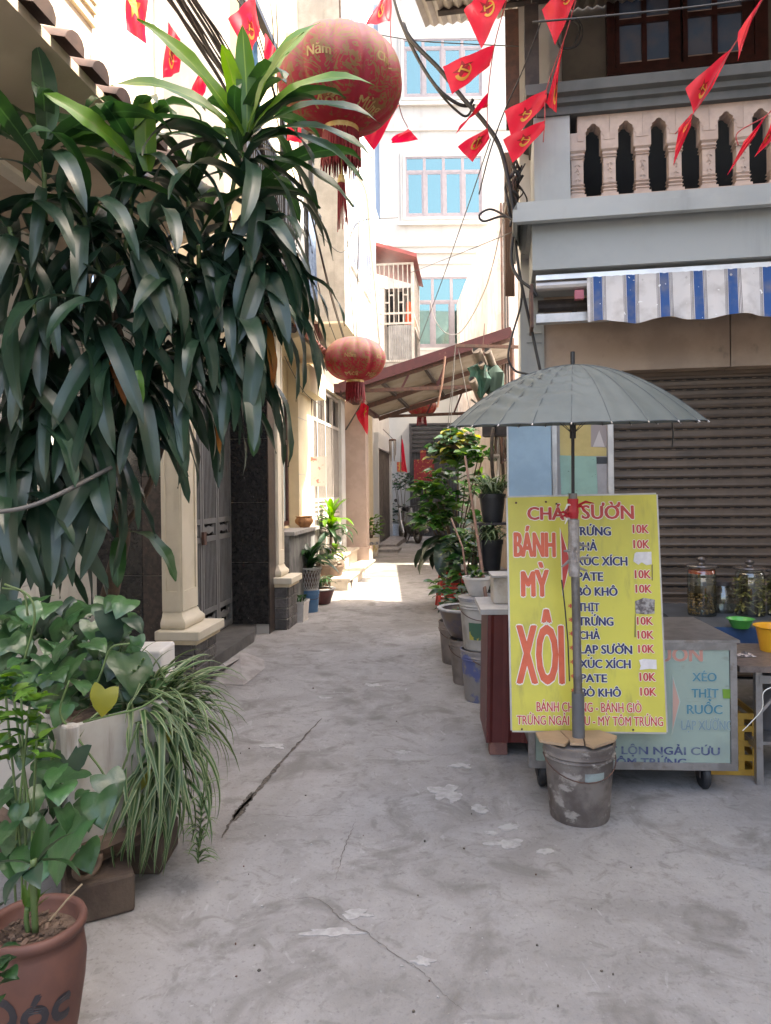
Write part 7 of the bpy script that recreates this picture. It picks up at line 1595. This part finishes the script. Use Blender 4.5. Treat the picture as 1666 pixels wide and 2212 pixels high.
# lattice basket pot
lb_ = thing('basket_pot', 'pale lattice basket pot standing on the blue bucket', 'pot', (bb0.x, bb0.y, .272)); m_lat = M('pale_lattice', (.42, .40, .37), (.34, .32, .3), sc=9, rough=.6)
def basket_r(z): return .10 + .045 * z / .26
for z in (0, .26): MB().lathe([(basket_r(z) - .006, z), (basket_r(z) + .008, z), (basket_r(z) + .008, z + .02), (basket_r(z) - .006, z + .02)], 28).build('hoop', m_lat, lb_, smooth=True)
for s_ in (-1, 1):
    for i in range(22):
        a = 2 * PI * i / 22; MB().tube([(basket_r(z) * math.cos(a + s_ * z * 2.4), basket_r(z) * math.sin(a + s_ * z * 2.4), z + .01) for z in (0, .065, .13, .195, .26)], .004, 4).build('lattice_strip', m_lat, lb_)
MB().lathe([(.0, .004), (.09, .004), (.125, .22), (0, .22)], 20).build('inner_pot', m_soil, lb_)
strap_plant('lily_plant', 'arching strap-leaved plant in the lattice basket pot', (bb0.x, bb0.y, .5), 34, .56, .034, [m_lmid, m_ldark, m_lmid], 62, e=(65, -70))
rp = Vector(gpot(692, 1308, .16)); pot('glazed_pot', 'round dark red glazed pot with a white rim', rp, [(.1, 0), (.12, .01), (.17, .16), (.185, .2), (.17, .2), (.15, .17), (0, .16)], M('dark_red_glaze', (.11, .03, .03), (.07, .022, .024), sc=6, rough=.3), (.155, .18), rimmat=m_pale)
strap_plant('striped_plant', 'drooping striped plant in the dark red glazed pot', (rp.x, rp.y, .2), 26, .32, .018, [m_lmid, m_ldark], 63, e=(60, -80))
dpp = Vector(gpot(712, 1272, .2)); pot('clay_pot', 'brown clay pot of the small dracaena by the stone steps', dpp, [(.13, 0), (.15, .02), (.2, .3), (.22, .32), (.22, .35), (.19, .35), (.17, .3), (0, .29)], m_brst, (.18, .31))
sd_ = strap_plant('small_dracaena', 'small bright dracaena in a clay pot by the sunlit steps', (dpp.x, dpp.y, .32), 12, .5, .045, [m_lyoung, m_lmid], 64, e=(75, -70)); 
MB().tube([(0, 0, 0), (.02, 0, .6)], .02, 7).build('trunk', m_bark, sd_)
rr = random.Random(65); vs = [leaf_mesh('small_dracaena_leaf', .5, .045, e0, e1, 1.1, .25, .1, 9, 'strap', [m], 4, 0, i) for i, (e0, e1, m) in enumerate(((80, 20, m_lyoung), (60, -70, m_lyoung), (45, -85, m_lmid), (25, -88, m_ldark)))]
for k in range(34):
    l = link('leaf', vs[min(3, k // 9)], sd_, (.02, 0, .7 - k * .008)); orient(l, k * 2.4, rr.uniform(-.3, .3), 0); q = rr.uniform(.8, 1.1); l.scale = (q, q, q)
for k, (u, v, r_, h_) in enumerate(((735, 1276, .09, .14), (752, 1272, .07, .1))):
    q = Vector(gpot(u, v, .1)); pot('clay_pot', ['small brown clay pot at the foot of the stone steps', 'tiny dark clay pot at the corner of the stone steps'][k], q, [(r_ * .7, 0), (r_ * .75, .01), (r_, h_), (r_ * 1.08, h_), (r_ * 1.08, h_ + .02), (r_ * .9, h_ + .02), (0, h_ - .02)], m_granb, (r_ * .9, h_ - .02))
bl_ = Vector((LF.w(9.35, -.17, 0).x, LF.w(9.35, -.17, 0).y, 1.031)); cpz = pot('carved_pot', 'carved orange clay pot on the window ledge', bl_, [(.07, 0), (.08, .01), (.115, .06), (.12, .09), (.1, .125), (.115, .14), (.1, .14), (.09, .12), (0, .11)], M('orange_clay', (.36, .17, .06), (.24, .1, .04), sc=14, rough=.6, bump=.6, bsc=25), (.09, .12), lob=lambda a, z: 1 + .03 * math.sin(a * 9))
wbk = Vector(gpot(801, 1203, .16)); bucket('bucket', 'cream paint bucket holding the leafy shrub beyond the steps', wbk, .19, .42, M('cream_bucket', (.62, .55, .44), (.56, .42, .14), sc=5, lo=.55, hi=.6, rough=.5), handle=False, band=(.27, .33, 200, 340, M('dark_print', (.12, .14, .2), (.5, .48, .42), sc=25, rough=.6)))
OVB = [leaf_mesh('bush_leaf', .13, .034, 20, -30, 1, .25, .03, 5, 'ovate', [m], 4, 0, i) for i, m in enumerate((m_light, m_lyoung, m_light))]
bush('bucket_shrub', 'bright leafy shrub in the cream paint bucket', 'plant', (wbk.x, wbk.y, .38), [((0, 0, .28), (.27, .27, .28))], OVB, 66, 110, stems=5)
# slanting boards by the dark door
for k, (u0, v0, u1, v1) in enumerate(((800, 1195, 842, 1165), (820, 1180, 850, 1192))):
    pass

# ---------------------------------------------------------------- plants along the right side
m_shr = M('shrub_leaf_green', (.03, .095, .022), (.045, .13, .028), sc=5, rough=.24, rand=.3, trans=.3, spec=.7)  # green brightened in place of sun that the yard wall keeps off
SL = [leaf_mesh('shrub_leaf', .19, .055, 15, -35, 1.1, .22, .04, 6, 'ovate', [m], 4, 0, i) for i, m in enumerate((m_shr, m_shr, m_heart, m_light, m_shr))]
pS = P(985, 1290, 9.7); pot('clay_pot', 'brown clay pot of the tall leafy shrub', (pS.x, 9.7, 0), [(.14, 0), (.15, .02), (.2, .34), (.22, .36), (.22, .4), (.19, .4), (.17, .34), (0, .33)], m_brst, (.18, .34))
def lb3(u, v, Y): q = P(u, v, Y); return (q.x - pS.x, q.y - 9.7, q.z - .34)
bush('leafy_shrub', 'tall shrub with broad glossy leaves against the yard', 'plant', (pS.x, 9.7, .34), [(lb3(980, 1030, 9.3), (.34, .35, .26)), (lb3(960, 1080, 9.2), (.30, .3, .26)), (lb3(990, 1120, 9.3), (.32, .3, .26)), (lb3(932, 1125, 9.2), (.16, .25, .15)), (lb3(925, 1060, 9.2), (.12, .2, .12)), (lb3(1045, 985, 8.9), (.24, .3, .10))], SL, 71, 295, stems=14, size=(.75, 1.35))
pF = P(1010, 1300, 7.0); pot('clay_pot', 'squat clay pot of the low bush behind the stacked buckets', (pF.x, 7.0, 0), [(.12, 0), (.14, .02), (.17, .26), (.19, .28), (.19, .31), (.16, .31), (.14, .27), (0, .26)], m_brst, (.15, .27))
bush('low_bush', 'low full bush filling the gap behind the stacked buckets', 'plant', (pF.x, 7.0, .27), [((-.02, 0, .55), (.20, .2, .26)), ((-.1, .05, .28), (.2, .2, .2)), ((.12, .1, .75), (.16, .2, .22))], SL, 75, 190, stems=7, size=(.5, .95))
# ivy clad hanging basket above
pI = P(988, 956, 9.4); IV = [leaf_mesh('ivy_leaf', .13, .06, 0, -60, 1, .2, .05, 6, 'heart', [m], 4, .1, i) for i, m in enumerate((m_lmid, m_heart, m_lmid, m_lyel))]
iv = bush('ivy_basket', 'round hanging basket overgrown with green and yellowing ivy', 'plant', (pI.x, 9.4, pI.z - .05), [((0, 0, .05), (.30, .28, .22)), ((-.1, 0, -.08), (.25, .25, .15))], IV, 72, 190, stems=2)
for k in range(3):
    a = k * 2.1; MB().tube([(.25 * math.cos(a), .25 * math.sin(a), .0), (.02 * math.cos(a), .02 * math.sin(a), 1.3)], .004, 4).build('hanger_wire', m_cabg, iv)
MB().lathe([(0, -.12), (.14, -.1), (.2, .02), (.19, .03), (0, .02)], 20).build('basket', m_brst, iv, smooth=True)
MB().bar((0, 0, 1.3), (1.2, .2, 1.3), .04).build('hanger_arm', m_rust, iv)
# dark big-leaf plant on red stool
pD = Vector(gpot(985, 1318, .25)); 
bd = strap_plant('dark_leaf_plant', 'plant with large dark drooping leaves before the shrub', (pD.x, pD.y, .70), 44, .68, .085, [m_ldark, m_ldark, m_ldark], 73, e=(25, -92), spread=.12)
stl = thing('plastic_stool', 'red plastic stool under the dark drooping plant', 'stool', (pD.x - .02, pD.y, 0)); m_rpl = M('red_plastic', (.55, .045, .025), (.48, .04, .022), sc=4, rough=.45)
bev(MB().box(-.17, .17, -.17, .17, .42, .45).build('seat', m_rpl, stl), .012)
for sx_ in (-1, 1):
    for sy_ in (-1, 1): MB().bar((sx_ * .19, sy_ * .19, 0), (sx_ * .14, sy_ * .14, .42), .035).build('leg', m_rpl, stl)
for z in (.12, .25):
    for sx_ in (-1, 1): MB().box(-.165, .165, sx_ * .17 - .012, sx_ * .17 + .012, z, z + .03).build('stretcher', m_rpl, stl)
pot('clay_pot', 'dark clay pot on the red plastic stool', (pD.x - .02, pD.y, .451), [(.1, 0), (.11, .02), (.15, .25), (.17, .27), (.17, .3), (.14, .3), (.12, .26), (0, .25)], m_granb, (.13, .26))
# spider plants in black pots on the wall side
def blackpot(label, plabel, p, r, h, seed, n, L):
    pot('plant_pot', label, p, [(r * .75, 0), (r * .78, .01), (r, h), (r * 1.08, h), (r * 1.08, h + .035), (r * .94, h + .035), (r * .9, h - .02), (0, h - .03)], m_black, (r * .92, h - .02))
    return strap_plant('spider_plant', plabel, (p[0], p[1], p[2] + h - .02), n, L, .012, [[m_lsp, m_lcream], [m_lsp, m_lcream], [m_lcream, m_lsp]], seed, e=(70, -60), spread=r * .6, prof='blade')
q = P(1064, 1128, 6.0); blackpot('black plastic pot held high beside the blue pillar', 'striped spider plant in the high black pot beside the blue pillar', (q.x, 6.0, q.z), .105, .2, 81, 75, .32)
brk = MB().box(-.14, .2, -.1, .1, -.02, -.001).build('plant_shelf', m_dsteel); brk.location = (q.x, 6.0, q.z); tag(brk, 'narrow dark shelf carrying the high black pot', 'shelf')
stand = thing('plant_stand', 'dark steel stand holding the black plant pots', 'stand', (q.x, 6.0, 0))
for x_ in (-.11, .17):
    MB().box(x_ - .012, x_ + .012, -.09, -.066, 0, q.z - .021).build('leg', m_dsteel, stand)
MB().box(-.14, .2, -.1, .1, .80, .82).build('shelf', m_dsteel, stand); MB().box(-.14, .2, -.1, .1, .42, .44).build('shelf', m_dsteel, stand)
blackpot('black plastic pot on the middle shelf of the plant stand', 'striped spider plant spilling from the middle shelf of the stand', (q.x - .02, 6.0, .821), .1, .22, 82, 70, .30)
blackpot('dark pot on the lowest shelf of the plant stand', 'low tuft on the lowest shelf of the plant stand', (q.x - .03, 6.0, .441), .10, .2, 83, 30, .2)
q2 = P(1025, 1278, 5.75); bucket('bucket', 'pale grey bucket behind the white flower pot', (q2.x, 5.75, 0), .15, .5, m_wb, 'stacked buckets by the cabinet')
bush('seedling_bush', 'small bright green seedling beside the stacked buckets', 'plant', (P(985, 1270, 6.3).x, 6.3, .34), [((0, 0, .18), (.13, .13, .13))], [leaf_mesh('seedling_leaf', .10, .028, 10, -40, 1, .2, 0, 5, 'ovate', [m_lmid], 4, 0, 4)], 84, 45, stems=4)
bucket('bucket', 'stained bucket holding the bright green seedling', (P(985, 1270, 6.3).x, 6.3, 0), .15, .36, m_gb, 'stacked buckets by the cabinet')
for pos, lab, sd in (((wpot.location.x, wpot.location.y, wpot.location.z + .12), 'tiny succulent rosette in the white fluted pot', 85), ((b2.x - .03, b2.y + .02, .52), 'sparse sprouts in the brown glazed bowl pot', 86)):
    strap_plant('sprout', lab, pos, 16, .09, .012, [m_lmid, m_light], sd, e=(60, 0), spread=.05)
bs0, bs1 = P(1005, 986, 6.2), P(1052, 1306, 5.0)
tag(MB().tube([bs1, bs1.lerp(bs0, .35) + Vector((.004, 0, 0)), bs1.lerp(bs0, .7), bs0], [.013, .012, .011, .01], 7).build('bamboo_stick', M('brown_cane', (.22, .12, .08), (.16, .085, .06), sc=20, rough=.6), smooth='all'), 'long brown cane leaning among the potted plants', 'stick')
bs0, bs1 = P(975, 1120, 7.0), P(1012, 1275, 5.9)
tag(MB().tube([bs1, bs1.lerp(bs0, .5) + Vector((.03, 0, .04)), bs0], .009, 6).build('bamboo_stick', MATS['brown_cane'], smooth='all'), 'short bent brown cane behind the white flower pot', 'stick')

# bicycle leaning against the yard, seen end-on behind the pots
bw0 = P(1066, 985, 7.4)
bi = thing('bicycle', 'old bicycle hung upright on the wall behind the blue pillar', 'bicycle', (bw0.x + .02, 7.4, bw0.z), R(75))
m_tyre = M('tyre_rubber', (.05, .042, .036), (.09, .07, .055), sc=20, rough=.9); m_rim = M('dull_rim', (.36, .33, .29), rough=.4, metal=.6)
def bwheel(c, r, parent, name='wheel'):
    w = MB(); w.lathe([(r + .018 * math.cos(a), .018 * math.sin(a)) for a in [2 * PI * k / 8 for k in range(9)]], 36, c, axis='y'); o = w.build(name, m_tyre, parent, smooth='all')
    MB().lathe([(r - .03, -.01), (r - .012, -.012), (r - .012, .012), (r - .03, .01), (r - .03, -.01)], 36, c, axis='y').build('rim', m_rim, o, smooth=True)
    MB().lathe([(.0, -.04), (.022, -.04), (.022, .04), (0, .04)], 10, c, axis='y').build('hub', m_rim, o)
    sp2 = MB()
    for k in range(18):
        a = 2 * PI * k / 18; sp2.tube([(c[0] + .02 * math.cos(a + .3), c[1] + (.02 if k % 2 else -.02), c[2] + .02 * math.sin(a + .3)), (c[0] + (r - .02) * math.cos(a), c[1], c[2] + (r - .02) * math.sin(a))], .0012, 3, False)
    sp2.build('spokes', m_rim, o, kind='stuff'); return o
bwheel((0, 0, 0), .31, bi); bwheel((1.02, 0, 0), .31, bi)
ft_ = MB()
for a, b in (((0, .0, 0), (.16, 0, .5)), ((.2, 0, .42), (.72, 0, .42)), ((.2, 0, .36), (.6, 0, -.05)), ((.6, 0, -.05), (.75, 0, .52)), ((.72, 0, .42), (1.02, 0, 0)), ((.6, 0, -.05), (1.02, 0, 0))): ft_.tube([a, b], .015, 7)
ft_.build('frame', m_rust, bi); MB().tube([(.12, -.26, .6), (.18, -.2, .56), (.16, 0, .55), (.18, .2, .56), (.12, .26, .6)], .012, 6).build('handlebar', m_rim, bi); bev(MB().box(.62, .88, -.07, .07, .53, .58).build('saddle', m_black, bi), .02); MB().box(.85, 1.2, -.06, .06, .36, .375).build('rear_rack', m_dsteel, bi)
MB().box(-.08, .14, -.16, .12, .2, .44).build('basket', m_dsteel, bi)

# pipes bundled in green net on the canopy edge
gx = P(1040, 790, 11.6)
bn = thing('pipe_bundle', 'bundle of old pipes wrapped in green cloth under the canopy', 'bundle', gx)
for k, (dx, dz, l, r_) in enumerate(((-.05, .12, .7, .075), (.12, .10, .5, .06), (-.12, -.35, .5, .06), (.02, -.1, .6, .05))):
    MB().tube([(dx - .05, -.2, dz + .1), (dx + .25, .45, dz - .35)], r_, 12).build('pipe', M('aged_pipe', (.14, .115, .09), (.09, .07, .055), sc=6, rough=.6) if 'aged_pipe' not in MATS else MATS['aged_pipe'], bn, smooth=True)
    MB().lathe([(0, 0), (r_ * .8, 0)], 12, (dx - .052, -.201, dz + .1), axis='y').build('pipe_mouth', m_dark, bn)
MB().lathe([(.02, -.5), (.06, -.42), (.11, -.33), (.15, -.2), (.13, -.08), (.17, .0), (.06, .05)], 28, (-.02, 0, -.02), lob=lambda a, z: 1 + .25 * math.sin(a * 3 + z * 11) + .13 * math.sin(a * 8 + z * 6)).build('green_cloth', M('teal_green_cloth', (.006, .06, .042), (.004, .028, .02), sc=5, rough=.7), bn, smooth=True)
MB().lathe([(.02, -.5), (.13, -.4), (.16, -.1), (.05, .03)], 14, (.22, .05, -.02), lob=lambda a, z: 1 + .2 * math.sin(a * 4 + z * 7)).build('dark_cloth', M('dark_green_cloth', (.012, .035, .025), rough=.8), bn, smooth=True)
MB().tube([(.0, -.1, .15), (.05, -.1, .65)], .006, 5).build('hanging_wire', m_rust, bn)
hk = [P(1220 * 0 + 958, 790, 12.0), P(945, 875, 12.0)]
tag(MB().tube([P(962, 770, 11.9), P(955, 830, 11.9), P(945, 880, 11.9)], .018, 6).build('bamboo_stick', MATS['brown_cane']), 'bamboo pole hanging under the sheet canopy', 'stick')

# ---------------------------------------------------------------- motorbike by the gate
r0 = G(903, 1174); f0 = Vector((G(872, 1168).x, r0.y + 1.1, 0)); hd = math.atan2(f0.y - r0.y, f0.x - r0.x)
mbk = thing('motorbike', 'grey and white step-through motorbike parked before the steel gate', 'motorbike', r0, hd)
m_bw = M('bike_silver', (.6, .61, .62), (.52, .53, .54), sc=4, rough=.3, coat=.4); m_bk2 = M('bike_dark', (.03, .03, .034), rough=.35)
def mwheel(x):
    w = MB(); w.lathe([(.245 + .045 * math.cos(a), .045 * math.sin(a)) for a in [2 * PI * k / 10 for k in range(11)]], 32, (x, 0, .29), axis='y'); o = w.build('wheel', m_tyre, mbk, smooth='all')
    MB().lathe([(.17, -.02), (.205, -.025), (.205, .025), (.17, .02)], 28, (x, 0, .29), axis='y').build('rim', m_rim, o, smooth=True); MB().lathe([(0, -.05), (.05, -.05), (.05, .05), (0, .05)], 14, (x, 0, .29), axis='y').build('hub', m_dsteel, o)
    s3 = MB()
    for k in range(8): a = 2 * PI * k / 8; s3.bar((x, 0, .29), (x + .18 * math.cos(a), 0, .29 + .18 * math.sin(a)), .014)
    s3.build('spokes', m_rim, o, kind='stuff')
mwheel(0); mwheel(1.2)
def hull(secs, name, mat):
    b_ = MB(); n = 12
    for (x, z, w, h) in secs:
        for k in range(n): a = 2 * PI * k / n; b_.v.append((x, w * math.cos(a) * (1 if abs(math.cos(a)) < .8 else .95), z + h * math.sin(a)))
    for i in range(len(secs) - 1):
        for k in range(n): b_.f.append((i * n + k, i * n + (k + 1) % n, (i + 1) * n + (k + 1) % n, (i + 1) * n + k))
    b_.f += [tuple(reversed(range(n))), tuple(range((len(secs) - 1) * n, len(secs) * n))]; return b_.build(name, mat, mbk, smooth=True)
hull([(-.32, .70, .05, .04), (-.22, .69, .10, .09), (.05, .66, .13, .13), (.35, .58, .12, .12), (.5, .5, .09, .1)], 'tail_body', m_bw); hull([(-.28, .80, .06, .03), (-.1, .81, .12, .045), (.2, .80, .13, .05), (.5, .77, .1, .05), (.6, .74, .05, .03)], 'seat', m_bk2)
hull([(.25, .34, .09, .1), (.5, .34, .11, .13), (.75, .36, .08, .12), (.85, .4, .05, .08)], 'engine', m_dsteel)
for s_ in (-1, 1): MB().prism([(.62, .28), (.72, .26), (1.0, .55), (1.02, .9), (.95, .96), (.86, .62)], s_ * .16, s_ * .2).build('leg_shield', m_bw, mbk)
hull([(.82, .92, .05, .08), (.9, .95, .12, .09), (1.02, .93, .11, .08), (1.08, .92, .06, .05)], 'headlamp_cowl', m_bk2)
MB().tube([(.84, -.34, 1.0), (.9, -.2, 1.02), (.92, 0, .98), (.9, .2, 1.02), (.84, .34, 1.0)], .014, 7).build('handlebar', m_bk2, mbk)
for s_ in (-1, 1):
    MB().tube([(.9, s_ * .22, 1.02), (.87, s_ * .3, 1.16)], .006, 5).build('mirror_stalk', m_bk2, mbk); MB().lathe([(0, -.008), (.05, -.006), (.05, .006), (0, .008)], 14, (.86, s_ * .33, 1.18), axis='x').build('mirror', m_bk2, mbk, smooth=True)
    MB().tube([(1.0, s_ * .07, .85), (1.2, s_ * .07, .29)], .02, 7).build('fork', m_rim, mbk); MB().tube([(-.02, s_ * .11, .3), (.12, s_ * .12, .62)], .022, 7).build('shock', m_dsteel, mbk)
hull([(-.36, .67, .05, .035), (-.31, .68, .1, .05), (-.24, .69, .1, .06)], 'tail_light', M('tail_red', (.4, .02, .02), rough=.2))
fr2 = MB()
for a in range(-10, 100, 10): fr2.v += [(-.0 - .32 * math.cos(R(a)), s_ * .06, .29 + .32 * math.sin(R(a))) for s_ in (-1, 1)]
fr2.f = [(2 * k, 2 * k + 1, 2 * k + 3, 2 * k + 2) for k in range(10)]; fr2.build('rear_mudguard', m_bk2, mbk)
MB().box(-.39, -.38, -.1, .1, .46, .60).build('number_plate', m_wt, mbk); MB().tube([(.45, -.16, .26), (.1, -.18, .28), (-.25, -.19, .36)], [.03, .045, .05], 9).build('exhaust', m_rim, mbk, smooth='all'); MB().bar((.3, .1, .25), (.22, .25, .0), .025).build('side_stand', m_dsteel, mbk)
# pots by the gate
q = Vector(gpot(866, 1160, .2)); pot('plant_pot', 'large pale round pot left of the motorbike by the door', (q.x, q.y, 0), [(.2, 0), (.24, .05), (.3, .32), (.33, .36), (.33, .4), (.28, .4), (.26, .34), (0, .32)], m_pale, (.27, .34)).__setitem__('label', 'large pale round pot between the dark door and the motorbike')
OVD = [leaf_mesh('bush_leaf', .16, .05, 20, -40, 1, .25, .03, 5, 'ovate', [m], 4, 0, i) for i, m in enumerate((m_ldark, m_lmid))]
bush('pot_shrub', 'dark shrub growing in the pale round pot', 'plant', (q.x, q.y, .34), [((-.05, 0, .38), (.26, .26, .34))], OVD, 91, 60, stems=4)
bush('wall_shrub', 'dark leafy plant on a thin trunk beside the steel gate', 'plant', (P(868, 1150, 22.3).x, 22.3, 0), [((0, 0, 1.72), (.40, .3, .26))], OVD, 92, 80, stems=4)
# wind chime and lamp on the grey door head
wc = thing('wind_chime', 'wind chime of hanging tubes by the dark door', 'wind chime', P(*Z5(815, 1185), 19.5))
MB().lathe([(0, 0), (.09, -.02), (.1, -.06), (0, -.05)], 12).build('cap', m_rust, wc)
for k in range(6): a = k * 1.05; MB().tube([(.08 * math.cos(a), .08 * math.sin(a), -.06), (.08 * math.cos(a), .08 * math.sin(a), -.45 - .08 * (k % 3))], .018, 6).build('tube', m_rim, wc)
MB().tube([(0, 0, 0), (-.25, 0, .25)], .01, 5).build('bracket', m_dsteel, wc)
# notice on the pipe by the white door, camera on the corbel
nt_ = P(*Z9(368, 1065), 9.9); o = MB().box(-.17, .17, -.01, .01, -.2, .2).build('notice_board', M('notice_print', (.62, .58, .54), (.55, .2, .16), sc=9, lo=.55, hi=.6, rough=.6)); o.location = nt_; tag(o, 'small faded notice board tied to the pipe by the white door', 'sign')
cmn = thing('security_camera', 'small dark security camera under the red tiled eave', 'camera', P(632, 712, 8.0)); MB().tube([(0, 0, 0), (.03, -.12, -.03)], .035, 10).build('body', m_dsteel, cmn, smooth=True); MB().tube([(0, 0, 0), (0, .02, .12)], .012, 6).build('bracket', m_dsteel, cmn)
